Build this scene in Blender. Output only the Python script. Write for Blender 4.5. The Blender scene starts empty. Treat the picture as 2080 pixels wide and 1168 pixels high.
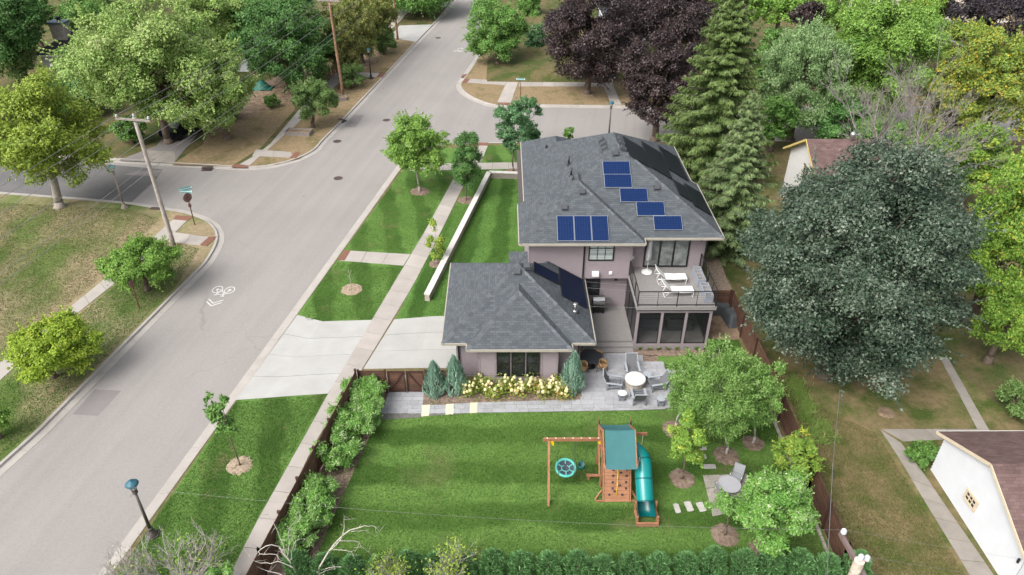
import bpy, math, random
import numpy as np
from mathutils import Vector, Matrix

# ------------------------------------------------------------------ camera, sky, sun, exposure
S = bpy.context.scene
COL = S.collection
CAM_H = 27.3
FOC = 1489.32
PITCH, ROLL, YAW = (math.radians(a) for a in (33.4192, 0.3701, 0.7910))
fwd = np.array([math.sin(YAW)*math.cos(PITCH), math.cos(YAW)*math.cos(PITCH), -math.sin(PITCH)])
_r0 = np.array([math.cos(YAW), -math.sin(YAW), 0.0])
_u0 = np.cross(_r0, fwd)
rgt = math.cos(ROLL)*_r0 + math.sin(ROLL)*_u0
upv = -math.sin(ROLL)*_r0 + math.cos(ROLL)*_u0
CP = np.array([0.0, 0.0, CAM_H])
cam_d = bpy.data.cameras.new('camera')
cam = bpy.data.objects.new('camera', cam_d)
COL.objects.link(cam)
cam_d.sensor_fit = 'HORIZONTAL'
cam_d.sensor_width = 36.0
cam_d.lens = 36.0*FOC/2080.0
cam_d.clip_end = 3000
mw = Matrix.Identity(4)
for i in range(3):
    mw[i][0] = rgt[i]; mw[i][1] = upv[i]; mw[i][2] = -fwd[i]; mw[i][3] = CP[i]
cam.matrix_world = mw
S.camera = cam

SUN_EL, SUN_AZ = math.radians(48), math.radians(-132)      # azimuth from +Y towards +X: thin cloud, the sun behind the camera's left shoulder
W = bpy.data.worlds.new('World'); S.world = W
W.use_nodes = True
wn, wl = W.node_tree.nodes, W.node_tree.links
bg = wn['Background']
sky = wn.new('ShaderNodeTexSky'); sky.sky_type = 'NISHITA'; sky.sun_disc = False
sky.sun_elevation = SUN_EL; sky.sun_rotation = SUN_AZ
sky.air_density = 1.0; sky.dust_density = 6.0; sky.ozone_density = 1.0
hsv = wn.new('ShaderNodeHueSaturation'); hsv.inputs['Saturation'].default_value = 0.30
wl.new(sky.outputs[0], hsv.inputs['Color'])
wl.new(hsv.outputs[0], bg.inputs['Color'])
bg.inputs['Strength'].default_value = 0.15
sl = bpy.data.lights.new('sun', 'SUN'); sl.energy = 1.0; sl.angle = math.radians(34); sl.color = (1.0, 0.965, 0.91)
so = bpy.data.objects.new('sun', sl); COL.objects.link(so)
sdir = Vector((math.sin(SUN_AZ)*math.cos(SUN_EL), math.cos(SUN_AZ)*math.cos(SUN_EL), math.sin(SUN_EL)))
so.rotation_euler = sdir.to_track_quat('Z', 'Y').to_euler()
so.location = sdir*200
S.view_settings.view_transform = 'Standard'
S.view_settings.look = 'None'
S.view_settings.exposure = 1.02
S.view_settings.gamma = 1.0
S.view_settings.use_curve_mapping = False
S.render.engine = 'CYCLES'
S.cycles.max_bounces = 6
S.cycles.transparent_max_bounces = 8
S.cycles.use_denoising = True
S.cycles.denoising_prefilter = 'NONE'
S.cycles.use_adaptive_sampling = False

# ------------------------------------------------------------------ survey helpers: sight line of the photograph met with a plane of known height / distance
def ray(px, py): return rgt*(px-1040)/FOC + upv*(584-py)/FOC + fwd
def G(px, py, z=0.0):
    d = ray(px, py); return CP + d*((z-CAM_H)/d[2])
def GY(px, py, Y):
    d = ray(px, py); return CP + d*(Y/d[1])
def GX(px, py, X):
    d = ray(px, py); return CP + d*(X/d[0])
def PX(pts, z=0.0): return [tuple(G(x, y, z)[:2]) for x, y in pts]
def PROJ(p):
    v = np.array(p, float)-CP; d = v@fwd
    return 1040+FOC*(v@rgt)/d, 584-FOC*(v@upv)/d, d
def V3(*a): return np.array(a, float)

# ------------------------------------------------------------------ materials
MATS = {}; K = .70        # the picture is exposed bright, so the surfaces keep their own darker tones
def nodes_of(name):
    m = bpy.data.materials.new(name); m.use_nodes = True
    nt = m.node_tree; return m, nt.nodes, nt.links, nt.nodes['Principled BSDF']
def setin(n, **kw):
    for k, v in kw.items():
        n.inputs[k.replace('_', ' ')].default_value = v
def c4(c): return (c[0], c[1], c[2], 1.0)
def mixc(N, L, a, b, fac, mode='MIX'):
    n = N.new('ShaderNodeMix'); n.data_type = 'RGBA'; n.blend_type = mode
    for s, v in ((6, a), (7, b), (0, fac)):
        if hasattr(v, 'is_output') or hasattr(v, 'links'): L.new(v, n.inputs[s])
        elif s == 0: n.inputs[0].default_value = v
        else: n.inputs[s].default_value = c4(v)
    return n.outputs[2]
def noise(N, L, co, scale, detail=4, rough=.6, dist=0):
    n = N.new('ShaderNodeTexNoise'); n.inputs['Scale'].default_value = scale
    n.inputs['Detail'].default_value = detail; n.inputs['Roughness'].default_value = rough
    n.inputs['Distortion'].default_value = dist
    if co is not None: L.new(co, n.inputs['Vector'])
    return n.outputs['Fac']
def ramp(N, L, fac, a, b, ca=(0, 0, 0), cb=(1, 1, 1)):
    n = N.new('ShaderNodeValToRGB'); e = n.color_ramp.elements
    e[0].position = a; e[1].position = b; e[0].color = c4(ca); e[1].color = c4(cb)
    L.new(fac, n.inputs[0]); return n.outputs[0]
def mapr(N, L, fac, a, b, lo, hi):
    n = N.new('ShaderNodeMapRange'); n.inputs[1].default_value = a; n.inputs[2].default_value = b
    n.inputs[3].default_value = lo; n.inputs[4].default_value = hi
    L.new(fac, n.inputs[0]); return n.outputs[0]
def bumpn(N, L, h, strength, dist, bsdf):
    n = N.new('ShaderNodeBump'); n.inputs['Strength'].default_value = strength; n.inputs['Distance'].default_value = dist
    L.new(h, n.inputs['Height']); L.new(n.outputs[0], bsdf.inputs['Normal'])
def geo_pos(N): return N.new('ShaderNodeNewGeometry').outputs['Position']
def scaled(N, L, co, sx, sy, sz, rz=0):
    n = N.new('ShaderNodeMapping'); n.vector_type = 'TEXTURE' if False else 'POINT'
    n.inputs['Scale'].default_value = (sx, sy, sz); n.inputs['Rotation'].default_value = (0, 0, rz)
    L.new(co, n.inputs[0]); return n.outputs[0]

def M(name, col, rough=.7, var=.12, scale=3.0, bump=0.0, bscale=30.0, metal=0.0, spec=.4, piece=0.0, tint=None, fine=0.0):
    """plain surface: blotches of a second tone, fine grain, and a random tone per piece"""
    if name in MATS: return MATS[name]
    m, N, L, B = nodes_of(name)
    co = geo_pos(N); k = K if max(col) < .55 else .86
    col = tuple(c*k for c in col); tint = tuple(c*k for c in tint) if tint else None
    a = tuple(c*(1-var) for c in col); b = tuple(c*(1+var) for c in (tint or col))
    c = mixc(N, L, a, b, ramp(N, L, noise(N, L, co, scale, 6), .3, .7))
    if fine: c = mixc(N, L, c, mixc(N, L, (1-fine,)*3, (1+fine,)*3, ramp(N, L, noise(N, L, co, bscale, 2), .3, .7)), 1.0, 'MULTIPLY')
    if piece:
        o = N.new('ShaderNodeObjectInfo')
        v = mapr(N, L, o.outputs['Random'], 0, 1, 1-piece, 1+piece)
        cc = N.new('ShaderNodeCombineColor')
        for i in range(3): L.new(v, cc.inputs[i])
        c = mixc(N, L, c, cc.outputs[0], 1.0, 'MULTIPLY')
    L.new(c, B.inputs['Base Color'])
    setin(B, Roughness=rough, Metallic=metal); B.inputs['Specular IOR Level'].default_value = spec
    if bump: bumpn(N, L, noise(N, L, co, bscale, 3), bump, .02, B)
    MATS[name] = m; return m

def M_road(name, col, ang):
    """worn asphalt: aggregate grain, wheel tracks along the street, faint cracks and spots"""
    m, N, L, B = nodes_of(name); co = geo_pos(N); col = tuple(c*K for c in col)
    c = mixc(N, L, tuple(x*.955 for x in col), tuple(x*1.045 for x in col), ramp(N, L, noise(N, L, co, .16, 6), .3, .7))
    r = scaled(N, L, scaled(N, L, co, 1, 1, 1, ang), 1.1, .035, 1)
    c = mixc(N, L, c, mixc(N, L, (.945,)*3, (1.05,)*3, ramp(N, L, noise(N, L, r, 1.0, 4, .55), .3, .7)), 1.0, 'MULTIPLY')
    for sc, am in ((7.0, .05), (24.0, .09), (70.0, .11)):
        c = mixc(N, L, c, mixc(N, L, (1-am,)*3, (1+am,)*3, ramp(N, L, noise(N, L, co, sc, 2, .7), .3, .7)), 1.0, 'MULTIPLY')
    w = N.new('ShaderNodeVectorMath'); w.operation = 'MULTIPLY_ADD'; nz = N.new('ShaderNodeTexNoise'); nz.inputs['Scale'].default_value = .8; L.new(co, nz.inputs['Vector'])
    L.new(nz.outputs['Color'], w.inputs[0]); w.inputs[1].default_value = (1.4, 1.4, 0); L.new(co, w.inputs[2])
    v = N.new('ShaderNodeTexVoronoi'); v.feature = 'DISTANCE_TO_EDGE'; v.inputs['Scale'].default_value = .16; L.new(w.outputs[0], v.inputs['Vector'])
    cr = ramp(N, L, v.outputs['Distance'], .0, .004, (.83,)*3, (1, 1, 1))
    mk = ramp(N, L, noise(N, L, co, .07, 2), .50, .60)
    c = mixc(N, L, c, mixc(N, L, (1, 1, 1), cr, mk), 1.0, 'MULTIPLY')
    sp = N.new('ShaderNodeTexVoronoi'); sp.inputs['Scale'].default_value = .33; L.new(co, sp.inputs['Vector'])
    c = mixc(N, L, c, ramp(N, L, sp.outputs['Distance'], .028, .05, (.74, .73, .72), (1, 1, 1)), 1.0, 'MULTIPLY')
    L.new(c, B.inputs['Base Color']); setin(B, Roughness=.92); B.inputs['Specular IOR Level'].default_value = .2
    bumpn(N, L, noise(N, L, co, 60, 3), .35, .02, B)
    MATS[name] = m; return m

def M_grass(name, green, green2, dry, dryness, stripe=None, contrast=.25, dscale=.35, seed=0.0, streak=0.0):
    """turf: fine blades, mowing stripes (angle, width), dry patches with shapes of their own"""
    m, N, L, B = nodes_of(name)
    green, green2, dry = (tuple(c*K for c in q) for q in (green, green2, dry))
    co = geo_pos(N)
    off = N.new('ShaderNodeVectorMath'); off.operation = 'ADD'; off.inputs[1].default_value = (seed*17.3, seed*9.1, 0); L.new(co, off.inputs[0])
    p = off.outputs[0]
    c = mixc(N, L, green, green2, ramp(N, L, noise(N, L, p, .7, 6), .3, .7))
    fine = noise(N, L, p, 9.0, 5, .75)
    c = mixc(N, L, c, mixc(N, L, (.58,)*3, (1.45, 1.45, 1.35), ramp(N, L, fine, .3, .7)), 1.0, 'MULTIPLY')
    ff = noise(N, L, p, 34.0, 3, .8)
    c = mixc(N, L, c, mixc(N, L, (.5,)*3, (1.5, 1.52, 1.4), ramp(N, L, ff, .25, .75)), 1.0, 'MULTIPLY')
    if stripe:
        ang, w = stripe
        r = scaled(N, L, co, 1, 1, 1, ang)
        sx = N.new('ShaderNodeSeparateXYZ'); L.new(r, sx.inputs[0])
        ad = N.new('ShaderNodeMath'); ad.operation = 'MULTIPLY_ADD'; L.new(noise(N, L, p, .35, 3), ad.inputs[0]); ad.inputs[1].default_value = w*1.3; L.new(sx.outputs['X'], ad.inputs[2])
        mu = N.new('ShaderNodeMath'); mu.operation = 'MULTIPLY'; L.new(ad.outputs[0], mu.inputs[0]); mu.inputs[1].default_value = math.pi/w
        sn = N.new('ShaderNodeMath'); sn.operation = 'SINE'; L.new(mu.outputs[0], sn.inputs[0])
        f = ramp(N, L, mapr(N, L, sn.outputs[0], -1, 1, 0, 1), .3, .7)
        amt = mixc(N, L, (1-contrast, 1-contrast*.8, 1-contrast), (1+contrast, 1+contrast*.9, 1+contrast*1.4), f)
        keep = ramp(N, L, noise(N, L, p, .25, 2), .35, .65, (.35,)*3, (1, 1, 1))
        c = mixc(N, L, c, mixc(N, L, (1, 1, 1), amt, keep), 1.0, 'MULTIPLY')
    if dryness:
        dp = scaled(N, L, p, 1, 1-.6*streak, 1, math.radians(-12))
        d1 = noise(N, L, dp, dscale, 7, .62)
        f = ramp(N, L, d1, .62-.5*dryness, .78-.45*dryness)
        d = mixc(N, L, dry, tuple(x*.72 for x in dry), ramp(N, L, noise(N, L, p, 3.0, 6), .35, .65))
        d = mixc(N, L, d, mixc(N, L, (.6,)*3, (1.4,)*3, ramp(N, L, ff, .25, .75)), 1.0, 'MULTIPLY')
        c = mixc(N, L, c, d, f)
    L.new(c, B.inputs['Base Color']); setin(B, Roughness=.9); B.inputs['Specular IOR Level'].default_value = .15
    bumpn(N, L, ff, .8, .04, B)
    MATS[name] = m; return m

def M_brick(name, c1, c2, mort, w, h, ms=.004, rough=.85, var=.2, bump=.5, offset=.5, bias=0.0):
    """coursed surface on face-aligned coordinates (shingles, blocks)"""
    m, N, L, B = nodes_of(name)
    c1, c2, mort = (tuple(c*K for c in q) for q in (c1, c2, mort))
    uv = N.new('ShaderNodeUVMap').outputs[0]
    b = N.new('ShaderNodeTexBrick'); L.new(uv, b.inputs['Vector'])
    b.offset = offset
    setin(b, Scale=1.0); b.inputs['Color1'].default_value = c4(c1); b.inputs['Color2'].default_value = c4(c2); b.inputs['Mortar'].default_value = c4(mort)
    b.inputs['Mortar Size'].default_value = ms; b.inputs['Brick Width'].default_value = w; b.inputs['Row Height'].default_value = h; b.inputs['Bias'].default_value = bias
    b.inputs['Mortar Smooth'].default_value = .3
    c = mixc(N, L, b.outputs['Color'], mixc(N, L, (1-var,)*3, (1+var,)*3, ramp(N, L, noise(N, L, uv, 1.3, 6), .3, .7)), 1.0, 'MULTIPLY')
    c = mixc(N, L, c, mixc(N, L, (.72,)*3, (1.28,)*3, ramp(N, L, noise(N, L, uv, 45, 2), .3, .7)), 1.0, 'MULTIPLY')
    L.new(c, B.inputs['Base Color']); setin(B, Roughness=rough); B.inputs['Specular IOR Level'].default_value = .25
    bumpn(N, L, b.outputs['Fac'], -bump, .01, B)
    MATS[name] = m; return m

def M_leaf(name, ca, cb, cc=None, trans=.28, rough=.55, spec=.3, lk=1.5):
    m, N, L, B = nodes_of(name)
    ca, cb, cc = (tuple(min(x*lk, .5) for x in q) if q else None for q in (ca, cb, cc))
    at = N.new('ShaderNodeAttribute'); at.attribute_name = 'tint'
    r = N.new('ShaderNodeValToRGB'); e = r.color_ramp.elements
    e[0].position = 0; e[0].color = c4(ca); e[1].position = .72; e[1].color = c4(cb)
    if cc:
        k = e.new(.97); k.color = c4(cc)
    L.new(at.outputs['Fac'], r.inputs[0])
    o = N.new('ShaderNodeObjectInfo'); v = mapr(N, L, o.outputs['Random'], 0, 1, .9, 1.1)
    q = N.new('ShaderNodeCombineColor')
    for i in range(3): L.new(v, q.inputs[i])
    c = mixc(N, L, r.outputs[0], q.outputs[0], 1.0, 'MULTIPLY')
    L.new(c, B.inputs['Base Color']); setin(B, Roughness=rough); B.inputs['Specular IOR Level'].default_value = spec
    t = N.new('ShaderNodeBsdfTranslucent'); L.new(c, t.inputs['Color'])
    mx = N.new('ShaderNodeMixShader'); mx.inputs[0].default_value = trans
    L.new(B.outputs[0], mx.inputs[1]); L.new(t.outputs[0], mx.inputs[2])
    L.new(mx.outputs[0], N['Material Output'].inputs['Surface'])
    MATS[name] = m; return m

def M_glass(name, col, rough=.06, spec=.5):
    m, N, L, B = nodes_of(name)
    co = geo_pos(N)
    c = mixc(N, L, tuple(x*.6 for x in col), tuple(x*1.5 for x in col), ramp(N, L, noise(N, L, co, 1.6, 3), .35, .65))
    L.new(c, B.inputs['Base Color']); setin(B, Roughness=rough); B.inputs['Specular IOR Level'].default_value = spec
    MATS[name] = m; return m

def M_screen(name, col, opac):
    m, N, L, B = nodes_of(name)
    setin(B, Base_Color=c4(col), Roughness=.35); B.inputs['Specular IOR Level'].default_value = .5
    t = N.new('ShaderNodeBsdfTransparent')
    mx = N.new('ShaderNodeMixShader'); mx.inputs[0].default_value = opac
    L.new(t.outputs[0], mx.inputs[1]); L.new(B.outputs[0], mx.inputs[2])
    L.new(mx.outputs[0], N['Material Output'].inputs['Surface'])
    MATS[name] = m; return m

def M_solar(name, col, line, cell=.166, lw=.006, gl=.3, sp=.2):
    m, N, L, B = nodes_of(name)
    uv = N.new('ShaderNodeUVMap').outputs[0]
    b = N.new('ShaderNodeTexBrick'); L.new(uv, b.inputs['Vector']); b.offset = 0
    b.inputs['Scale'].default_value = 1; b.inputs['Color1'].default_value = c4(col); b.inputs['Color2'].default_value = c4(tuple(x*1.15 for x in col)); b.inputs['Mortar'].default_value = c4(line)
    b.inputs['Mortar Size'].default_value = lw; b.inputs['Brick Width'].default_value = cell; b.inputs['Row Height'].default_value = cell
    L.new(b.outputs['Color'], B.inputs['Base Color']); setin(B, Roughness=gl); B.inputs['Specular IOR Level'].default_value = sp
    MATS[name] = m; return m

# ------------------------------------------------------------------ mesh builder
class MB:
    def __init__(s): s.v = []; s.f = []; s.m = []; s.sm = []
    def add(s, verts, faces, mi=0, smooth=False):
        o = len(s.v); s.v += [tuple(float(c) for c in v) for v in verts]
        for f in faces: s.f.append(tuple(i+o for i in f)); s.m.append(mi); s.sm.append(smooth)
        return s
    def box(s, x0, x1, y0, y1, z0, z1, mi=0, mat=None):
        v = [(x, y, z) for z in (z0, z1) for y in (y0, y1) for x in (x0, x1)]
        if mat is not None: v = [tuple(mat @ Vector(p)) for p in v]
        return s.add(v, [(0, 2, 3, 1), (4, 5, 7, 6), (0, 1, 5, 4), (2, 6, 7, 3), (0, 4, 6, 2), (1, 3, 7, 5)], mi)
    def bar(s, a, b, w, h, mi=0, up=(0, 0, 1)):
        """straight timber from a to b, w across, h along up"""
        a, b = np.array(a, float), np.array(b, float); d = b-a; d = d/np.linalg.norm(d)
        u = np.array(up, float); x = np.cross(d, u)
        if np.linalg.norm(x) < 1e-4: x = np.cross(d, (1, 0, 0))
        x = x/np.linalg.norm(x); u = np.cross(x, d)
        v = [p+x*i*w/2+u*j*h/2 for p in (a, b) for i, j in ((-1, -1), (1, -1), (1, 1), (-1, 1))]
        return s.add(v, [(3, 2, 1, 0), (4, 5, 6, 7), (0, 1, 5, 4), (1, 2, 6, 5), (2, 3, 7, 6), (3, 0, 4, 7)], mi)
    def tube(s, pts, rad, n=6, mi=0, cap=True, smooth=True):
        pts = [np.array(p, float) for p in pts]; rad = [rad]*len(pts) if np.isscalar(rad) else rad
        o = []; k = len(pts); ref = None
        for i, p in enumerate(pts):
            d = pts[min(i+1, k-1)]-pts[max(i-1, 0)]; d = d/(np.linalg.norm(d)+1e-9)
            if ref is None:
                ref = np.array((1., 0, 0)) if abs(d[0]) < .8 else np.array((0, 1., 0))
            x = np.cross(d, np.cross(ref, d)); x = x/(np.linalg.norm(x)+1e-9); y = np.cross(d, x); ref = x
            for j in range(n):
                t = 2*math.pi*j/n; o.append(p+(x*math.cos(t)+y*math.sin(t))*rad[i])
        f = [(i*n+j, i*n+(j+1) % n, (i+1)*n+(j+1) % n, (i+1)*n+j) for i in range(k-1) for j in range(n)]
        s.add(o, f, mi, smooth)
        if cap:
            q = len(s.v)-len(o); s.f += [tuple(q+j for j in reversed(range(n))), tuple(q+(k-1)*n+j for j in range(n))]; s.m += [mi]*2; s.sm += [False]*2
        return s
    def lathe(s, c, prof, n=16, mi=0, smooth=True, off=0.0):
        o = [(c[0]+r*math.cos(2*math.pi*j/n+off), c[1]+r*math.sin(2*math.pi*j/n+off), c[2]+z) for r, z in prof for j in range(n)]
        f = [(i*n+j, i*n+(j+1) % n, (i+1)*n+(j+1) % n, (i+1)*n+j) for i in range(len(prof)-1) for j in range(n)]
        s.add(o, f, mi, smooth)
        if smooth:
            for i in range(len(prof)-1):
                if abs(prof[i+1][1]-prof[i][1]) < .3*abs(prof[i+1][0]-prof[i][0]):
                    for j in range(n): s.sm[len(s.sm)-len(f)+i*n+j] = False
        q = len(s.v)-len(o)
        if prof[-1][0] > 1e-4: s.f.append(tuple(q+(len(prof)-1)*n+j for j in range(n))); s.m.append(mi); s.sm.append(False)
        if prof[0][0] > 1e-4: s.f.append(tuple(q+j for j in reversed(range(n)))); s.m.append(mi); s.sm.append(False)
        return s
    def prism(s, poly, z0, z1, mi=0, bottom=False):
        """poly: world XY points, any winding; top at z1, sides down to z0"""
        a = sum(poly[i][0]*poly[(i+1) % len(poly)][1]-poly[(i+1) % len(poly)][0]*poly[i][1] for i in range(len(poly)))
        if a < 0: poly = poly[::-1]
        n = len(poly)
        s.add([(x, y, z1) for x, y in poly]+[(x, y, z0) for x, y in poly],
              [tuple(range(n))]+[(n+i, n+(i+1) % n, (i+1) % n, i) for i in range(n)]+([tuple(range(2*n-1, n-1, -1))] if bottom else []), mi)
        return s
    def build(s, name, mats, parent=None, uv=False, kind=None, label=None):
        me = bpy.data.meshes.new(name); me.from_pydata(s.v, [], s.f)
        for m in (mats if isinstance(mats, (list, tuple)) else [mats]): me.materials.append(m)
        me.polygons.foreach_set('material_index', s.m); me.polygons.foreach_set('use_smooth', s.sm)
        if uv: face_uv(me)
        me.update()
        return link(name, me, parent, kind, label)
def face_uv(me):
    lay = me.uv_layers.new(name='UVMap'); me.update()
    for p in me.polygons:
        n = p.normal; u = Vector((0, 0, 1)).cross(n)
        u = Vector((1, 0, 0)) if u.length < .05 else u.normalized()
        v = n.cross(u)
        for li in p.loop_indices:
            co = me.vertices[me.loops[li].vertex_index].co; lay.data[li].uv = (co.dot(u), co.dot(v))
def link(name, data, parent=None, kind=None, label=None):
    o = bpy.data.objects.new(name, data); COL.objects.link(o)
    if parent is not None:
        o.parent = parent; o.matrix_parent_inverse = Matrix.Translation(parent.location).inverted() if not any(parent.rotation_euler) else Matrix.Identity(4)
    if kind: o['kind'] = kind
    if label: o['label'] = label
    return o
def tag(o, label=None, cat=None, group=None, kind=None):
    if label: o['label'] = label
    if cat: o['category'] = cat
    if group: o['group'] = group
    if kind: o['kind'] = kind
    return o
def thing(name, label, cat, loc=(0, 0, 0), group=None, kind=None):
    """Empty at the base; children are modelled in world space unless the thing is turned afterwards"""
    o = bpy.data.objects.new(name, None); COL.objects.link(o); o.location = loc; o.empty_display_size = .2
    return tag(o, label, cat, group, kind)
def local(name, label, cat, loc, rz=0.0, group=None):
    """thing whose children are modelled round the origin, then set down at loc and turned"""
    o = bpy.data.objects.new(name, None); COL.objects.link(o); o.location = loc; o.rotation_euler = (0, 0, rz)
    o['_l'] = 1
    return tag(o, label, cat, group)
def lpart(mb, name, mats, parent, **k):
    o = mb.build(name, mats, None, **k); o.parent = parent; return o
def copy_tree(o, parent=None):
    c = o.copy(); COL.objects.link(c)
    if parent is not None: c.parent = parent
    for ch in list(o.children): copy_tree(ch, c)
    return c
def inst(o, parent, loc=None, rz=None):
    c = o.copy(); COL.objects.link(c)
    if parent is not None: c.parent = parent
    if loc is not None: c.location = loc
    if rz is not None: c.rotation_euler = (0, 0, rz)
    return c
def structure(mb, name, mat, **k): return mb.build(name, mat, kind='structure', **k)

# ------------------------------------------------------------------ leaves
def leaf_quads(name, pos, t, n, ln, wd, tint, mat, parent=None, fold=.12, kind=None):
    """leaf blades: one pointed triangle each"""
    N = len(pos)
    t = t/(np.linalg.norm(t, axis=1, keepdims=True)+1e-9)
    b = np.cross(n, t); b /= (np.linalg.norm(b, axis=1, keepdims=True)+1e-9)
    ln = np.asarray(ln)[:, None]*np.ones((N, 1)); wd = np.asarray(wd)[:, None]*np.ones((N, 1))
    v = np.empty((N, 3, 3), np.float32)
    v[:, 0] = pos-t*ln*.42-b*wd*.5; v[:, 1] = pos-t*ln*.42+b*wd*.5; v[:, 2] = pos+t*ln*.58
    me = bpy.data.meshes.new(name)
    me.vertices.add(3*N); me.loops.add(3*N); me.polygons.add(N)
    me.vertices.foreach_set('co', v.reshape(-1)); me.loops.foreach_set('vertex_index', np.arange(3*N, dtype=np.int32))
    me.polygons.foreach_set('loop_start', np.arange(0, 3*N, 3, dtype=np.int32)); me.polygons.foreach_set('loop_total', np.full(N, 3, np.int32))
    a = me.attributes.new('tint', 'FLOAT', 'POINT'); a.data.foreach_set('value', np.repeat(np.clip(tint, 0, 1), 3).astype(np.float32))
    me.materials.append(mat); me.update(calc_edges=True)
    global TRI; TRI += N
    return link(name, me, parent, kind)
TRI = 0
def unit(v): return v/(np.linalg.norm(v, axis=-1, keepdims=True)+1e-9)

def bark(mb, a, b, r0, r1, rng, n=6, k=4, wob=.06):
    a, b = np.array(a, float), np.array(b, float); L = np.linalg.norm(b-a)
    pts = [a+(b-a)*i/k+(rng.normal(0, wob*L, 3)*(0 < i < k)*(1, 1, .3)) for i in range(k+1)]
    mb.tube(pts, [r0+(r1-r0)*i/k for i in range(k+1)], n); return pts

def crown_clumps(rng, c, rx, rz, ncl, lobes=.22, low=-.75, hollow=.5):
    """leaf clump centres gathered on a few big boughs, so that the outline is lobed and the crown has hollows"""
    nb = max(5, int(ncl/8)); d = unit(rng.normal(size=(nb, 3)))
    for _ in range(12):                                   # spread the boughs apart
        df = d[:, None]-d[None]; ds = (df**2).sum(-1)+.02; d = unit(d+.06*(df/ds[..., None]**1.5).sum(1)/nb**.5)
    d[:, 2] = np.where(d[:, 2] < low, -d[:, 2]*.6, d[:, 2])
    r = rng.uniform(1-lobes*1.5, 1, nb)*(.74)
    bc = d*r[:, None]
    k = rng.integers(0, nb, ncl); o = unit(rng.normal(size=(ncl, 3))+.55*d[k]+[0, 0, .1]); rb = .30*rng.uniform(.75, 1.15, nb)
    p = bc[k]+o*(rb[k]*rng.uniform(.35, 1, ncl)**.5)[:, None]*[1, 1, .85]
    core = rng.uniform(0, 1, ncl) < .10; p[core] *= rng.uniform(.2, .7, core.sum())[:, None]
    L = np.linalg.norm(p, axis=1, keepdims=True); p = np.where(L > 1.06, p/L*1.06, p)
    return np.array(c)+p*np.array([rx, rx, rz]), unit(p)

def deciduous(name, label, cat, base, height, rx, rz, mat, seed, leaf=.2, dens=1.0, group=None, trunk_r=None, clump=.27, ncl=None, lobes=.22,
              trunkmat='bark', off=(0, 0), hollow=.64, low=-.92, tint_bias=0.0, tint_sd=.22, droop=0.0, spread=1.0):
    """broad-leaved tree: tapered trunk, limbs, crown of leaf clumps round (base+off) with centre height-rz"""
    rng = np.random.default_rng(seed); base = np.array([base[0], base[1], base[2] if len(base) > 2 else 0.0])
    t = thing(name, label, cat, tuple(base), group)
    c = base+np.array([off[0], off[1], height-rz])
    leaf *= .74; clump *= .82; ncl = int((ncl or int(34+22*rx))*1.45)
    cen, out = crown_clumps(rng, c, rx*(1-clump*.25), rz*(1-clump*.22), ncl, lobes, low, hollow)
    trunk_r = trunk_r or .035*height**.9+.03
    mb = MB()
    zt = max(height-2*rz*.8, height*.18)
    top = c+np.array([0, 0, rz*.25])
    fork = base+(c-base)*min(.9, zt/max(c[2]-base[2], .1))
    mb.lathe(tuple(base), [(trunk_r*1.7, -.05), (trunk_r*1.15, .18), (trunk_r, .5)], 8)
    bark(mb, base+[0, 0, .45], fork, trunk_r, trunk_r*.75, rng, 8, 3, .02)
    bark(mb, fork, top, trunk_r*.72, trunk_r*.16, rng, 6, 4, .04)
    for i in rng.choice(ncl, min(ncl, int(10+3*rx)), replace=False):
        f = rng.uniform(0, .55); s = fork+(top-fork)*f
        bark(mb, s, cen[i], trunk_r*.42*(1-f*.5), .012, rng, 5, 4, .05)
    mb.build('trunk', MATS[trunkmat], t)
    area = 4*math.pi*rx*(rx+rz)/2
    n = int(dens*6.0*area/(leaf*leaf))
    rc = rx*clump*rng.uniform(.7, 1.25, ncl)*spread
    w = rc**2; ci = rng.choice(ncl, n, p=w/w.sum())
    o = unit((cen[ci]-c)/np.array([rx, rx, rz]))
    d = unit(rng.normal(size=(n, 3))+.75*o+np.array([0, 0, .55]))
    rr = rc[ci]*(.25+.95*rng.uniform(0, 1, n)**.6)
    pos = cen[ci]+d*rr[:, None]*np.array([1, 1, .72])
    if droop: pos[:, 2] -= droop*rng.uniform(0, 1, n)**2
    nr = unit(d*.75+np.array([0, 0, .4])+rng.normal(0, .42, (n, 3)))
    tg = np.cross(nr, unit(rng.normal(size=(n, 3))))
    if droop: tg = tg+np.array([0, 0, -1.2])
    sz = leaf*rng.uniform(.65, 1.3, n)
    ct = rng.normal(0, .13, ncl)
    tint = .42+tint_bias+ct[ci]+rng.normal(0, tint_sd, n)
    ns = int(ncl*1.6); k = rng.integers(0, ncl, ns)          # stray shoots that break the outline
    so = unit(out[k]+rng.normal(0, .45, (ns, 3))+[0, 0, .35]); s0 = cen[k]+so*rc[k][:, None]*.75; sl_ = rx*.17*rng.uniform(.4, 1.2, ns)+leaf
    m = max(8, int(n*.13/ns)); j = np.repeat(np.arange(ns), m); f = rng.uniform(0, 1, len(j))
    ps = s0[j]+so[j]*(sl_[j]*f)[:, None]+rng.normal(0, leaf*.55, (len(j), 3))*(1.1-f)[:, None]
    ns_ = unit(rng.normal(0, .6, (len(j), 3))+[0, 0, .6]+so[j]*.3); ts = so[j]+rng.normal(0, .7, (len(j), 3))
    pos = np.concatenate([pos, ps]); nr = np.concatenate([nr, ns_]); tg = np.concatenate([tg, ts]); sz = np.concatenate([sz, leaf*rng.uniform(.6, 1.2, len(j))])
    tint = np.concatenate([tint, .55+tint_bias+rng.normal(0, tint_sd, len(j))])
    keep = pos[:, 2] > base[2]+.12
    leaf_quads('crown', pos[keep], tg[keep], nr[keep], sz[keep], sz[keep]*.8, tint[keep], mat, t)
    return t

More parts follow.
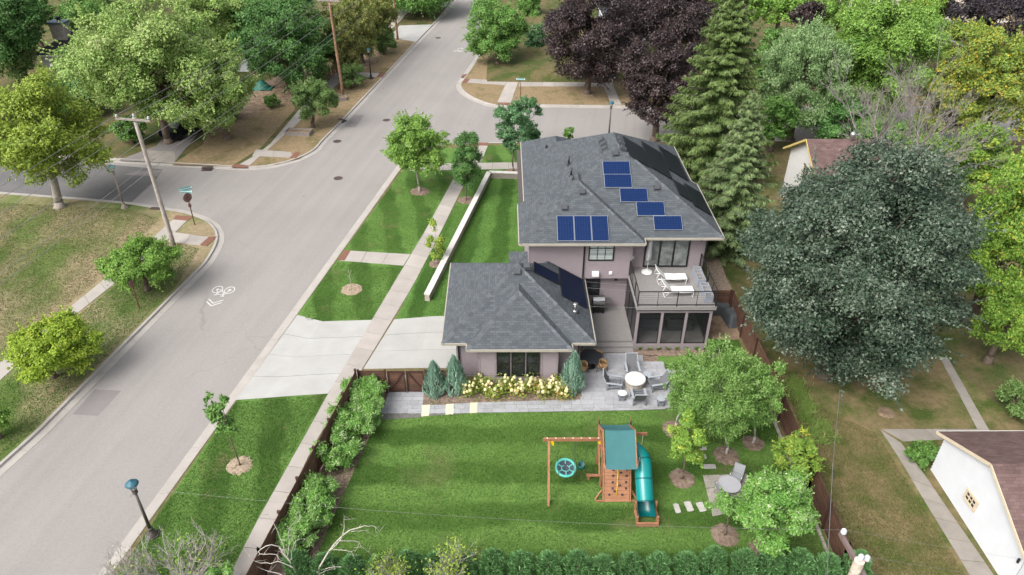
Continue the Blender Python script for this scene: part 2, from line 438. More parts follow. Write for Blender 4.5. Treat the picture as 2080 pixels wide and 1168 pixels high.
def tree_px(name, label, cat, cpx, wpx, hpx, mat, seed, base=None, zc=None, **k):
    """place a tree from its crown's centre and size in the photograph and its base (or the height of its crown's centre)"""
    if base is not None:
        b = G(*base); c = GY(cpx[0], cpx[1], b[1]); zc = max(c[2], .6); off = (float(np.clip(c[0]-b[0], -2.6, 2.6)), 0)
    else:
        c = G(cpx[0], cpx[1], zc); b = np.array([c[0], c[1], 0]); off = (0, 0)
    d = PROJ((b[0], b[1], zc))[2]
    rx = wpx/2*d/FOC
    v = (np.array([b[0], b[1], zc])-CP); el = math.asin(-v[2]/np.linalg.norm(v))
    hh = hpx/2*d/FOC
    rz2 = max(hh*hh-(rx*math.sin(el))**2, (.35*rx)**2)
    rz = min(math.sqrt(rz2)/math.cos(el), zc*.98)
    return deciduous(name, label, cat, (b[0], b[1], 0), zc+rz, rx, rz, mat, seed, off=off, **k)

def spruce(name, label, base, height, rad, mat, seed, group=None, leaf=.34, dens=1.0, bare=.06, dropz=0.22):
    rng = np.random.default_rng(seed); base = np.array([base[0], base[1], 0.])
    t = thing(name, label, 'tree', tuple(base), group)
    mb = MB(); r0 = .02*height+.04
    mb.tube([base, base+[0, 0, height*.5], base+[0, 0, height]], [r0, r0*.55, .015], 8)
    P, T, Nn, Ln, Ti = [], [], [], [], []
    z = height*bare
    while z < height*.985:
        f = (z-height*bare)/(height*(1-bare)); L = rad*(1-f)**.85*rng.uniform(.85, 1.05)+.12
        nb = int(10+4*rng.random()) if f < .8 else 6
        a0 = rng.uniform(0, 6.28)
        for j in range(nb):
            a = a0+6.283*j/nb+rng.normal(0, .2); l = L*rng.uniform(.72, 1.12); rise = rng.uniform(.05, .2)-.12*(1-f)
            h = np.array([math.cos(a), math.sin(a), 0]); sd = np.array([-h[1], h[0], 0])
            zz = z+rng.normal(0, .10)
            def pt(s): return base+h*l*s+np.array([0, 0, zz+l*(rise*s-dropz*1.6*s*(1-s*.75))])
            mb.tube([pt(0), pt(.5), pt(.97)], [.035*(1-f)+.012, .02, .006], 4, cap=False)
            m = max(10, int(dens*78*l))
            s = rng.uniform(.12, 1.0, m)**.8
            side = rng.uniform(-1, 1, m); wid = (.34*l*(1.02-s)*.9+.10)
            p = np.array([pt(x) for x in s])+sd*(side*wid)[:, None]
            p[:, 2] -= np.abs(side)*wid*.35+rng.uniform(0, .12, m)+.05*l*rng.uniform(0, 1, m)**2
            P.append(p); tt = h*.8+sd*(side*1.0)[:, None]+np.array([0, 0, -.55])+rng.normal(0, .25, (m, 3)); T.append(tt)
            Nn.append(unit(np.array([0, 0, 1.])+h*.35+rng.normal(0, .35, (m, 3)))); Ln.append(leaf*.85*rng.uniform(.6, 1.25, m)); Ti.append(.25+.45*s+rng.normal(0, .16, m))
        z += (.30+.028*height*(1-f))*rng.uniform(.8, 1.1)*.85
    mb.build('trunk', MATS['spruce_bark'], t)
    P, T, Nn, Ln, Ti = map(np.concatenate, (P, T, Nn, Ln, Ti))
    leaf_quads('crown', P, T, Nn, Ln, Ln*.30, Ti, mat, t, fold=.2)
    return t

def columnar(name, label, cat, base, height, rad, mat, seed, group=None, leaf=.26, n=2600, spike=.6, widest=.35, aspect=.28, trunk=True):
    """upright evergreen: sprays that point up and out, pointed top"""
    rng = np.random.default_rng(seed); base = np.array([base[0], base[1], base[2] if len(base) > 2 else 0.])
    t = thing(name, label, cat, tuple(base), group)
    if trunk:
        mb = MB(); mb.tube([base, base+[0, 0, height*.8]], [.05+.01*height, .012], 6); mb.build('trunk', MATS['bark'], t)
    u = rng.uniform(0.02, 1, n); prof = np.where(u < widest, .62+.38*(u/widest)**.6, ((1-u)/(1-widest)).clip(0)**.75)
    a = rng.uniform(0, 6.283, n)
    k = 7; lob = 1+.13*np.sin(k*a+rng.uniform(0, 6)+5*u)+.1*np.sin(3*a+9*u)
    r = rad*prof*lob*(.55+.5*rng.uniform(0, 1, n)**.5)
    h = np.stack([np.cos(a), np.sin(a), np.zeros(n)], 1)
    pos = base+h*r[:, None]; pos[:, 2] += u*height
    tg = h*(1-spike)+np.array([0, 0, 1])*(spike+.25)+rng.normal(0, .22, (n, 3))
    nr = unit(h+np.array([0, 0, .3])+rng.normal(0, .4, (n, 3)))
    L = leaf*rng.uniform(.6, 1.4, n)
    leaf_quads('foliage', pos, tg, nr, L, L*aspect, .45+rng.normal(0, .22, n), mat, t, fold=.2)
    return t

def bare_tree(name, label, base, height, rad, mat, seed, stems=5, depth=4, r0=.13, leafmat=None, nleaf=0, group=None, cat='tree', lean=.35, kids=(3, 5), leafsize=.12, rmin=.006):
    rng = np.random.default_rng(seed); base = np.array([base[0], base[1], 0.])
    t = thing(name, label, cat, tuple(base), group); mb = MB(); tips = []
    def grow(p, d, L, r, lev):
        k = 3; pts = [p]; q = p.copy(); dd = d.copy()
        for i in range(k):
            dd = unit(dd+rng.normal(0, .13, 3)+np.array([0, 0, .05])); q = q+dd*L/k; pts.append(q.copy())
        mb.tube(pts, [max(r*(1-.5*i/k), rmin*.6) for i in range(k+1)], 5 if lev < 2 else 3, cap=False)
        if lev == depth: tips.append(q); return
        for _ in range(rng.integers(*kids)):
            i = rng.integers(1, k+1); sp = rng.normal(0, 1, 3); nd = unit(dd+.62*unit(sp)+np.array([0, 0, .12]))
            grow(pts[i], nd, L*rng.uniform(.5, .8), max(r*.58, rmin), lev+1)
    for i in range(stems):
        a = 6.283*i/stems+rng.uniform(0, .8); d = unit(np.array([math.cos(a)*lean*rad/height*2, math.sin(a)*lean*rad/height*2, 1.]))
        grow(base+np.array([math.cos(a), math.sin(a), 0])*.15, d, height*.42, r0*rng.uniform(.7, 1.1), 0)
    mb.build('branches', mat, t)
    if leafmat is not None and nleaf:
        tips = np.array(tips); pos = tips[rng.integers(0, len(tips), nleaf)]+rng.normal(0, .12, (nleaf, 3))
        nr = unit(rng.normal(0, 1, (nleaf, 3))+[0, 0, .8]); L = leafsize*rng.uniform(.7, 1.3, nleaf)
        leaf_quads('leaves', pos, np.cross(nr, rng.normal(size=(nleaf, 3))), nr, L, L*.6, .5+rng.normal(0, .2, nleaf), leafmat, t)
    return t
# ------------------------------------------------------------------ palette
asphalt = M_road('asphalt', (.335, .314, .298), math.radians(10))
asphalt_new = M('asphalt_newer', (.17, .165, .165), .92, .14, .5, bump=.35, bscale=60, spec=.2, fine=.18)
asphalt_patch = M('asphalt_patch', (.26, .24, .235), .92, .08, .6, bump=.35, bscale=60, spec=.2, fine=.14)
kerbm = M('kerb_concrete', (.455, .425, .39), .9, .09, .9, bump=.2, bscale=40, spec=.2, piece=.04, fine=.09)
walkm = M('walk_concrete', (.44, .405, .37), .9, .09, .8, bump=.2, bscale=40, spec=.2, piece=.08, fine=.08)
drivem = M('drive_concrete', (.475, .47, .45), .9, .08, .6, bump=.2, bscale=40, spec=.2, piece=.03, fine=.06)
oldwalk = M('old_concrete', (.34, .31, .275), .92, .16, .9, bump=.25, bscale=40, spec=.2, piece=.08, fine=.12)
tactile = M('tactile_brick', (.235, .11, .075), .9, .12, 3, piece=.05, fine=.1)
ironm = M('cast_iron', (.10, .07, .065), .7, .2, 5, metal=.2)
white_paint = M('road_paint', (.60, .59, .57), .8, .14, 3, fine=.16)
mulchm = M('mulch', (.20, .135, .10), 1.0, .35, 5, bump=1.0, bscale=28, tint=(.27, .2, .155), fine=.45)
drymulch = M('straw_mulch', (.36, .27, .19), 1.0, .3, 5, bump=1.0, bscale=28, tint=(.45, .35, .26), fine=.4)
soilm = M('bare_soil', (.22, .15, .10), 1.0, .3, 1.5, bump=.8, bscale=20, tint=(.33, .24, .16), fine=.35)
barkm = M('bark', (.17, .13, .10), .95, .3, 6, bump=.8, bscale=25)
M('pale_bark', (.42, .37, .32), .9, .25, 8, bump=.6, bscale=25)
M('birch_bark', (.50, .46, .42), .85, .3, 9, bump=.4, bscale=20)
M('spruce_bark', (.22, .17, .14), .95, .25, 8, bump=.6, bscale=25)
deadwood = M('dead_wood', (.53, .49, .45), .9, .2, 8, bump=.5, bscale=30)
deadwhite = M('bleached_wood', (.54, .50, .45), .9, .18, 8, bump=.5, bscale=30)
deck_grey = M('deck_board', (.30, .285, .275), .75, .08, 6, spec=.3, piece=.05, fine=.06)
sidingm = M('mauve_siding', (.35, .296, .315), .75, .05, 2.0, spec=.3, fine=.04)
trimm = M('mauve_trim', (.325, .275, .293), .7, .05, 2.0, spec=.3)
blackm = M('black_metal', (.014, .014, .016), .45, .1, 3, spec=.5)
gutterm = M('pale_gutter', (.44, .405, .34), .6, .08, 3, spec=.4)
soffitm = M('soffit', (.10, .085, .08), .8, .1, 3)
white_soffit = M('white_painted_wood', (.62, .60, .56), .7, .06, 2)
shingle = M_brick('slate_grey_shingle', (.080, .092, .104), (.122, .136, .149), (.042, .048, .055), .30, .145, .006, bias=-.1, var=.09)
brown_shingle = M_brick('brown_shingle', (.135, .085, .08), (.19, .125, .115), (.085, .055, .052), .32, .15, .006)
ridgecap = M('ridge_cap_shingle', (.108, .12, .133), .9, .15, 8, piece=.26)
glassm = M_glass('window_glass', (.030, .034, .036))
glass_painted_refl = M_glass('painted_reflection_glass', (.15, .165, .16), .05)  # pale mottled base colour paints the reflections into the panes
solar_blue = M_solar('blue_solar_cell', (.003, .013, .056), (.014, .033, .094), .16, .007, .25, .2)
solar_black = M_solar('black_solar_cell', (.0075, .0095, .013), (.012, .015, .02), .16, .004, .5, .12)
alum = M('aluminium', (.55, .56, .58), .35, .06, 6, metal=.8)
panel_frame = M('panel_frame', (.26, .29, .35), .4, .05, 6)
steel = M('brushed_steel', (.5, .5, .5), .3, .06, 6, metal=.9)
screenm = M_screen('dark_screen', (.020, .022, .024), .26)
darkscreen = M_screen('black_screen', (.012, .013, .015), .90)
fence_wood = M('stained_fence_wood', (.135, .068, .046), .7, .22, 2.5, bump=.3, bscale=30, piece=.2, fine=.1)
fence_dark = M('stained_fence_post', (.075, .034, .025), .7, .2, 2.5, bump=.3, bscale=30)
cedar = M('cedar_timber', (.40, .185, .098), .65, .16, 3, bump=.25, bscale=30, piece=.1, fine=.08)
tealm = M('teal_plastic', (.0, .26, .25), .28, .05, 2, spec=.5)
teal_dark = M('dark_teal_plastic', (.0, .12, .125), .35, .05, 2, spec=.5)
canvas = M('teal_canvas', (.048, .175, .185), .8, .07, 2)
yellowm = M('yellow_plastic', (.72, .48, .012), .5, .06, 4)
stone_grey = M('pale_paver', (.395, .40, .42), .85, .08, 3, bump=.25, bscale=40, piece=.10, fine=.08)
creamm = M('cream_slab', (.60, .53, .40), .85, .08, 3, piece=.04, fine=.07)
jointm = M('paver_joint', (.19, .18, .17), .95, .2, 6)
white_stone = M('white_cap_stone', (.575, .55, .51), .85, .07, 2, piece=.05, fine=.05)
wall_stone = M('stacked_stone', (.44, .39, .33), .9, .18, 4, bump=.5, bscale=20, piece=.2, fine=.1)
poly_grey = M('grey_composite', (.23, .25, .28), .55, .05, 4, spec=.4)
poly_light = M('light_grey_composite', (.40, .43, .47), .55, .05, 4, spec=.4)
sling = M('grey_sling_fabric', (.16, .165, .175), .85, .06, 8)
white_plastic = M('white_plastic', (.76, .76, .75), .5, .03, 3)
umbrella_m = M('grey_white_fabric', (.50, .50, .52), .85, .1, 4)
planter_m = M('blue_grey_planter', (.34, .37, .42), .6, .06, 4)
wicker = M('tan_wicker', (.40, .25, .12), .7, .3, 12, bump=.7, bscale=45)
cover_m = M('dark_grey_cover', (.075, .085, .095), .65, .12, 3, bump=.4, bscale=4)
pole_wood = M('weathered_pole', (.43, .375, .335), .9, .18, 4, bump=.6, bscale=20, tint=(.45, .40, .36))
pole_brown = M('brown_pole', (.30, .17, .11), .9, .25, 3, bump=.6, bscale=20, tint=(.40, .24, .15))
lamp_bronze = M('bronze_post', (.105, .092, .080), .6, .12, 6, spec=.4)
lamp_old = M('aged_concrete_post', (.30, .25, .205), .85, .18, 6)
lamp_cap = M('blue_green_cap', (.035, .145, .20), .5, .08, 6)
lamp_cap2 = M('pale_aqua_cap', (.30, .52, .52), .5, .08, 6)
lamp_glass = M('frosted_glass', (.55, .56, .54), .2, .04, 3)
sign_teal = M('teal_sign', (.01, .33, .33), .4, .05, 4)
sign_white = M('sign_white', (.75, .78, .78), .4, .03, 4)
rust = M('rust_brown_post', (.11, .042, .03), .7, .2, 5)
wirem = M('wire', (.30, .30, .31), .5, .05, 4, metal=.3)
wire_dark = M('dark_wire', (.08, .08, .085), .5, .05, 4)
white_siding = M('white_siding', (.56, .575, .60), .7, .04, 1.2, spec=.3, fine=.03)
cream_trim = M('cream_trim', (.62, .52, .38), .7, .08, 3)
chimney_m = M_brick('chimney_stone', (.40, .36, .32), (.50, .46, .41), (.25, .22, .2), .4, .2, .012)
grey_timber = M('grey_weathered_timber', (.30, .265, .24), .9, .2, 5, piece=.12, bump=.4, bscale=25)
car_paint = M('dark_blue_car_paint', (.008, .012, .026), .18, .05, 2, spec=.6)
rubber = M('rubber', (.012, .012, .012), .8, .1, 4)
reed = M('brown_reed', (.30, .19, .11), .95, .3, 6, piece=.15)
flower_cream = M('cream_flower', (.64, .60, .30), .85, .14, 14, bump=.9, bscale=40, piece=.14)
flower_tan = M('faded_flower', (.56, .43, .27), .9, .18, 14, bump=.9, bscale=40, piece=.14)

g_front = M_grass('striped_lawn', (.072, .156, .032), (.096, .194, .042), (.2, .16, .08), 0.0, (math.radians(4), 1.15), .50, seed=1)
g_verge = M_grass('verge_lawn', (.082, .164, .034), (.108, .200, .045), (.22, .20, .09), .10, (math.radians(-11), 1.25), .46, seed=2, dscale=.5)
g_back = M_grass('back_lawn', (.080, .158, .032), (.110, .198, .044), (.17, .21, .07), .14, (math.radians(90), 1.3), .46, seed=3)
g_right = M_grass('dry_side_lawn', (.080, .118, .028), (.115, .145, .042), (.30, .235, .120), .46, None, seed=4, dscale=.55)
g_left = M_grass('patchy_lawn', (.100, .160, .040), (.145, .20, .060), (.42, .335, .205), .44, (math.radians(-40), 2.4), .16, seed=5.6, dscale=.16, streak=.6)
g_dry = M_grass('straw_lawn', (.12, .125, .045), (.15, .15, .06), (.37, .275, .16), .66, None, seed=6, dscale=.5)
g_far = M_grass('dull_lawn', (.10, .12, .045), (.13, .14, .055), (.25, .20, .10), .6, None, seed=7, dscale=.3)
g_shade = M_grass('shaded_lawn', (.065, .095, .026), (.085, .11, .032), (.20, .165, .08), .45, None, seed=8, dscale=.5)  # darker turf copy, tree shade put into its colour
tall_grass_m = M_leaf('tall_grass_blade', (.09, .15, .03), (.16, .24, .06), (.34, .32, .14), .3)

deadbrown = M('grey_twig', (.36, .325, .295), .9, .2, 8)
LEAF = {
 'silver': M_leaf('silver_maple_leaf', (.100, .185, .034), (.245, .37, .10), (.32, .42, .17)),
 'yellowgreen': M_leaf('yellow_green_leaf', (.085, .130, .016), (.185, .245, .036), (.26, .30, .05)),
 'chartreuse': M_leaf('chartreuse_leaf', (.115, .18, .014), (.235, .325, .032), (.32, .37, .06)),
 'fresh': M_leaf('fresh_green_leaf', (.060, .135, .020), (.145, .245, .046), (.20, .30, .07)),
 'shrub': M_leaf('shrub_leaf', (.055, .145, .022), (.145, .27, .060), (.30, .42, .22)),
 'dark': M_leaf('dark_green_leaf', (.024, .070, .016), (.065, .145, .036), (.11, .19, .06)),
 'mid': M_leaf('mid_green_leaf', (.042, .105, .020), (.105, .205, .044), (.15, .25, .07)),
 'crab': M_leaf('small_tree_leaf', (.045, .090, .022), (.105, .170, .048), (.17, .21, .09)),
 'crimson': M_leaf('crimson_leaf', (.016, .010, .011), (.048, .030, .031), (.125, .085, .078), .12, .45, .4, 1.0),
 'blackred': M_leaf('black_purple_leaf', (.010, .008, .010), (.026, .021, .025), (.06, .05, .055), .10),
 'norway': M_leaf('blue_green_maple_leaf', (.026, .058, .032), (.094, .136, .090), (.20, .24, .185), .14, .5, .35, .95),
 'birch': M_leaf('birch_leaf', (.065, .145, .026), (.165, .27, .075), (.25, .33, .14)),
 'pale': M_leaf('pale_birch_leaf', (.075, .140, .045), (.180, .265, .115), (.27, .34, .19)),
 'olive': M_leaf('olive_cedar_leaf', (.070, .105, .022), (.185, .195, .060), (.28, .24, .09)),
 'autumn': M_leaf('turning_leaf', (.075, .125, .022), (.165, .225, .042), (.38, .25, .025)),
 'lime': M_leaf('lime_leaf', (.070, .140, .020), (.155, .255, .042), (.30, .29, .04)),
 'yellow': M_leaf('yellow_leaf', (.095, .155, .018), (.205, .275, .040), (.34, .33, .06)),
 'spruce': M_leaf('spruce_needle', (.020, .040, .010), (.068, .102, .028), (.11, .145, .046), .12),
 'spruce2': M_leaf('young_spruce_needle', (.026, .050, .016), (.082, .120, .044), (.14, .17, .075), .12),
 'juniper': M_leaf('blue_juniper_needle', (.085, .165, .115), (.20, .31, .235), (.28, .38, .31), .16),
 'arbor': M_leaf('arborvitae_needle', (.042, .11, .036), (.12, .235, .088), (.18, .29, .13), .18),
 'bluegreen': M_leaf('blue_green_leaf', (.035, .095, .034), (.095, .185, .080), (.16, .25, .13)),
 'hosta': M_leaf('ground_plant_leaf', (.04, .10, .016), (.11, .2, .03), (.2, .28, .06)),
 'hydrangea': M_leaf('hydrangea_leaf', (.075, .13, .018), (.18, .22, .035), (.30, .20, .06)),
}

# ------------------------------------------------------------------ ground, road, land blocks
mb = MB(); mb.add([(-900, -500, -.32), (900, -500, -.32), (900, 1200, -.32), (-900, 1200, -.32)], [(0, 1, 2, 3)])
structure(mb, 'ground', g_far)

def ext(p, q, d):           # beyond q, along p->q
    p, q = np.array(p), np.array(q); u = (q-p)/np.linalg.norm(q-p); return tuple(q+u*d)
def smooth_poly(pts, it=2):
    pts = [np.array(p, float) for p in pts]
    for _ in range(it):
        o = [pts[0]]
        for a, b in zip(pts, pts[1:]): o += [a*.75+b*.25, a*.25+b*.75]
        pts = o+[pts[-1]]
    return [tuple(p) for p in pts]
def clean(pts, d=.25):
    o = [pts[0]]
    for p in pts[1:]:
        if math.dist(p, o[-1]) > d: o.append(p)
    return o
# back-of-kerb lines, each listed so that the road lies on the left hand
K_A = PX([(239, 1147), (430, 881), (642, 584), (790, 376)])
K_A = [ext(K_A[1], K_A[0], 60)]+K_A+smooth_poly(PX([(800, 362), (826, 326), (862, 303), (915, 292.5)]), 2)+PX([(1000, 291), (1340, 289)])
K_A.append(ext(K_A[-2], K_A[-1], 110))
K_A = clean(K_A)
BL_A = K_A+[(140, -60), (K_A[0][0], -60)]
K_D = PX([(1400, 214.5), (1240, 214), (1085, 212)])
K_D = [ext(K_D[1], K_D[0], 110)]+K_D+smooth_poly(PX([(1040, 214.5), (1008, 213.5), (975, 204), (945, 188), (934, 172), (946, 157), (966, 128)]), 2)
K_D.append(ext(K_D[-2], K_D[-1], 6)); pD = PX([(948, 154), (979, 109)]); K_D.append(ext(pD[0], pD[1], 150)); K_D = clean(K_D)
BL_D = K_D+[(140, K_D[-1][1]), (140, K_D[0][1])]
K_C = PX([(930, -14), (907, 16), (880, 47), (842, 86), (785, 147), (695, 242)])
K_C = [ext(K_C[1], K_C[0], 130)]+K_C+smooth_poly(PX([(650, 287), (636, 305), (600, 322), (560, 333), (515, 338.5), (470, 336.5)]), 2)+PX([(355, 330), (202, 319), (100, 309), (0, 298)])
K_C.append(ext(K_C[-2], K_C[-1], 90)); K_C = clean(K_C)
BL_C = K_C+[(-140, K_C[0][1])]
K_B = PX([(0, 394), (160, 406), (262, 415), (330, 426)])
K_B = [ext(K_B[1], K_B[0], 90)]+K_B+smooth_poly(PX([(365, 431), (402, 441), (428, 455), (441, 478), (432, 505), (412, 536)]), 2)+PX([(362, 584.5), (72, 876), (0, 940)])
K_B.append(ext(K_B[-2], K_B[-1], 60)); K_B = clean(K_B)
BL_B = K_B+[(-140, K_B[-1][1])]
ye = min(K_C[0][1], K_D[-1][1])-.5
mb = MB(); mb.add([(-139, -59, -.13), (139, -59, -.13), (139, ye, -.13), (-139, ye, -.13)], [(0, 1, 2, 3)])
structure(mb, 'road', asphalt)
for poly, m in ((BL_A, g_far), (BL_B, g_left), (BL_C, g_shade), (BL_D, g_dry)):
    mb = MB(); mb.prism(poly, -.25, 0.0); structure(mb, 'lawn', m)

def resample(pts, step):
    P = [np.array(p, float) for p in pts]; out = [P[0]]; d = 0
    L = [np.linalg.norm(b-a) for a, b in zip(P, P[1:])]; tot = sum(L); n = max(1, round(tot/step)); st = tot/n
    i, acc = 0, 0.0
    for k in range(1, n):
        s = k*st
        while acc+L[i] < s: acc += L[i]; i += 1
        out.append(P[i]+(P[i+1]-P[i])*((s-acc)/L[i]))
    return out+[P[-1]]
def visible(p, m=60):
    x, y, d = PROJ((p[0], p[1], 0)); return d > 1 and -m < x < 2080+m and -m < y < 1168+m
def kerb(line, mat, step=3.05, gut=.60):
    root = bpy.data.objects.new('kerb', None); COL.objects.link(root); root['kind'] = 'structure'
    sub = resample(line, step/4); prof = [(-.02, .022), (.15, .018), (.185, -.095), (gut, -.118), (gut, -.22), (-.02, -.22)]
    nr = []
    for i in range(len(sub)):
        d = sub[min(i+1, len(sub)-1)]-sub[max(i-1, 0)]; d /= np.linalg.norm(d); nr.append(np.array([-d[1], d[0]]))
    rest = MB(); nrest = 0
    for s in range(0, len(sub)-1, 4):
        e = min(s+4, len(sub)-1); mbk = MB(); rows = []
        for i in range(s, e+1):
            p = sub[i].copy()
            if i == s: p = p+(sub[i+1]-sub[i])*.012
            if i == e: p = p+(sub[i-1]-sub[i])*.012
            rows.append([(p[0]+nr[i][0]*o, p[1]+nr[i][1]*o, z) for o, z in prof])
        if len(rows) < 2: continue
        n = len(prof); v = [q for r in rows for q in r]
        f = [(i*n+j, i*n+j+1, (i+1)*n+j+1, (i+1)*n+j) for i in range(len(rows)-1) for j in range(n-1)]
        vis = visible(sub[s]) or visible(sub[e])
        tgt = mbk if vis else rest
        tgt.add(v, f+[tuple(range(n)), tuple(range(len(v)-1, len(v)-1-n, -1))])
        if vis: mbk.build('kerb_segment', mat, root)
        else: nrest += 1
    if nrest: rest.build('kerb_segment', mat, root, kind='stuff')
for k in (K_A, K_B, K_C, K_D): kerb(k, kerbm)

def sheet(name, pts, z, mat, kind='structure', th=.02):
    mb = MB(); mb.prism(pts, z-th, z); return mb.build(name, mat, kind=kind)

# lawns laid over the blocks
fr = [G(1091, 375), G(920, 536)]
sheet('lawn', PX([(810, 356), (642, 586), (440, 872), (250, 1150), (150, 1290), (430, 1290), (520, 1063), (667, 799), (865, 467), (925, 362), (985, 346), (1000, 300), (870, 300)]), .006, g_verge)
sheet('lawn', PX([(667, 799), (500, 1110), (430, 1250), (700, 1250), (752, 744), (837, 584), (942, 383), (1000, 345), (1065, 345), (1065, 365), (905, 650), (900, 720), (752, 744)]), .006, g_verge) if False else None
sheet('lawn', PX([(752, 744), (837, 584), (942, 383), (960, 342), (1066, 341), (1066, 640), (905, 700)]), .008, g_front)
sheet('lawn', PX([(930, 330), (975, 296), (1066, 294), (1066, 341), (960, 341)]), .009, g_verge)
sheet('lawn', [(-8.0, 30.6), (-2.6, 30.6), (7.9, 33.2), (14.3, 38.0), (14.5, 30), (14.25, 12), (-11.3, 12)], .007, g_back)
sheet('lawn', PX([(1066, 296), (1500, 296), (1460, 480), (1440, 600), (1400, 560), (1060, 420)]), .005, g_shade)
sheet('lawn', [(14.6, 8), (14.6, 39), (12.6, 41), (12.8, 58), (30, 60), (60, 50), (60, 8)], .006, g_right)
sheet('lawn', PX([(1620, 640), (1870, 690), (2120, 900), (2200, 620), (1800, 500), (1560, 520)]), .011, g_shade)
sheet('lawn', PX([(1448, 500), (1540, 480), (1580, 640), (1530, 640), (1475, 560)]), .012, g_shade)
# beds
for pts, m in ((PX([(720, 752), (790, 758), (793, 800), (766, 853), (655, 1100), (628, 1168), (560, 1290), (470, 1290), (560, 1108)]), mulchm),
               (PX([(862, 790), (905, 770), (1180, 770), (1179, 812), (1040, 815), (857, 825)]), mulchm),
               (PX([(1285, 708), (1450, 706), (1448, 722), (1360, 724), (1286, 722)]), mulchm),
               (PX([(1432, 500), (1446, 480), (1475, 565), (1490, 592), (1455, 592), (1440, 600)]), drymulch),
               (PX([(1440, 610), (1490, 600), (1512, 660), (1500, 690), (1440, 690)]), soilm),
               (PX([(1305, 722), (1336, 722), (1336, 735), (1307, 735)]), mulchm),
               (PX([(520, 170), (640, 130), (660, 150), (600, 215), (470, 330), (390, 330), (430, 260)]), soilm),
               (PX([(640, 160), (780, 90), (815, 60), (800, 92), (760, 130), (690, 165), (655, 175)]), soilm)):
    sheet('bed', pts, .014, m, kind='structure')
sheet('lawn', PX([(350, 334), (470, 338), (530, 300), (600, 222), (590, 205), (480, 250)]), .016, g_dry)

sheet('lawn', PX([(497, 338), (560, 334), (606, 322), (642, 300), (700, 236), (788, 144), (846, 84), (822, 66), (700, 148), (618, 228), (545, 300)]), .010, g_dry)
def ring(cx, cy, rpx, mat, h=.07, name='mulch'):
    """mulch heaped round a trunk"""
    p = G(cx, cy); r = rpx*PROJ(p)[2]/FOC
    rng = random.Random(int(cx*7+cy)); n = 36; mbx = MB()
    rr = [r*(1+rng.uniform(-.08, .08)) for _ in range(n)]
    v = []
    for k, (f, z) in enumerate(((1, .008), (.9, .03), (.6, h), (.12, h*.7))):
        v += [(p[0]+rr[j]*f*math.cos(6.283*j/n), p[1]+rr[j]*f*math.sin(6.283*j/n), z+rng.uniform(-.012, .012)*(k > 0)) for j in range(n)]
    f = [(i*n+j, i*n+(j+1) % n, (i+1)*n+(j+1) % n, (i+1)*n+j) for i in range(3) for j in range(n)]+[tuple(3*n+j for j in range(n))]
    mbx.add(v, f, 0, True); mbx.build(name, mat, kind='stuff')
for a in ((853, 389, 20, mulchm), (948, 407, 18, mulchm), (888, 536, 17, mulchm), (1042, 350, 19, mulchm)): ring(*a)
ring(714, 588, 22, drymulch, .04); ring(487, 945, 26, drymulch, .04)
for a in ((1385, 972, 26), (1475, 925, 26), (1530, 900, 22), (1472, 1087, 28), (1547, 1117, 26), (1372, 872, 27)): ring(*a, mulchm)
ring(1193, 192, 12, soilm, .05); ring(1800, 838, 17, soilm, .08)

# ------------------------------------------------------------------ paved strips laid slab by slab
def strip(name, left, right, n, mat, z=.026, gap=.026, parent=None, th=.12, cuts=None, jig=0):
    """slabs between two edges given in the photograph (end to end in the same order)"""
    root = parent
    if root is None:
        root = bpy.data.objects.new(name, None); COL.objects.link(root); root['kind'] = 'structure'
    Lp = [np.array(p) for p in PX(left)]; Rp = [np.array(p) for p in PX(right)]
    def at(P, t):
        L = [np.linalg.norm(b-a) for a, b in zip(P, P[1:])]; s = t*sum(L)
        for a, b, l in zip(P, P[1:], L):
            if s <= l+1e-9: return a+(b-a)*s/l
            s -= l
        return P[-1]
    LL = np.linalg.norm(Lp[-1]-Lp[0]); g = gap/LL/2
    for k in range(n):
        a, b = k/n+g, (k+1)/n-g
        mbx = MB(); mbx.prism([tuple(at(Lp, a)), tuple(at(Rp, a)), tuple(at(Rp, b)), tuple(at(Lp, b))], z-th, z+random.Random(k).uniform(-.003, .003))
        mbx.build('slab', mat, root)
    return root
sw = strip('pavement', [(427, 1248), (520, 1063), (625, 876), (667, 799), (795, 584), (865, 467), (920, 365)], [(458, 1248), (560, 1063), (652, 876), (692, 822), (837, 584), (890, 482), (944, 372)], 26, walkm)
strip('pavement', [(834, 517), (700, 509)], [(820, 540), (690, 529.5)], 3, walkm, parent=sw, z=.024)
strip('pavement', [(836, 333), (1066, 330)], [(832, 347), (1066, 343)], 7, walkm, parent=sw, z=.022)
strip('pavement', [(958, 330), (971, 296)], [(977, 330), (991, 296)], 2, walkm, parent=sw, z=.021)
sB = strip('pavement', [(-60, 784), (60, 690), (222, 560), (300, 492), (352, 446)], [(-60, 828), (93, 688), (233, 576), (345, 484), (380, 448)], 13, walkm)
strip('pavement', [(352, 472), (424, 482)], [(343, 491), (408, 499)], 2, walkm, parent=sB, z=.029)
sC = strip('pavement', [(480, 338), (522, 314), (548, 294), (610, 220), (690, 142), (760, 66), (800, 28), (830, 0)], [(505, 338), (552, 297), (627, 232), (706, 150), (777, 74), (812, 44), (836, 18), (856, 0)], 24, walkm)
strip('pavement', [(520, 304), (590, 309)], [(512, 317), (598, 321)], 2, walkm, parent=sC, z=.030)
strip('pavement', [(725, 147), (770, 149)], [(718, 156), (768, 157)], 2, walkm, parent=sC, z=.030)
sD = strip('pavement', [(1008, 213), (1027, 172), (1041, 142), (1070, 92), (1098, 40)], [(1037, 213), (1048, 178), (1064, 142), (1085, 100), (1110, 48)], 9, walkm)
strip('pavement', [(955, 160), (1030, 165)], [(949, 168), (1026, 173)], 3, walkm, parent=sD, z=.024)
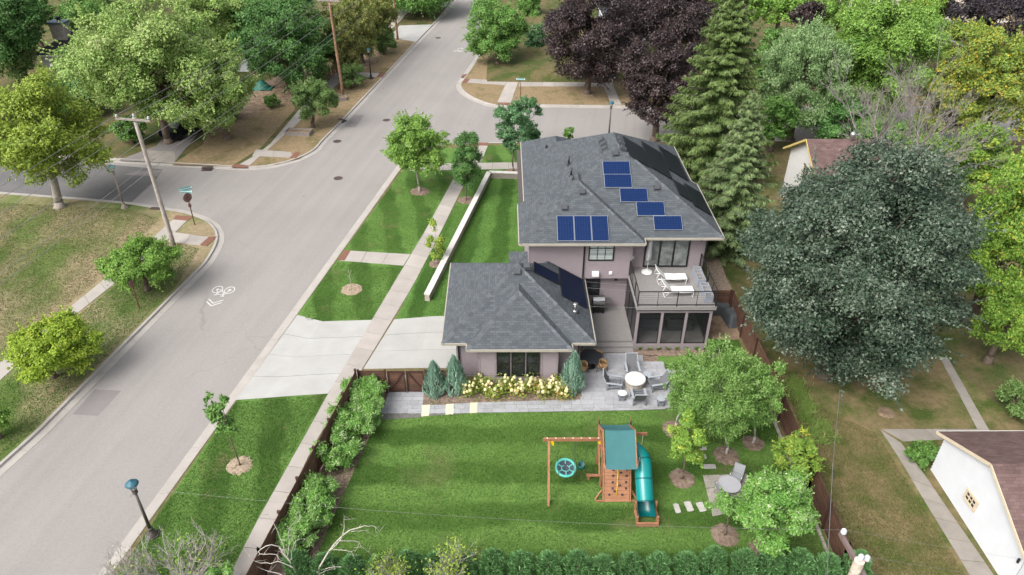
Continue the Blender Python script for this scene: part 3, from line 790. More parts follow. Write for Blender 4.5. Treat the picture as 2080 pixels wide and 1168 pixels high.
strip('pavement', [(1056, 166), (1245, 168)], [(1054, 175.5), (1245, 176)], 8, walkm, parent=sD, z=.022)
strip('pavement', [(1226, 175), (1242, 213)], [(1246, 175), (1262, 213)], 2, walkm, parent=sD, z=.020)
strip('pavement', [(1908, 725), (1985, 872)], [(1924, 725), (2012, 880)], 7, oldwalk)
nb = strip('path', [(1788, 873), (1826, 930), (1870, 1005), (1980, 1185)], [(1830, 900), (1858, 936), (1905, 1005), (2030, 1185)], 8, oldwalk, z=.02)
strip('path', [(1790, 872), (2010, 872)], [(1835, 897), (2010, 889)], 5, oldwalk, parent=nb, z=.024)
# red brick strips at the kerb ramps
for q in ([(700, 509), (713, 509), (700, 529.5), (685, 529)], [(424, 482), (441, 481), (421, 500), (406, 498)], [(358, 438), (392, 440), (382, 449), (352, 446)],
          [(476, 333), (507, 337), (502, 341), (470, 340)], [(600, 309), (610, 310), (602, 322), (588, 321)], [(772, 149), (784, 149), (776, 158), (764, 157)],
          [(946, 160), (955, 160.5), (948, 169), (938, 168)], [(1010, 208.5), (1037, 209), (1036, 213.5), (1008, 213)], [(968, 290), (992, 290), (991, 295), (966, 295)],
          [(940, 152), (949, 150), (945, 156), (936, 157)]):
    sheet('tactile_strip', PX(q), .034, tactile, th=.03)
# driveways
dr = strip('driveway', [(604, 640), (479, 813)], [(655, 653), (536, 809)], 4, drivem, z=.02)
strip('driveway', [(655, 653), (536, 809)], [(708, 651.5), (600, 804)], 4, drivem, parent=dr, z=.021)
strip('driveway', [(708, 651.5), (600, 804)], [(761, 650), (666, 800)], 4, drivem, parent=dr, z=.02)
strip('driveway', [(801, 649), (738, 750)], [(875, 643), (845, 748)], 3, drivem, parent=dr, z=.02)
strip('driveway', [(875, 643), (845, 748)], [(935, 641), (935, 748)], 3, drivem, parent=dr, z=.021)
sheet('driveway', PX([(327, 330), (353, 331), (402, 272), (395, 230), (370, 230), (318, 296), (240, 326)]), .02, asphalt_patch)
sheet('driveway', PX([(300, 306), (355, 308), (356, 332), (285, 328)]), .024, oldwalk)
sheet('driveway', PX([(812, 52), (880, 50), (843, 85), (790, 76)]), .03, drivem)
sheet('driveway', PX([(856, 0), (915, 2), (905, 15), (850, 8)]), .03, drivem)
# road repairs, newer surface of the side street, marks
sheet('road_patch', PX([(191, 788), (245, 790), (198, 841), (146, 838)]), -.126, asphalt_patch, th=.003)
sheet('road_patch', PX([(719, 231), (740, 231), (722, 256), (699, 256)]), -.126, asphalt_patch, th=.003)
sheet('road_patch', PX([(-140, 290), (0, 305), (190, 329), (330, 341), (316, 362), (262, 412), (160, 404), (0, 393), (-140, 382)]), -.127, asphalt_new, th=.003)
sheet('road_patch', PX([(278, 345), (330, 342), (318, 356), (250, 352)]), -.122, asphalt_patch, th=.003)

MANHOLES = [((687, 362), 'round manhole cover at the middle of the nearer junction'), ((685, 287), 'round manhole cover left of the leafy street tree, by the far kerb'),
            ((890, 77), 'small manhole cover on the far stretch of street, beyond the bike mark'), ((785, 244), 'manhole cover just above the light green street tree')]
for (x, y), lab in MANHOLES:
    p = G(x, y, -.13); mb = MB(); mb.lathe((p[0], p[1], -.13), [(.40, .0), (.40, .008), (.34, .008), (.33, .004), (0.001, .006)], 20)
    o = mb.build('manhole_cover', ironm); tag(o, lab, 'manhole cover')
for (x, y), a, lab in (((695, 244), math.radians(-35), 'rusty kerb inlet beside the darker road patch'), ((421, 341), 0.06, 'rusty storm drain in the far kerb of the left side street'),
                       ((317, 424), -.1, 'rusty storm drain in the kerb behind the leaning utility pole')):
    p = G(x, y); t = local('storm_drain', lab, 'storm drain', (p[0], p[1], 0), a)
    mb = MB(); mb.box(-.45, .45, -.16, .2, -.02, .05); mb.box(-.45, .45, -.42, -.16, -.115, -.08); lpart(mb, 'frame', ironm, t)
    mb = MB()
    for i in range(6): mb.box(-.38+i*.14, -.32+i*.14, -.40, -.18, -.08, -.068)
    lpart(mb, 'grate', ironm, t, kind='stuff')

# bike lane marks: two wheels, frame, two chevrons
def sharrow(px, py, toward, lab, s=1.0):
    p = G(px, py, -.13); q = G(*toward, -.13); u = unit(np.array([q[0]-p[0], q[1]-p[1]])); w = np.array([-u[1], u[0]])
    mbx = MB(); z = -.1235
    def P2(a, b): return (p[0]+u[0]*a*s+w[0]*b*s, p[1]+u[1]*a*s+w[1]*b*s, z)
    def seg(a, b, wd=.06):
        a, b = np.array(a), np.array(b); d = unit(b-a); n = np.array([-d[1], d[0]])*wd/2
        mbx.add([P2(*(a-n)), P2(*(b-n)), P2(*(b+n)), P2(*(a+n))], [(0, 1, 2, 3)])
    def wheel(ca, cb, r, wd=.06):
        n = 20; v = []
        for j in range(n):
            t = 6.283*j/n; v += [P2(ca+1.25*(r-wd/2)*math.cos(t), cb+(r-wd/2)*math.sin(t)), P2(ca+1.25*(r+wd/2)*math.cos(t), cb+(r+wd/2)*math.sin(t))]
        mbx.add(v, [(2*j, 2*j+1, (2*j+3) % (2*n), (2*j+2) % (2*n)) for j in range(n)])
    wheel(-.55, -.42, .32); wheel(-.55, .42, .32); wheel(-.55, .42, .08); wheel(-.55, -.42, .06)
    for a, b in (((-.55, -.42), (.02, -.22)), ((.02, -.22), (.02, .25)), ((.02, .25), (-.5, -.05)), ((-.5, -.05), (-.55, -.42)), ((-.5, -.05), (.08, -.28)), ((-.55, .42), (.2, .22)),
                 ((.2, .1), (.2, .36)), ((.1, -.40), (.1, -.18))): seg(a, b)
    for k in (0, .3):
        seg((.62+k, -.5), (1.05+k, 0), .075); seg((.62+k, .5), (1.05+k, 0), .075)
    tag(mbx.build('bike_marking', white_paint, kind='structure'), lab)
sharrow(447, 598, (300, 790), 'white painted bicycle and double chevron on the near street', 1.0)
sharrow(932, 102, (1000, 30), 'white painted bicycle and chevron on the far street', .85)
# ------------------------------------------------------------------ building helpers
def siding(name, p0, p1, z0, z1, mat, parent, lap=.165, top=None, out=None, proud=.020):
    """lapped boards on the wall from p0 to p1 (outer face on the right hand); top(s)->height limits a gable"""
    p0, p1 = np.array(p0, float), np.array(p1, float); L = np.linalg.norm(p1-p0); u = (p1-p0)/L; nx = np.array([u[1], -u[0]])
    mbx = MB(); z = z0
    def P(s, zz, o): q = p0+u*s+nx*o; return (q[0], q[1], zz)
    while z < z1-.005:
        zt = min(z+lap, z1)
        a0, b0, a1, b1 = 0, L, 0, L
        if top:
            r0, r1 = top(z), top(zt)
            if r0 is None or r0[1]-r0[0] < .02: break
            a0, b0 = r0; a1, b1 = r1 if r1 else ((a0+b0)/2,)*2
        mbx.add([P(a0, z, proud), P(b0, z, proud), P(b1, zt, 0), P(a1, zt, 0), P(a0, z, -.04), P(b0, z, -.04)], [(0, 1, 2, 3), (4, 5, 1, 0)])
        z = zt
    return mbx.build(name, mat, parent)
def roof_solid(name, faces, mat, parent, th=.16, label=None):
    """roof planes given as loops of points (seen from above counter-clockwise)"""
    mbx = MB()
    for f in faces:
        f = [np.array(p, float) for p in f]; n = np.cross(f[1]-f[0], f[2]-f[0])
        if n[2] < 0: f = f[::-1]
        mbx.add(f, [tuple(range(len(f)))])
    return mbx.build(name, mat, parent, uv=True, label=label)
def caps(a, b, parent, name='ridge_cap', step=.30, w=.30):
    """cap shingles over a hip or ridge, each one lapped over the one below"""
    a, b = np.array(a, float), np.array(b, float); d = b-a; L = np.linalg.norm(d); u = d/L
    s = np.cross(u, (0, 0, 1.)); s /= np.linalg.norm(s); nn = np.cross(s, u)
    n = int(L/step)
    for i in range(n):
        p = a+u*(i*L/n); q = a+u*((i+1)*L/n+.04); mbx = MB(); dn = -nn*w*.30
        l0, l1 = nn*.035, nn*.014
        mbx.add([p+s*w*.5+dn+l0, p+l0, p-s*w*.5+dn+l0, q+s*w*.5+dn+l1, q+l1, q-s*w*.5+dn+l1], [(0, 1, 4, 3), (1, 2, 5, 4), (0, 2, 1), (0, 3, 5, 2)] if False else [(0, 1, 4, 3), (1, 2, 5, 4)])
        mbx.build(name, ridgecap, parent)
def edge_board(name, pts, h, w, mat, parent, close=False):
    mbx = MB(); k = len(pts)
    for i in range(k if close else k-1):
        a, b = np.array(pts[i], float), np.array(pts[(i+1) % k], float); mbx.bar(a, b, w, h)
    return mbx.build(name, mat, parent)
def window(parent, x0, x1, z0, z1, Y, cols=1, rows=1, frame=blackm, pane=None, fw=.07, name='window', facing=-1, mun=.03, axis='x', label=None):
    """framed window on a wall facing -Y (axis x) or -X (axis y); the frame stands proud, the panes lie back inside it"""
    def B(mbx, a0, a1, c0, c1, d0, d1):
        if axis == 'x': mbx.box(a0, a1, Y+min(facing*d0, facing*d1), Y+max(facing*d0, facing*d1), c0, c1)
        else: mbx.box(Y+min(facing*d0, facing*d1), Y+max(facing*d0, facing*d1), a0, a1, c0, c1)
    mbx = MB()
    B(mbx, x0, x1, z0, z0+fw, 0, .065); B(mbx, x0, x1, z1-fw, z1, 0, .065)
    B(mbx, x0, x0+fw, z0+fw, z1-fw, 0, .065); B(mbx, x1-fw, x1, z0+fw, z1-fw, 0, .065)
    ix, iz = (x1-x0-2*fw)/cols, (z1-z0-2*fw)/rows
    for i in range(1, cols): B(mbx, x0+fw+i*ix-mun/2, x0+fw+i*ix+mun/2, z0+fw, z1-fw, 0, .055)
    for j in range(1, rows): B(mbx, x0+fw, x1-fw, z0+fw+j*iz-mun/2, z0+fw+j*iz+mun/2, 0, .052)
    o = mbx.build(name, frame, parent, label=label)
    for i in range(cols):
        for j in range(rows):
            mp = MB(); B(mp, x0+fw+i*ix+.004, x0+fw+(i+1)*ix-.004, z0+fw+j*iz+.004, z0+fw+(j+1)*iz-.004, .012, .03); mp.build('pane', pane or glassm, o)
    return o

# ------------------------------------------------------------------ the house
house = thing('house', 'two storey mauve sided house with hipped grey shingle roof and solar panels', 'house', (7, 44, 0))
ZE, SL = 5.85, .60
XL, XR, XRb = 1.34, 13.1, 12.65
YF, YB = 37.84, 51.5
half = (XR-XL)/2; XA = (XR+XL)/2; ZR = ZE+SL*half
AF, AB = (XA, YF+half, ZR), (XA, YB-half, ZR)
zb = ZE+SL*(XR-XRb)
main_faces = [[(XL, YF, ZE), (XR, YF, ZE), AF], [(XL, 52.6, ZE), (XL, YF, ZE), AF, AB, (XL+2.43, YB-2.43, ZE+SL*2.43), (XL+2.43, 52.6-2.43, ZE+SL*2.43)],
              [(XR, YF, ZE), (XR, 45.2, ZE), (XRb, 45.2, zb), (XRb, YB-(XR-XRb), zb), AB, AF],
              [(XRb, YB-(XR-XRb), zb), (XRb, YB, ZE), (XL, YB, ZE), AB]]
roof_main = roof_solid('roof', main_faces, shingle, house)
SX0, SX1, SY = .93, 8.33, 37.16
sh = (SX1-SX0)/2; SA = (SX0+sh, SY+sh, ZE+SL*sh)
roof_solid('roof', [[(SX0, SY, ZE), (SX1, SY, ZE), SA], [(SX0, 42.2, ZE), (SX0, SY, ZE), SA, (SX0+sh, 42.2, SA[2])], [(SX1, SY, ZE), (SX1, 42.2, ZE), (SX0+sh, 42.2, SA[2]), SA],
           [(SX0, 42.2, ZE), (SX0+sh, 42.2, SA[2]), (SX0+sh, 42.2, ZE)]], shingle, house, label='lower hipped roof over the left front wing')
bx0, bx1, by = XL, 6.2, 52.6; bh = (bx1-bx0)/2
roof_solid('roof', [[(bx1, by, ZE), (bx0, by, ZE), (bx0+bh, by-bh, ZE+SL*bh)], [(bx1, 47.5, ZE-.01), (bx1, by, ZE-.01), (bx0+bh, by-bh, ZE+SL*bh-.01), (bx0+bh, 47.5, ZE+SL*bh-.01)]], shingle, house, label='small hipped roof at the rear')
caps((XR, YF, ZE+.01), AF, house); caps(AF, AB, house); caps((SX0, SY, ZE+.01), SA, house); caps((SX1-.1, SY+.1, ZE+.05), SA, house)
vj = np.array([XL+.02+sh, SY+sh, 0]); caps((SA[0]+.15, YF+(SA[0]-XL)+.15, ZE+SL*(SA[0]-XL)+.1), AF, house)
# fascia gutters round the eaves
edge_board('gutter', [(SX0, 42.2, ZE-.07), (SX0, SY, ZE-.07), (SX1, SY, ZE-.07), (SX1, YF, ZE-.07), (XR, YF, ZE-.07), (XR, 45.2, ZE-.07), (XRb, 45.2, zb-.07), (XRb, YB-.45, zb-.07)], .14, .12, gutterm, house)
edge_board('gutter', [(SX0, 42.2, ZE-.07), (XL, 42.2, ZE-.07), (XL, by, ZE-.07), (bx1, by, ZE-.07), (XRb, YB, ZE-.07)], .14, .12, gutterm, house)
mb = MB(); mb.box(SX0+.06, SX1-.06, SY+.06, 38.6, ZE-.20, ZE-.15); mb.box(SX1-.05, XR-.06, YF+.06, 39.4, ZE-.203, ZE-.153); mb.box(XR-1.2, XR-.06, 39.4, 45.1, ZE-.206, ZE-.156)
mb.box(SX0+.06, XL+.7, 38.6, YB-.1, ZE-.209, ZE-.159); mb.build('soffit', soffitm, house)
# walls (upper storey left wing, door wall, right wall, ground floor)
WY, DY, GYw = 37.97, 38.8, 38.62
WXL, WXR, HXR = 1.55, 7.76, 12.36
siding('wall', (WXL, WY), (WXR, WY), 2.96, ZE-.21, sidingm, house)
siding('wall', (WXR, WY), (WXR, DY), 2.96, ZE-.21, sidingm, house)
siding('wall', (WXR, DY), (HXR, DY), 3.0, ZE-.21, sidingm, house)
siding('wall', (HXR, DY), (HXR, 50.6), 0, ZE-.21, sidingm, house)
siding('wall', (WXL, 50.6), (WXL, WY), 0, ZE-.21, sidingm, house)
siding('wall', (HXR, 50.6), (WXL, 50.6), 0, ZE-.21, sidingm, house)
siding('wall', (4.2, GYw), (7.9, GYw), .40, 2.96, sidingm, house)
siding('wall', (WXL, GYw-.4), (4.2, GYw-.4), 0, 2.96, sidingm, house)
mb = MB(); mb.box(WXL, WXR, WY-.004, WY+.05, 2.90, 2.965); mb.box(WXL+.01, WXR, WY+.05, GYw+.05, 2.89, 2.93)
mb.build('wall_soffit', trimm, house)
for q in ((WXR-.11, WXR+.022, WY-.022, WY+.09, 2.967, ZE-.22), (HXR-.1, HXR+.024, DY-.024, DY+.1, .0, ZE-.22), (WXL-.024, WXL+.1, WY-.024, WY+.1, 2.967, ZE-.22)): mb = MB(); mb.box(*q); mb.build('corner_trim', trimm, house)
window(house, 5.12, 6.66, 4.22, 5.55, WY-.012, 3, 3, pane=M('white_blind', (.5, .56, .55), .25, .10, 3, spec=.6), mun=.035, label='blind behind black gridded window')
mb = MB()
for z in np.arange(4.32, 5.5, .12): mb.box(5.2, 6.58, WY-.046, WY-.043, z, z+.018)
mb.build('blind_slats', M('blind_line', (.16, .19, .18), .5), house, kind='stuff')
sd = window(house, 8.66, 11.42, 3.27, 5.5, DY-.012, 3, 1, pane=glass_painted_refl, fw=.09, mun=.11, name='sliding_door', label='black framed three panel glass door')
window(house, 5.0, 6.06, 1.30, 2.55, GYw-.012, 2, 1, pane=glassm, mun=.06)
for (x, y, z) in ((7.02, GYw, 2.45), (12.02, DY, 5.2)):
    l = MB(); l.box(x-.08, x+.08, y-.2, y-.02, z, z+.04); l.box(x-.09, x+.09, y-.21, y-.01, z+.30, z+.34); [l.box(x+sx*.075-.012, x+sx*.075+.012, y-.11+sy*.075-.012, y-.11+sy*.075+.012, z+.04, z+.30) for sx in (-1, 1) for sy in (-1, 1)]
    lo = l.build('wall_lantern', blackm, house); l = MB(); l.box(x-.06, x+.06, y-.17, y-.05, z+.04, z+.29); l.build('lamp_glass', glassm, lo)
for (x, y, z, w, h, d) in ((5.62, WY, 3.16, .42, .30, .2), (6.55, WY, 3.24, .18, .2, .05), (7.98, DY, 3.85, .16, .2, .06)):
    l = MB(); l.add([(x-w/2, y-.03, z+h), (x+w/2, y-.03, z+h), (x+w/2, y-d-.03, z+h*.75), (x-w/2, y-d-.03, z+h*.75), (x-w/2, y-d-.03, z), (x+w/2, y-d-.03, z), (x-w/2, y-.02, z), (x+w/2, y-.02, z)],
                    [(0, 3, 2, 1), (3, 4, 5, 2), (0, 6, 4, 3), (1, 2, 5, 7), (4, 6, 7, 5)]); l.build('wall_vent', white_plastic, house)
def downspout(parent, x, y, z0, z1, ex=0, ey=0, r=.05):
    m_ = MB(); m_.tube([(x+ex, y+ey, z1+.25), (x+ex, y+ey, z1+.1), (x, y, z1-.15), (x, y, z0+.15), (x+.0, y-.12, z0+.05)], r, 6, smooth=False); m_.build('downspout', blackm, parent)
downspout(house, 4.86, WY-.07, 3.0, 5.6, 0, -.6); downspout(house, HXR+.08, DY-.1, 0.0, 5.55, .3, -.7)

# low deck, steps
def deck_boards(name, x0, x1, y0, y1, z, w, parent, along='x', mat=deck_grey, th=.03):
    m_ = MB(); a = y0 if along == 'x' else x0; e = y1 if along == 'x' else x1
    while a < e-.01:
        b = min(a+w-.008, e)
        if along == 'x': m_.box(x0, x1, a, b, z-th, z)
        else: m_.box(a, b, y0, y1, z-th, z)
        a += w
    return m_.build(name, mat, parent, kind='stuff')
mb = MB(); mb.box(4.35, 7.72, 34.95, 38.6, 0, .385); mb.box(4.35, 7.72, 34.56, 34.94, 0, .245); mb.box(4.35, 7.72, 34.2, 34.55, 0, .115); mb.build('deck_frame', deck_grey, house)
deck_boards('deck_boards', 4.33, 7.72, 34.93, 38.62, .42, .14, house)
for y0, y1, z in ((34.545, 34.935, .28), (34.18, 34.55, .14)): deck_boards('step', 4.33, 7.74, y0, y1, z, .19, house)
# screened porch below the upper deck
PX0, PX1, PY = 7.74, 12.14, 34.6
mb = MB(); mb.box(PX0, PX1, PY, 38.7, .02, .40); mb.build('porch_floor', deck_grey, house)
mb = MB(); mb.box(PX0-.01, PX1+.01, PY-.03, PY+.06, 0.0, .44)
for i in range(4):
    x = PX0+.08+i*(PX1-PX0-.16)/3; mb.box(x-.075, x+.075, PY-.02, PY+.12, .44, 2.72)
mb.box(PX0, PX1, PY-.03, PY+.12, 2.72, 2.92); mb.box(PX0-.02, PX0+.09, PY+.12, 38.6, 2.725, 2.92); mb.box(PX1-.09, PX1+.02, PY+.12, 38.6, 2.725, 2.92)
mb.box(PX0-.015, PX0+.09, PY+.12, 38.6, .40, .445); mb.box(PX1-.09, PX1+.015, PY+.12, 38.6, .0, .445)
mb.build('porch_frame', trimm, house)
for i in range(3):
    x0 = PX0+.08+i*(PX1-PX0-.16)/3+.075; x1 = x0+(PX1-PX0-.16)/3-.15
    f = MB()
    for q in ((x0, x0+.05, .44, 2.72), (x1-.05, x1, .44, 2.72), (x0+.05, x1-.05, .44, .49), (x0+.05, x1-.05, 2.67, 2.72)): f.box(q[0], q[1], PY+.015, PY+.065, q[2], q[3])
    fo = f.build('porch_screen', blackm, house); p = MB(); p.box(x0+.05, x1-.05, PY+.034, PY+.042, .49, 2.67); p.build('screen_cloth', screenm, fo)
for i in range(3):
    y0 = PY+.14+i*1.32; y1 = y0+1.28
    f = MB()
    for q in ((y0, y0+.05, .445, 2.72), (y1-.05, y1, .445, 2.72), (y0+.05, y1-.05, .445, .5), (y0+.05, y1-.05, 2.67, 2.72)): f.box(PX0+.01, PX0+.06, q[0], q[1], q[2], q[3])
    fo = f.build('porch_screen', blackm, house); p = MB(); p.box(PX0+.03, PX0+.038, y0+.05, y1-.05, .5, 2.67); p.build('screen_cloth', darkscreen, fo)
    f = MB(); f.box(PX1-.06, PX1-.01, y0, y1, .445, 2.72); f.build('porch_screen', darkscreen, house)
# upper deck: rim, boards, railing
mb = MB(); mb.box(PX0-.1, PX1+.12, PY-.14, 38.75, 2.98, 3.17); mb.build('deck_rim', gutterm if False else deck_grey, house)
edge_board('gutter', [(PX0-.06, 38.0, 2.95), (PX0-.06, PY-.09, 2.95), (PX1+.06, PY-.09, 2.95), (PX1+.06, 38.0, 2.95)], .07, .08, blackm, house)
deck_boards('deck_boards', PX0-.12, PX1+.14, PY-.16, 38.79, 3.2, .14, house)
ra = [(PX0-.04, 37.9), (PX0-.04, PY-.08), (PX1+.06, PY-.08), (PX1+.06, 38.72)]
ro = MB()
for a, b in zip(ra, ra[1:]):
    for z, w in ((4.22, .05), (3.32, .04)): ro.bar((*a, z), (*b, z), .04, w)
rail = ro.build('railing', blackm, house)
def rpost(x, y, w=.045): m_ = MB(); m_.box(x-w/2, x+w/2, y-w/2, y+w/2, 3.12, 4.2); m_.build('post', blackm, rail)
for (a, b), n in zip(zip(ra, ra[1:]), (3, 4, 4)):
    for i in range(n+1):
        if i == n and b != ra[-1]: continue
        rpost(a[0]+(b[0]-a[0])*i/n, a[1]+(b[1]-a[1])*i/n, .05 if i % 2 == 0 else .025)
m_ = MB()
for a, b in zip(ra, ra[1:]):
    for k in range(1, 7): m_.tube([(*a, 3.32+.128*k), (*b, 3.32+.128*k)], .006, 4, cap=False)
m_.build('cable', blackm, rail, kind='stuff')

# solar panels on the roof planes
def plane_pt(kind, a, h, lift):
    """a along the eave (x or y), h up the slope from the eave"""
    c, s = 1/math.sqrt(1+SL*SL), SL/math.sqrt(1+SL*SL)
    if kind == 'F': return np.array([a, YF+h*c-lift*s, ZE+h*s+lift*c])
    if kind == 'S': return np.array([a, SY+h*c-lift*s, ZE+h*s+lift*c])
    if kind == 'R': return np.array([XR-h*c+lift*s, a, ZE+h*s+lift*c])
    if kind == 'L': return np.array([XL+h*c-lift*s, a, ZE+h*s+lift*c])
def panel(parent, kind, a0, a1, h0, h1, mat, lift=.05, fr=panel_frame, th=.045, fn=plane_pt, fw=.026):
    def slab(m_, a0, a1, h0, h1, l0, l1):
        v = [fn(kind, a, h, l) for l in (l0, l1) for h in (h0, h1) for a in (a0, a1)]
        m_.add(v, [(0, 2, 3, 1), (4, 5, 7, 6), (0, 1, 5, 4), (2, 6, 7, 3), (0, 4, 6, 2), (1, 3, 7, 5)])
    m_ = MB(); slab(m_, a0, a1, h0, h1, lift, lift+th); o = m_.build('solar_panel', fr, parent)
    m_ = MB(); slab(m_, a0+fw, a1-fw, h0+fw, h1-fw, lift+th-.01, lift+th+.004); m_.build('cells', mat, o, uv=True)
    return o
def inv_plane(kind, px, py):
    """eave coordinate and slope distance of the photograph's point on a roof plane"""
    d = ray(px, py); c = 1/math.sqrt(1+SL*SL)
    if kind == 'F': n, p0 = np.array([0, -SL, 1]), np.array([0, YF, ZE])
    if kind == 'S': n, p0 = np.array([0, -SL, 1]), np.array([0, SY, ZE])
    if kind == 'R': n, p0 = np.array([SL, 0, 1]), np.array([XR, 0, ZE])
    if kind == 'L': n, p0 = np.array([-SL, 0, 1]), np.array([XL, 0, ZE])
    P = CP+d*((p0-CP)@n/(d@n))
    return {'F': (P[0], (P[1]-YF)/c), 'S': (P[0], (P[1]-SY)/c), 'R': (P[1], (XR-P[0])/c), 'L': (P[1], (P[0]-XL)/c)}[kind]
x0, h0 = inv_plane('S', 1132, 491); x1, h1 = inv_plane('S', 1234, 440)
w = (x1-x0)/3
for i in range(3): panel(house, 'S', x0+i*w+.008, x0+(i+1)*w-.008, h0, h0+1.72, solar_blue)
for (px, py) in ((1228, 383), (1225, 356), (1260, 412), (1294, 440), (1329, 469)):
    a, h = inv_plane('F', px, py); panel(house, 'F', a, a+1.70, h+.01, h+1.0, solar_blue)
# black panels on the right slope, portrait, stepping down
def panel_px(parent, ip, fn, mat, tl, bl, br, tr, lift=.05):
    q = [ip('R', *c) for c in (tl, bl, br, tr)]
    panel(parent, 'R', (q[1][0]+q[2][0])/2, (q[0][0]+q[3][0])/2, max((q[2][1]+q[3][1])/2, .22), (q[0][1]+q[1][1])/2, mat, fr=blackm, fn=fn, lift=lift)
for q in (((1264, 279), (1277, 317), (1322, 343), (1302, 300.5)), ((1301.5, 289), (1323, 343.5), (1363, 363.5), (1341, 312)), ((1336, 298), (1358, 345), (1398, 370), (1374, 320)),
          ((1368, 368), (1378, 396), (1405, 411), (1391, 381)), ((1389, 374), (1407, 415), (1451, 445), (1429, 398))):
    panel_px(house, inv_plane, plane_pt, solar_black, *q)
# roof vents and pipes
def vent(kind, px, py, w=.34, parent=house, fn=plane_pt, ip=inv_plane, mat=M('dark_vent', (.07, .075, .085), .5)):
    a, h = ip(kind, px, py); m_ = MB(); w2 = w/2
    v = [fn(kind, a+i*w2*k, h+j*w2*k, l) for l, k in ((.0, 1.25), (.03, 1.25), (.03, 1.), (.16, .92)) for i, j in ((-1, -1), (1, -1), (1, 1), (-1, 1))]
    m_.add(v, [(12, 13, 14, 15)]+[(b+i, b+(i+1) % 4, b+4+(i+1) % 4, b+4+i) for b in (0, 4, 8) for i in range(4)]); m_.build('roof_vent', mat, parent)
for k, px, py in (('F', 1250, 313), ('F', 1334, 382), ('S', 1183, 391), ('S', 1147, 423)): vent(k, px, py)
for k, pts in (('L', ((1222, 286), (1226, 294), (1228, 303))), ('R', ((1259, 285), (1262, 292), (1265, 302)))):
    for px, py in pts: vent(k, px, py, .40)
for px, py, hh in ((1155, 331, .6), (1160, 354, .55), (1163, 369, .55)):
    a, h = inv_plane('L', px, py+4); p = plane_pt('L', a, h, 0); m_ = MB(); m_.tube([p-[0, 0, .05], p+[0, 0, hh]], .06, 8); m_.lathe(tuple(p), [(.14, 0), (.08, .10)], 8); m_.build('vent_pipe', blackm, house)
for px, py in ((1110, 300), (1117, 388), (1126, 383), (1098, 421)):
    a, h = inv_plane('L', px, py); p = plane_pt('L', a, h, 0); m_ = MB(); m_.lathe(tuple(p-[0, 0, .04]), [(.10, 0), (.09, .12), (.05, .2), (.05, .3)], 8); m_.build('vent_pipe', blackm, house)

# ------------------------------------------------------------------ the garage
gar = thing('garage', 'single storey mauve garage with grey hipped roof and three tall windows', 'garage', (.8, 36, 0))
GE, GS = 2.8, .60
gx0, gx1, gy0, gy1 = -3.35, 5.0, 31.64, 40.0; gh = (gx1-gx0)/2; GA = (gx0+gh, gy0+gh, GE+GS*gh)
kx0, kx1, ky = -1.99, 3.70, 31.08; kh = (kx1-kx0)/2; KS = .66; KA = (kx0+kh, ky+kh, GE+KS*kh)
roof_solid('roof', [[(gx0, gy0, GE), (gx1, gy0, GE), GA], [(gx1, gy0, GE), (gx1, gy1, GE), GA], [(gx1, gy1, GE), (gx0, gy1, GE), GA], [(gx0, gy1, GE), (gx0, gy0, GE), GA]], shingle, gar)
roof_solid('roof', [[(kx0, ky, GE), (kx1, ky, GE), KA], [(kx0, 36, GE), (kx0, ky, GE), KA, (KA[0], 36, KA[2])], [(kx1, ky, GE), (kx1, 36, GE), (KA[0], 36, KA[2]), KA]], shingle, gar, label='front bay roof')
lx0, lx1, ly = .35, 4.985, 41.4; lh = (lx1-lx0)/2; LA = (lx0+lh, ly-lh, GE+GS*lh)
roof_solid('roof', [[(lx0, ly, GE), (lx1, ly, GE), LA], [(lx1, 37, GE), (lx1, ly, GE), LA, (LA[0], 37, LA[2])], [(lx0, ly, GE), (lx0, 37, GE), (LA[0], 37, LA[2]), LA]], shingle, gar, label='link roof towards the house')
caps((gx0, gy0, GE+.01), GA, gar); caps((gx1, gy0, GE+.01), GA, gar); caps((kx0, ky, GE+.01), KA, gar); caps((kx1, ky, GE+.01), KA, gar)
edge_board('gutter', [(gx0, gy1, GE-.07), (gx0, gy0, GE-.07), (kx0, gy0, GE-.07), (kx0, ky, GE-.07), (kx1, ky, GE-.07), (kx1, gy0, GE-.07), (gx1, gy0, GE-.07), (gx1, ly-2.4, GE-.07)], .14, .12, gutterm, gar)
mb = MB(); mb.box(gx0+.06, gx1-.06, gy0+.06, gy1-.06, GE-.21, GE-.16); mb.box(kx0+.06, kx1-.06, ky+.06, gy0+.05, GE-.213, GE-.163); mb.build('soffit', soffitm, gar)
fx0, fx1, fy, ky1 = -2.62, 4.28, 32.2, 31.58; wx0, wx1 = -1.40, 3.02
siding('wall', (fx0, fy), (wx0, fy), 0, GE-.2, sidingm, gar); siding('wall', (wx1, fy), (fx1, fy), 0, GE-.2, sidingm, gar)
siding('wall', (wx0, ky1), (wx1, ky1), .1, GE-.2, sidingm, gar); siding('wall', (wx0, fy), (wx0, ky1), 0, GE-.2, sidingm, gar); siding('wall', (wx1, ky1), (wx1, fy), 0, GE-.2, sidingm, gar)
siding('wall', (fx1, fy), (fx1, 39.3), 0, GE-.2, sidingm, gar); siding('wall', (fx0, 39.3), (fx0, fy), 0, GE-.2, sidingm, gar); siding('wall', (fx1, 39.3), (fx0, 39.3), 0, GE-.2, sidingm, gar)
for x in (wx0, wx1-.1): mb = MB(); mb.box(x, x+.1, ky1-.03, ky1-.002, 0, GE-.2); mb.build('corner_trim', trimm, gar)
mb = MB()
for x in (-.52, 2.06): mb.box(x, x+.1, ky1-.03, ky1-.002, .5, 2.5)
mb.box(-.42, 2.06, ky1-.031, ky1-.002, .42, .52); mb.box(-.52, 2.16, ky1-.03, ky1-.002, 2.42, 2.54)
mb.build('window_surround', trimm, gar)
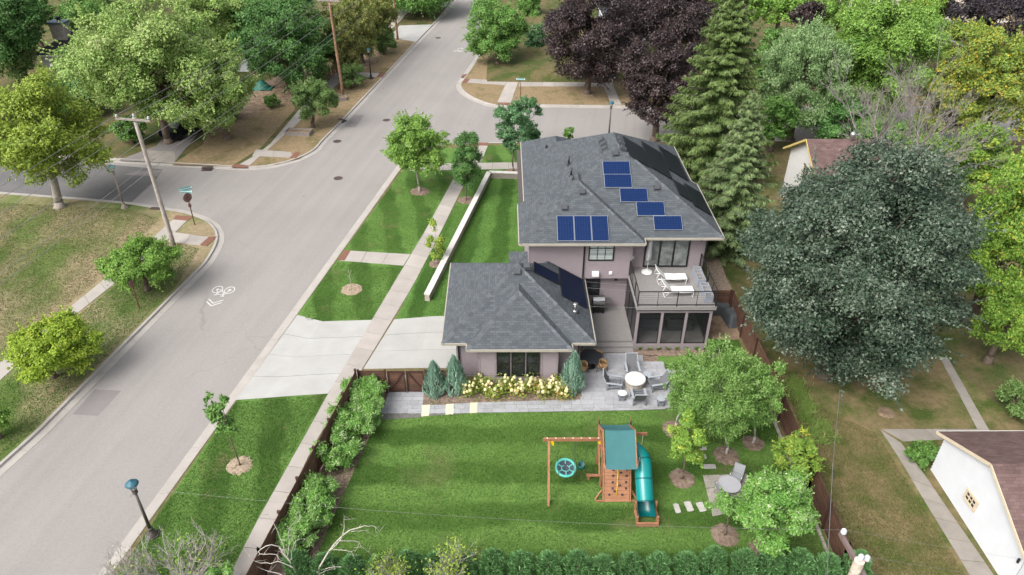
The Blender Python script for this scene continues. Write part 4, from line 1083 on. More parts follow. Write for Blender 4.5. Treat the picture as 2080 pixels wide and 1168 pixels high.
for i in range(3):
    x0 = -.38+i*.82; window(gar, x0, x0+.73, .56, 2.40, ky1-.014, 1, 2, pane=M_glass('garage_glass', (.016, .02, .018)) if i == 0 else MATS['garage_glass'], fw=.055, mun=.05)
    mb = MB(); mb.box(x0+.75, x0+.80, ky1-.04, ky1-.003, .52, 2.42)
    if i < 2: mb.build('window_mullion', trimm, gar)
mb = MB(); mb.box(wx0-.02, wx1+.02, ky1-.04, ky1+.02, .0, .10); mb.build('foundation', kerbm, gar)
downspout(gar, fx0+.12, fy-.08, 0, 2.55, -.35, -.45); downspout(gar, fx1-.1, fy-.08, 0, 2.55, .3, -.45)
def gplane(kind, a, h, lift):
    c, s = 1/math.sqrt(1+GS*GS), GS/math.sqrt(1+GS*GS)
    if kind == 'R': return np.array([gx1-h*c+lift*s, a, GE+h*s+lift*c])
    return np.array([a, gy0+h*c-lift*s, GE+h*s+lift*c])
def ginv(kind, px, py):
    d = ray(px, py); c = 1/math.sqrt(1+GS*GS)
    n, p0 = (np.array([GS, 0, 1]), np.array([gx1, 0, GE])) if kind == 'R' else (np.array([0, -GS, 1]), np.array([0, gy0, GE]))
    P = CP+d*((p0-CP)@n/(d@n)); return (P[1], (gx1-P[0])/c) if kind == 'R' else (P[0], (P[1]-gy0)/c)
navy = M_solar('navy_solar_cell', (.004, .008, .024), (.010, .015, .034), .16, .005, .5, .12)
for q in (((1082.5, 534), (1084, 552.5), (1136, 582.5), (1131, 557)), ((1133, 544.5), (1141, 604), (1192.5, 627.5), (1184, 571))): panel_px(gar, ginv, gplane, navy, *q, lift=.05)
vent('F', 1051, 553, .36, gar, gplane, ginv); vent('F', 1071, 541, .34, gar, gplane, ginv)
p = gplane('R', *ginv('R', 1168, 632), 0); mb = MB(); mb.tube([p-[0, 0, .05], p+[0, 0, .45]], .07, 8); mb.lathe(tuple(p+[0, 0, .45]), [(.08, 0), (.16, .02), (.16, .07), (.03, .12)], 10); mb.lathe(tuple(p), [(.22, -.03), (.1, .1)], 8); mb.build('vent_pipe', steel, gar)
mb = MB(); mb.tube([(fx1+.02-.5, fy-.02, 2.42), (fx1-.44, fy-.12, 2.46)], .03, 6); mb.tube([(fx1-.5, fy-.1, 2.46), (fx1-.58, fy-.2, 2.42)], .05, 8); mb.tube([(fx1-.4, fy-.1, 2.46), (fx1-.32, fy-.2, 2.42)], .05, 8); mb.build('floodlight', white_plastic, gar)

# ------------------------------------------------------------------ patio laid paver by paver
pat = bpy.data.objects.new('patio', None); COL.objects.link(pat); pat['kind'] = 'structure'
regions = [PX([(791, 797), (862, 790), (857, 848), (766, 853)]), PX([(873, 823), (906, 822), (905, 843), (872, 845)]), PX([(922, 821), (955, 819), (954, 840), (921, 842)]),
           PX([(970, 818.5), (1179, 812), (1183, 717), (1284, 717), (1285, 722), (1305, 722), (1307, 735), (1347, 735), (1352, 752), (1400, 752), (1395, 828), (1342, 832), (1284, 834), (969, 839)])]
mb = MB()
for rg in regions: mb.prism(rg, 0, .022)
mb.build('mortar_bed', jointm, pat)
for q in ([(857, 824), (873, 823), (872, 845), (856, 847)], [(906, 822), (922, 821), (921, 842), (905, 843)], [(955, 819), (970, 818.5), (969, 839), (954, 840)]):
    mb = MB(); mb.prism(PX(q), 0, .046); mb.build('cream_slab', creamm, pat)
def clip_poly(poly, x0, x1, y0, y1):
    def cl(P, f, g):
        o = []
        for i in range(len(P)):
            a, b = P[i], P[(i+1) % len(P)]; fa, fb = f(a), f(b)
            if fa >= 0: o.append(a)
            if (fa >= 0) != (fb >= 0):
                t = fa/(fa-fb); o.append((a[0]+(b[0]-a[0])*t, a[1]+(b[1]-a[1])*t))
        return o
    for f in (lambda p: p[0]-x0, lambda p: x1-p[0], lambda p: p[1]-y0, lambda p: y1-p[1]):
        poly = cl(poly, f, None)
        if len(poly) < 3: return []
    return poly
def area(P): return abs(sum(P[i][0]*P[(i+1) % len(P)][1]-P[(i+1) % len(P)][0]*P[i][1] for i in range(len(P))))/2
rng = random.Random(5); cells = []
ys = [29.1]
while ys[-1] < 35: ys.append(ys[-1]+rng.choice((.30, .30, .36)))
for ri, rg in enumerate(regions):
    for r, (ya, yb) in enumerate(zip(ys, ys[1:])):
        rr = random.Random(r*13+ri//3); x = -7.5+rr.uniform(0, .6)
        while x < 12:
            wv = rr.choice((.46, .60, .60, .75)); q = clip_poly(rg, x+.006, x+wv-.006, ya+.006, yb-.006); x += wv
            if len(q) >= 3 and area(q) > .02: cells.append(q)
cells.sort(key=lambda q: -area(q)); extra = MB(); seen = 0
for i, q in enumerate(cells):
    z = .038+random.Random(i).uniform(-.004, .005)
    if i < 300: mb = MB(); mb.prism(q, .005, z); mb.build('paver', stone_grey, pat)
    else: extra.prism(q, .005, z)
if len(cells) > 300: extra.build('paver', stone_grey, pat, kind='stuff')

# ------------------------------------------------------------------ low stone wall round the front lawn
rw = thing('garden_wall', 'low stacked stone wall with pale cap round the striped front lawn', 'garden wall', tuple(G(868, 612)))
wl_ = [G(868, 612), G(993.5, 360.5), G(1062, 363)]
wl_ = [np.array(p[:2]) for p in wl_]
for a, b in zip(wl_, wl_[1:]):
    L = np.linalg.norm(b-a); u = (b-a)/L; n_ = np.array([-u[1], u[0]]); k = max(2, round(L/.62))
    for i in range(k):
        p, q = a+u*(L*i/k+.006), a+u*(L*(i+1)/k-.006); m_ = MB(); m_.bar((*p, .535), (*q, .535), .40, .075); m_.build('cap_stone', white_stone, rw)
    m_ = MB(); rr = random.Random(int(L*10)); z = 0.0
    for hgt in (.12, .15, .11, .12):
        x = -rr.uniform(0, .3)
        while x < L:
            w_ = rr.uniform(.22, .5); x1 = min(x+w_-.012, L); xa = max(x, 0)
            if x1-xa > .03: m_.bar((*(a+u*xa), z+hgt/2), (*(a+u*x1), z+hgt/2), .30+rr.uniform(0, .04), hgt-.012)
            x += w_
        z += hgt
    m_.build('wall_stone', wall_stone, rw, kind='stuff')
# ------------------------------------------------------------------ things on the decks and the patio
def cyl(m_, x, y, z0, z1, r, n=14, mi=0): m_.lathe((x, y, z0), [(r, 0), (r, z1-z0)], n, mi)
def rbox(m_, x0, x1, y0, y1, z0, z1, b=.03, mi=0):
    """box with chamfered edges"""
    m_.add([(x, y, z) for z, i in ((z0, b), (z0+b, 0), (z1-b, 0), (z1, b)) for x, y in ((x0+i, y0+i), (x1-i, y0+i), (x1-i, y1-i), (x0+i, y1-i))],
           [(3, 2, 1, 0), (12, 13, 14, 15)]+[(k*4+i, k*4+(i+1) % 4, k*4+4+(i+1) % 4, k*4+4+i) for k in range(3) for i in range(4)], mi)
# closed parasol
p = G(1314, 553, 3.2); t = local('parasol', 'closed pale parasol standing in a white round base on the upper deck', 'parasol', tuple(p))
mb = MB(); mb.lathe((0, 0, .005), [(.34, 0), (.34, .05), (.28, .09), (.06, .11), (.05, .2)], 20); lpart(mb, 'base', white_plastic, t)
mb = MB(); mb.tube([(0, 0, .1), (0, 0, 2.55)], .022, 8); lpart(mb, 'pole', white_plastic, t)
mb = MB(); prof = [(.02, .78), (.13, .80), (.16, 1.1), (.15, 1.5), (.12, 2.0), (.14, 2.25), (.07, 2.5), (.02, 2.58)]; n = 16
mb.add([(r*(1+.22*math.cos(8*6.283*j/n))*math.cos(6.283*j/n), r*(1+.22*math.cos(8*6.283*j/n))*math.sin(6.283*j/n), z) for r, z in prof for j in range(n)],
       [(i*n+j, i*n+(j+1) % n, (i+1)*n+(j+1) % n, (i+1)*n+j) for i in range(len(prof)-1) for j in range(n)], 0, True); lpart(mb, 'canopy', umbrella_m, t)
# two loungers
def lounger(lab, loc, rz):
    t = local('sun_lounger', lab, 'lounger', loc, rz, 'white loungers on the upper deck')
    mb = MB()
    for y in (-.33, .33):
        mb.tube([(-.85, y, .36), (-.2, y, .38), (.35, y, .33), (.95, y, .36)], .018, 6); mb.tube([(.9, y, .36), (.9, y, .0)], .018, 6); mb.tube([(-.55, y, .36), (-.75, y, 0), (.9, y, .02)], .016, 6)
        mb.tube([(-.35, y, .38), (-.95, y, 1.02)], .018, 6); mb.tube([(-.8, y, .85), (-.95, y, .38)], .012, 5)
    for x, z in ((.95, .36), (-.95, 1.02), (.9, .02), (-.75, .01)): mb.tube([(x, -.33, z), (x, .33, z)], .016, 6)
    lpart(mb, 'frame', white_plastic, t)
    mb = MB(); k = [(-.35, .40), (-.1, .37), (.2, .36), (.6, .37), (.95, .365)]
    v = [(x, y, z) for x, z in k for y in (-.31, .31)]+[(x, y, z+.015) for x, z in k for y in (-.31, .31)]
    mb.add(v, [(2*i+s, 2*i+1+s, 2*i+3+s, 2*i+2+s) for s in (0, 10) for i in range(4)]+[(0, 2, 12, 10)]); lpart(mb, 'seat', white_plastic, t)
    mb = MB(); mb.bar((-.36, 0, .41), (-.95, 0, 1.03), .62, .018); lpart(mb, 'backrest', white_plastic, t)
    return t
p = G(1362, 568, 3.4); lounger('white sun lounger with raised back, nearer the sliding door', (p[0], p[1]+.1, 3.2), .02)
p = G(1376, 592, 3.4); lounger('white sun lounger with raised back, nearer the front railing', (p[0]-.05, p[1]-.02, 3.2), .02)
for i, (x, y0, y1, lab) in enumerate(((11.82, 36.55, 38.1, 'blue grey trough planter at the house end of the deck railing'), (11.88, 34.85, 36.3, 'blue grey trough planter at the front corner of the upper deck'))):
    t = local('planter', lab, 'planter', (x, (y0+y1)/2, 3.2), 0, 'trough planters on the upper deck'); L = (y1-y0)/2
    mb = MB()
    for q in ((-.24, -.20, -L, L), (.20, .24, -L, L), (-.2, .2, -L, -L+.04), (-.2, .2, L-.04, L)): mb.box(*q, .01, .52)
    for k in range(1, 4): mb.box(-.2, .2, -L+2*L*k/4-.03, -L+2*L*k/4+.03, .3, .50)
    lpart(mb, 'trough', planter_m, t); mb = MB(); mb.box(-.19, .19, -L+.05, L-.05, .05, .36); lpart(mb, 'soil', soilm, t)
# gas grill
p = G(1211, 634, .42); t = local('gas_grill', 'stainless gas grill with side shelf on the low deck', 'grill', (p[0]+.1, p[1]+.1, .42))
mb = MB(); rbox(mb, -.36, .36, -.28, .28, .12, .78, .02); lpart(mb, 'cabinet', blackm, t)
mb = MB(); mb.box(-.37, .37, -.36, -.28, .70, .86); lpart(mb, 'control_panel', steel, t)
for i in range(3): mb = MB(); mb.lathe((0, 0, 0), [(.035, 0), (.03, .03)], 10); o = lpart(mb, 'knob', blackm, t); o.rotation_euler = (math.pi/2, 0, 0); o.location = (-.2+.2*i, -.362, .78)
mb = MB(); n = 8; v = [(x, .3*math.cos(math.pi*j/n), .86+.32*math.sin(math.pi*j/n)) for x in (-.36, .36) for j in range(n+1)]
mb.add(v, [(j, j+1, n+2+j, n+1+j) for j in range(n)]+[tuple(range(n+1)), tuple(range(2*n+1, n, -1))]); lpart(mb, 'lid', steel, t)
mb = MB(); mb.tube([(-.3, -.33, 1.0), (.3, -.33, 1.0)], .016, 6); lpart(mb, 'handle', steel, t)
mb = MB(); mb.box(.37, .82, -.26, .24, .80, .86); lpart(mb, 'side_shelf', steel, t)
for x in (-.3, .3):
    for y in (-.22, .22): mb = MB(); mb.lathe((x, y, .005), [(.05, 0), (.05, .1)], 8); lpart(mb, 'caster', rubber, t)
# round black table and four wicker chairs
p = G(1199, 747, 0); TB = (p[0]-.02, p[1]+.12)
t = local('dining_table', 'round black dining table on a black pedestal beside the garage', 'table', (*TB, .04))
mb = MB(); mb.lathe((0, 0, .70), [(.60, 0), (.68, .015), (.68, .035), (.0, .045)], 36); lpart(mb, 'tabletop', M('charcoal_top', (.03, .034, .04), .45, .08, 3), t)
mb = MB(); mb.lathe((0, 0, .0), [(.34, 0), (.3, .03), (.07, .1), (.06, .6), (.2, .70)], 20); lpart(mb, 'pedestal', blackm, t)
def wicker_chair(lab, ang):
    x, y = TB[0]+.83*math.cos(ang), TB[1]+.83*math.sin(ang)
    t = local('wicker_chair', lab, 'chair', (x, y, .04), ang+math.pi/2, 'wicker chairs round the black table')
    mb = MB(); rbox(mb, -.25, .25, -.24, .22, .40, .46, .02); lpart(mb, 'seat', wicker, t)
    mb = MB(); n = 10; v = []
    for j in range(n+1):
        a = math.pi*(1.08-1.16*j/n)*1.0; cx, cy = .29*math.cos(a), -.05+.27*math.sin(a)*1.0
        h = .66+.16*math.sin(math.pi*j/n); v += [(cx*.92, -cy*-.92, .44), (cx, cy, h), (cx*.9, cy*.9, h), (cx*.83, cy*.83, .44)]
    mb.add(v, [(4*j+k, 4*j+4+k, 4*j+4+(k+1) % 4, 4*j+(k+1) % 4) for j in range(n) for k in range(4)], 0, True); lpart(mb, 'backrest', wicker, t)
    for sx in (-1, 1):
        for sy in (-1, 1): mb = MB(); mb.tube([(sx*.2, sy*.18, .42), (sx*.24, sy*.22, 0)], .014, 6); lpart(mb, 'leg', blackm, t)
wicker_chair('tan wicker chair behind the black table, by the deck steps', math.radians(48))
wicker_chair('tan wicker chair right of the black table towards the patio', math.radians(-38))
wicker_chair('tan wicker chair in front of the black table, beside the blue juniper', math.radians(-125))
wicker_chair('tan wicker chair left of the black table, against the garage', math.radians(140))
# lounge chairs round the fire table
def patio_chair(lab, px, py, rz):
    p = G(px, py, .3); t = local('patio_chair', lab, 'chair', (p[0], p[1], .04), rz, 'grey armchairs round the fire table')
    for s in (-1, 1): mb = MB(); mb.bar((s*.36, -.42, .50), (s*.36, .42, .54), .12, .03); lpart(mb, 'arm', poly_light, t)
    mb = MB()
    for s in (-1, 1):
        mb.bar((s*.34, -.36, 0), (s*.34, -.36, .485), .05, .09); mb.bar((s*.34, .40, 0), (s*.34, .36, .5), .05, .09); mb.bar((s*.30, -.40, .34), (s*.30, .46, .16), .04, .11)
    mb.box(-.34, .34, -.42, -.385, .26, .38); lpart(mb, 'frame', poly_grey, t)
    for k in range(5): mb = MB(); y = -.40+.15*k; mb.bar((-.30, y, .385-.035*k), (.30, y, .385-.035*k), .13, .02); lpart(mb, 'seat_slat', sling, t)
    mb = MB(); mb.bar((0, .28, .25), (0, .66, .98), .62, .03, up=(0, 1, .4)); lpart(mb, 'backrest', sling, t)
    mb = MB(); mb.bar((-.33, .30, .22), (-.33, .68, 1.0), .04, .05); mb.bar((.33, .30, .22), (.33, .68, 1.0), .04, .05); mb.bar((-.33, .665, .98), (.33, .665, .98), .05, .05); lpart(mb, 'back_frame', poly_light, t)
patio_chair('grey patio armchair behind the white fire table, back to the house', 1284, 752, 0.0)
patio_chair('grey patio armchair left of the white fire table', 1248, 779, math.radians(82))
patio_chair('grey patio armchair right of the fire table, half under the birch', 1334, 780, math.radians(-80))
patio_chair('grey patio armchair in front of the fire table, back to the lawn', 1297, 806, math.pi)
p = G(1289, 786); t = local('fire_table', 'round white topped fire table with stone sides', 'fire table', (p[0], p[1]+.05, .04))
mb = MB(); mb.lathe((0, 0, .42), [(.48, 0), (.58, .02), (.58, .14), (.55, .17), (.0, .18)], 32); lpart(mb, 'top', M('pale_stone_top', (.58, .57, .55), .6, .05, 4), t)
mb = MB()
for r in range(2):
    for j in range(12):
        a0, a1 = 6.283*(j+.5*r)/12+.02, 6.283*(j+1+.5*r)/12-.02; q = [(rr*math.cos(a), rr*math.sin(a)) for rr, a in ((.40, a0), (.56, a0), (.57, (a0+a1)/2), (.56, a1), (.40, a1))]; mb.prism(q, .01+.2*r, .2+.2*r)
lpart(mb, 'base_stone', wall_stone, t, kind='stuff')
def side_table(lab, px, py, rad=.24, h=.45, m=poly_light):
    p = G(px, py, h); t = local('side_table', lab, 'side table', (p[0], p[1], .04), 0, 'small round side tables on the patio')
    mb = MB(); mb.lathe((0, 0, h-.03), [(rad*.95, 0), (rad, .01), (rad, .03), (0, .034)], 22); lpart(mb, 'tabletop', m, t)
    for k in range(4): a = .78+1.571*k; mb = MB(); mb.tube([(rad*.8*math.cos(a), rad*.8*math.sin(a), h-.03), (rad*.9*math.cos(a), rad*.9*math.sin(a), 0)], .022, 6); lpart(mb, 'leg', poly_grey, t)
    mb = MB(); mb.lathe((0, 0, .1), [(rad*.8, 0), (rad*.8, .025)], 18); lpart(mb, 'shelf', poly_grey, t)
side_table('small grey round side table behind the fire table', 1315, 760)
side_table('small pale round side table in front of the fire table', 1264, 799, m=white_plastic)
side_table('small grey round side table at the birch edge of the patio', 1343, 810)
# covered furniture behind the porch
for (cx, cy, w, d, h, rz, lab) in ((1462, 622, 1.9, .95, .85, .12, 'dark grey covered sofa beside the porch and brown fence'), (1487, 640, 1.0, 1.7, .8, .12, 'dark grey covered bench against the right brown fence')):
    p = G(cx, cy, .4); t = local('covered_furniture', lab, 'garden sofa', (p[0], p[1], 0), rz)
    rng = random.Random(cx); mb = MB(); n = 9; v = []
    for j in range(n):
        for i in range(n):
            x, y = (i/(n-1)-.5)*w, (j/(n-1)-.5)*d; e = min(i, n-1-i, j, n-1-j); z = (0.02, .62*h, .9*h)[min(e, 2)]+(rng.uniform(-.05, .05) if e else 0)
            back = .22*h if (j > n-4 and w > d) or (i > n-4 and d > w) else 0
            v.append((x*(1-.02*e), y, z+back*(e > 0)))
    mb.add(v, [(j*n+i, j*n+i+1, (j+1)*n+i+1, (j+1)*n+i) for j in range(n-1) for i in range(n-1)], 0, True); lpart(mb, 'cover', cover_m, t)
    mb = MB(); [mb.box(x-.03, x+.03, y-.03, y+.03, 0, .3) for x in (-w*.4, w*.4) for y in (-d*.4, d*.4)]; lpart(mb, 'leg', blackm, t)
# porch furniture seen through the screens
for (x, y, lab) in ((9.0, 36.3, 'dark porch sofa with pale cushion behind the left screen'), (10.75, 36.3, 'dark porch sofa with tan cushion behind the middle screen')):
    t = local('porch_sofa', lab, 'sofa', (x, y, .40), 0, 'sofas in the screened porch')
    mb = MB(); rbox(mb, -.75, .75, -.45, .45, .02, .42, .06); rbox(mb, -.75, .75, -.45, -.25, .43, .85, .06); lpart(mb, 'body', M('charcoal_fabric', (.075, .078, .085), .9), t)
    mb = MB(); mb.lathe((.2 if x < 10 else -.15, -.12, .45), [(.02, 0), (.22, .06), (.2, .14), (.02, .18)], 12); lpart(mb, 'cushion', M('pale_cushion', (.35, .33, .32), .9) if x < 10 else M('tan_cushion', (.42, .31, .2), .9), t)

# ------------------------------------------------------------------ slatted wooden fences
def slat_bay(root, a, b, z0, z1, n, name='slat', gap=.022, off=0.0, skip=()):
    hgt = (z1-z0)/n; a = np.array(a); b = np.array(b); u = unit(b-a); w = np.array([-u[1], u[0]])*off
    for k in range(n):
        if k in skip: continue
        z = z0+hgt*(k+.5); m_ = MB(); m_.bar((*(a+w), z), (*(b+w), z), .022, hgt-gap); m_.build(name, fence_wood, root)
def fence(lab, pts, h, n, bay=1.9, slatoff=0.04, group=None):
    t = thing('fence', lab, 'fence', (*pts[0], 0), group)
    for a, b in zip(pts, pts[1:]):
        a, b = np.array(a, float), np.array(b, float); L = np.linalg.norm(b-a); k = max(1, round(L/bay))
        for i in range(k+1):
            p = a+(b-a)*i/k; m_ = MB(); m_.box(p[0]-.05, p[0]+.05, p[1]-.05, p[1]+.05, -.05, h+.05); m_.box(p[0]-.06, p[0]+.06, p[1]-.06, p[1]+.06, h+.05, h+.075); m_.build('post', fence_dark, t)
            if i < k: slat_bay(t, p, a+(b-a)*(i+1)/k, .06, h, n, off=slatoff)
    return t
FH = 1.7
fL = [tuple(G(721, 752, FH)[:2]), tuple(G(525, 1116, FH)[:2])]; fL.append(ext(fL[0], fL[1], 3.5))
fence('brown horizontal slat fence between the pavement and the flowering shrubs', [fL[2], fL[1], fL[0]], FH, 10, slatoff=-.04)
gy = fL[0][1]+.12
fence('short brown slat fence between the corner post and the double gate', [(fL[0][0]+.12, gy), (-6.46, gy)], 1.55, 9, 1.7)
fence('short brown slat fence between the double gate and the garage', [(-4.27, gy), (-2.72, gy)], 1.55, 9, 1.5)
fR = [tuple(G(1490, 592, FH)[:2]), tuple(G(1567, 746, FH)[:2]), tuple(G(1657, 948, FH)[:2]), tuple(G(1725, 1106, FH)[:2])]; fR.append(ext(fR[2], fR[3], 3.0))
fence('long brown slat fence along the right edge of the back lawn', fR, FH, 10, 2.2, slatoff=.04)
fence('short brown slat fence from the porch to the right hand fence', [(12.6, fR[0][1]+.1), (fR[0][0]-.1, fR[0][1]+.1)], FH, 10, 1.9)
t = thing('gate', 'double leaf brown slat gate with diagonal braces beside the drive', 'gate', (-5.36, gy, 0))
for s, (x0, x1) in enumerate(((-6.36, -5.39), (-5.34, -4.37))):
    slat_bay(t, (x0, gy), (x1, gy), .1, 1.5, 9, off=.03)
    m_ = MB(); m_.bar((x0+.04, gy-.015, .06), (x0+.04, gy-.015, 1.55), .07, .04); m_.bar((x1-.04, gy-.015, .06), (x1-.04, gy-.015, 1.55), .07, .04)
    m_.bar((x0+.07, gy-.016, 1.51), (x1-.07, gy-.016, 1.51), .04, .08); m_.bar((x0+.07, gy-.016, .12), (x1-.07, gy-.016, .12), .04, .08)
    a, b = ((x0+.1, .16), (x1-.1, 1.47)) if s == 0 else ((x1-.1, .16), (x0+.1, 1.47)); m_.bar((a[0], gy-.018, a[1]), (b[0], gy-.018, b[1]), .035, .09); m_.build('frame', fence_dark, t)
m_ = MB(); m_.tube([(-5.365, gy-.06, .02), (-5.365, gy-.06, 1.3)], .014, 6); m_.build('drop_bolt', steel, t)
m_ = MB(); m_.box(-4.9-.1, -4.9+.1, gy-.3, gy-.3+.001, 0, .001) if False else None
# pale edging stones at the foot of the right fence
t = thing('stone_edging', 'row of pale edging stones at the foot of the right fence', 'edging', (*fR[0], 0))
a, b = np.array(fR[1]), np.array(fR[3]); k = 34
for i in range(k):
    p = a+(b-a)*i/k+np.array([-.22, 0]); q = a+(b-a)*(i+.93)/k+np.array([-.22, 0]); m_ = MB(); m_.bar((*p, .05), (*q, .05), .13, .12); m_.build('edging_stone', wall_stone, t)

# ------------------------------------------------------------------ playset
pl = thing('playset', 'cedar climbing tower with teal canvas roof, rock wall, tube slide and swing beam', 'playset', (5.2, 24.3, 0))
bL, bR = G(1224, 1020)[0], G(1281, 1020)[0]; tyF = 24.05; tyB = 25.5; PH = 1.55
tx0, tx1 = bL-.02, bR+.02
def part(m_, nm, mt, **k): return m_.build(nm, mt, pl, **k)
for x in (tx0, tx1):
    for y in (tyF, tyB): m_ = MB(); m_.bar((x, y, 0), (x, y, 2.45), .10, .10); part(m_, 'post', cedar)
m_ = MB()
for k in range(9): m_.box(tx0, tx1, tyF+.02+k*.16, tyF+.165+k*.16, PH-.03, PH)
m_.box(tx0-.03, tx1+.03, tyF-.04, tyF+.0, PH-.2, PH-.03); m_.box(tx0-.03, tx1+.03, tyB, tyB+.04, PH-.2, PH-.03); part(m_, 'platform', cedar)
for x in (tx0-.06, tx1+.06):
    m_ = MB(); ry = (tyF+tyB)/2-.38
    m_.bar((x, 23.12, 2.22), (x, ry, 3.32), .045, .14); m_.bar((x, 25.62, 2.45), (x, ry, 3.32), .045, .14); m_.bar((x, tyF-.05, 2.42), (x, tyB, 2.42), .045, .14); m_.bar((x, ry, 2.42), (x, ry, 3.25), .06, .1); part(m_, 'roof_frame', cedar)
ry = (tyF+tyB)/2-.38
m_ = MB(); v = []; n = 8
cx0, cx1 = tx0+.02, tx1+.06
prof = [(23.08, 2.22), (23.4, 2.46), (ry-.3, 3.12), (ry-.05, 3.34), (ry+.05, 3.34), (ry+.35, 3.08), (25.3, 2.62), (25.75, 2.40)]
for i in range(n+1):
    for y, z in prof: v.append((cx0+(cx1-cx0)*i/n, y, z-.012*math.sin(math.pi*i/n)*3+.004*(i % 2)))
m_.add(v, [(i*8+j, i*8+j+1, (i+1)*8+j+1, (i+1)*8+j) for i in range(n) for j in range(7)], 0, True); part(m_, 'canopy', canvas)
for x, y in ((tx0-.08, 25.66), (tx1+.08, 25.66), (tx1+.1, 23.1)):
    m_ = MB(); m_.tube([(x, y, 2.35), (x, y, 2.95)], .012, 5); fo = part(m_, 'flagpole', cedar); m_ = MB(); m_.add([(x, y, 2.95), (x+.10, y-.02, 2.5), (x+.01, y+.0, 2.48), (x+.05, y+.03, 2.7)], [(0, 1, 2), (0, 3, 1)]); m_.build('flag', M('navy_flag', (.012, .035, .06), .8), fo)
# climbing wall: planks, holds, rails, rope
by_, bz = 23.1, .02
def cw(f, lift=0): return np.array([0, by_+(tyF-.06-by_)*f-lift*.85, bz+(PH-bz)*f+lift*.5])
for k in range(10):
    a, b = cw((k+.03)/10), cw((k+.97)/10); m_ = MB(); c_ = (a+b)/2; d = unit(b-a); h_ = np.linalg.norm(b-a); nrm = np.array([0, -d[2], d[1]])
    m_.bar((bL+.06, c_[1], c_[2]), (bR-.06, c_[1], c_[2]), .03, h_, up=tuple(d)); part(m_, 'plank', cedar)
for x in (bL+.02, bR-.02):
    a, b = cw(0), cw(1.05); m_ = MB(); m_.bar((x, a[1], a[2]), (x, b[1], b[2]), .05, .12); part(m_, 'side_rail', cedar)
for s, x in ((-1, bL), (1, bR)):
    m_ = MB(); m_.bar((x+s*.34, by_+.12, .03), (x+s*.02, by_+.35, .42), .06, .09); m_.bar((x+s*.36, by_+.02, .05), (x-s*.05, by_+.02, .05), .06, .09); part(m_, 'brace', cedar)
for (u_, f) in ((.2, .93), (.34, .86), (.78, .93), (.92, .86), (.34, .70), (.66, .78), (.9, .70), (.32, .53), (.62, .44), (.88, .53), (.32, .36), (.88, .36), (.4, .28), (.18, .19), (.72, .19)):
    p = cw(f); x = bL+.1+(bR-bL-.2)*u_; m_ = MB(); m_.lathe((x, p[1]-.02, p[2]+.02), [(.055, -.02), (.06, .02), (.03, .05), (.005, .055)], 7); part(m_, 'climbing_hold', M('dark_hold', (.05, .045, .06), .6))
m_ = MB(); m_.tube([cw(1.02, .04)+[bL+.72, 0, 0], cw(.7, .05)+[bL+.70, 0, 0], cw(.45, .05)+[bL+.68, 0, 0], cw(.18, .05)+[bL+.64, 0, 0]], .02, 6); part(m_, 'climbing_rope', yellowm)
# tower sides: rails and slats seen past the canopy
for x in (tx0, tx1):
    m_ = MB()
    for z in (1.75, 2.05): m_.bar((x, tyF, z), (x, tyB, z), .03, .10)
    part(m_, 'guard_rail', cedar)
m_ = MB(); m_.bar((tx0-.62, tyF+.42, .30), (tx0+.05, tyF+.42, .30), .14, .06); m_.bar((tx0-.5, tyF+.42, 0), (tx0-.5, tyF+.42, .28), .08, .08); part(m_, 'step', cedar)
# slide
sp = [np.array(G(px, py, z)) for px, py, z in ((1286, 912, 1.95), (1297, 920, 1.93), (1306, 937, 1.80), (1307, 962, 1.5), (1309, 992, 1.12), (1311, 1018, .74))]
spc = [np.array(p) for p in smooth_poly([tuple(p) for p in sp], 2)]
m_ = MB(); m_.tube(spc, .40, 18, cap=False); part(m_, 'slide_tube', tealm)
for f in (.42, .68, .97):
    i = int(f*(len(spc)-1)); d = unit(spc[min(i+1, len(spc)-1)]-spc[i-1]); m_ = MB(); m_.tube([spc[i]-d*.025, spc[i]+d*.025], .43, 18); part(m_, 'slide_collar', teal_dark)
e = spc[-1]; d = unit(spc[-1]-spc[-3]); x_ = np.array([1., 0, 0]); y_ = np.cross(d, x_); y_ = -y_ if y_[2] < 0 else y_
m_ = MB(); v = []; n = 12
for k in range(6):
    c_ = e+d*.17*k+np.array([0, 0, -.001*k*k]); c_[2] = max(c_[2]-.0, .42)
    top = 0.35-.06*k if k else .9
    for j in range(n+1):
        a = math.pi*(-.08+1.16*j/n); v.append(c_+x_*.40*math.cos(a)-y_*.40*math.sin(a))
m_.add(v, [(k*(n+1)+j, k*(n+1)+j+1, (k+1)*(n+1)+j+1, (k+1)*(n+1)+j) for k in range(5) for j in range(n)], 0, True); part(m_, 'slide_trough', teal_dark)
c_ = e+d*.95; bx = c_[0]; fy_ = c_[1]-.1
m_ = MB(); m_.bar((bx-.5, fy_, .12), (bx+.5, fy_, .12), .1, .2); m_.bar((bx-.47, fy_+.05, .25), (bx-.47, fy_+.75, .25), .1, .09) ; m_.bar((bx+.47, fy_+.05, .25), (bx+.47, fy_+.75, .25), .1, .09)
for s in (-1, 1): m_.bar((bx+s*.47, fy_+.12, 0), (bx+s*.47, fy_+.12, .5), .09, .09); m_.bar((bx+s*.47, fy_+.75, 0), (bx+s*.47, fy_+.75, .78), .09, .09)
part(m_, 'slide_frame', cedar)
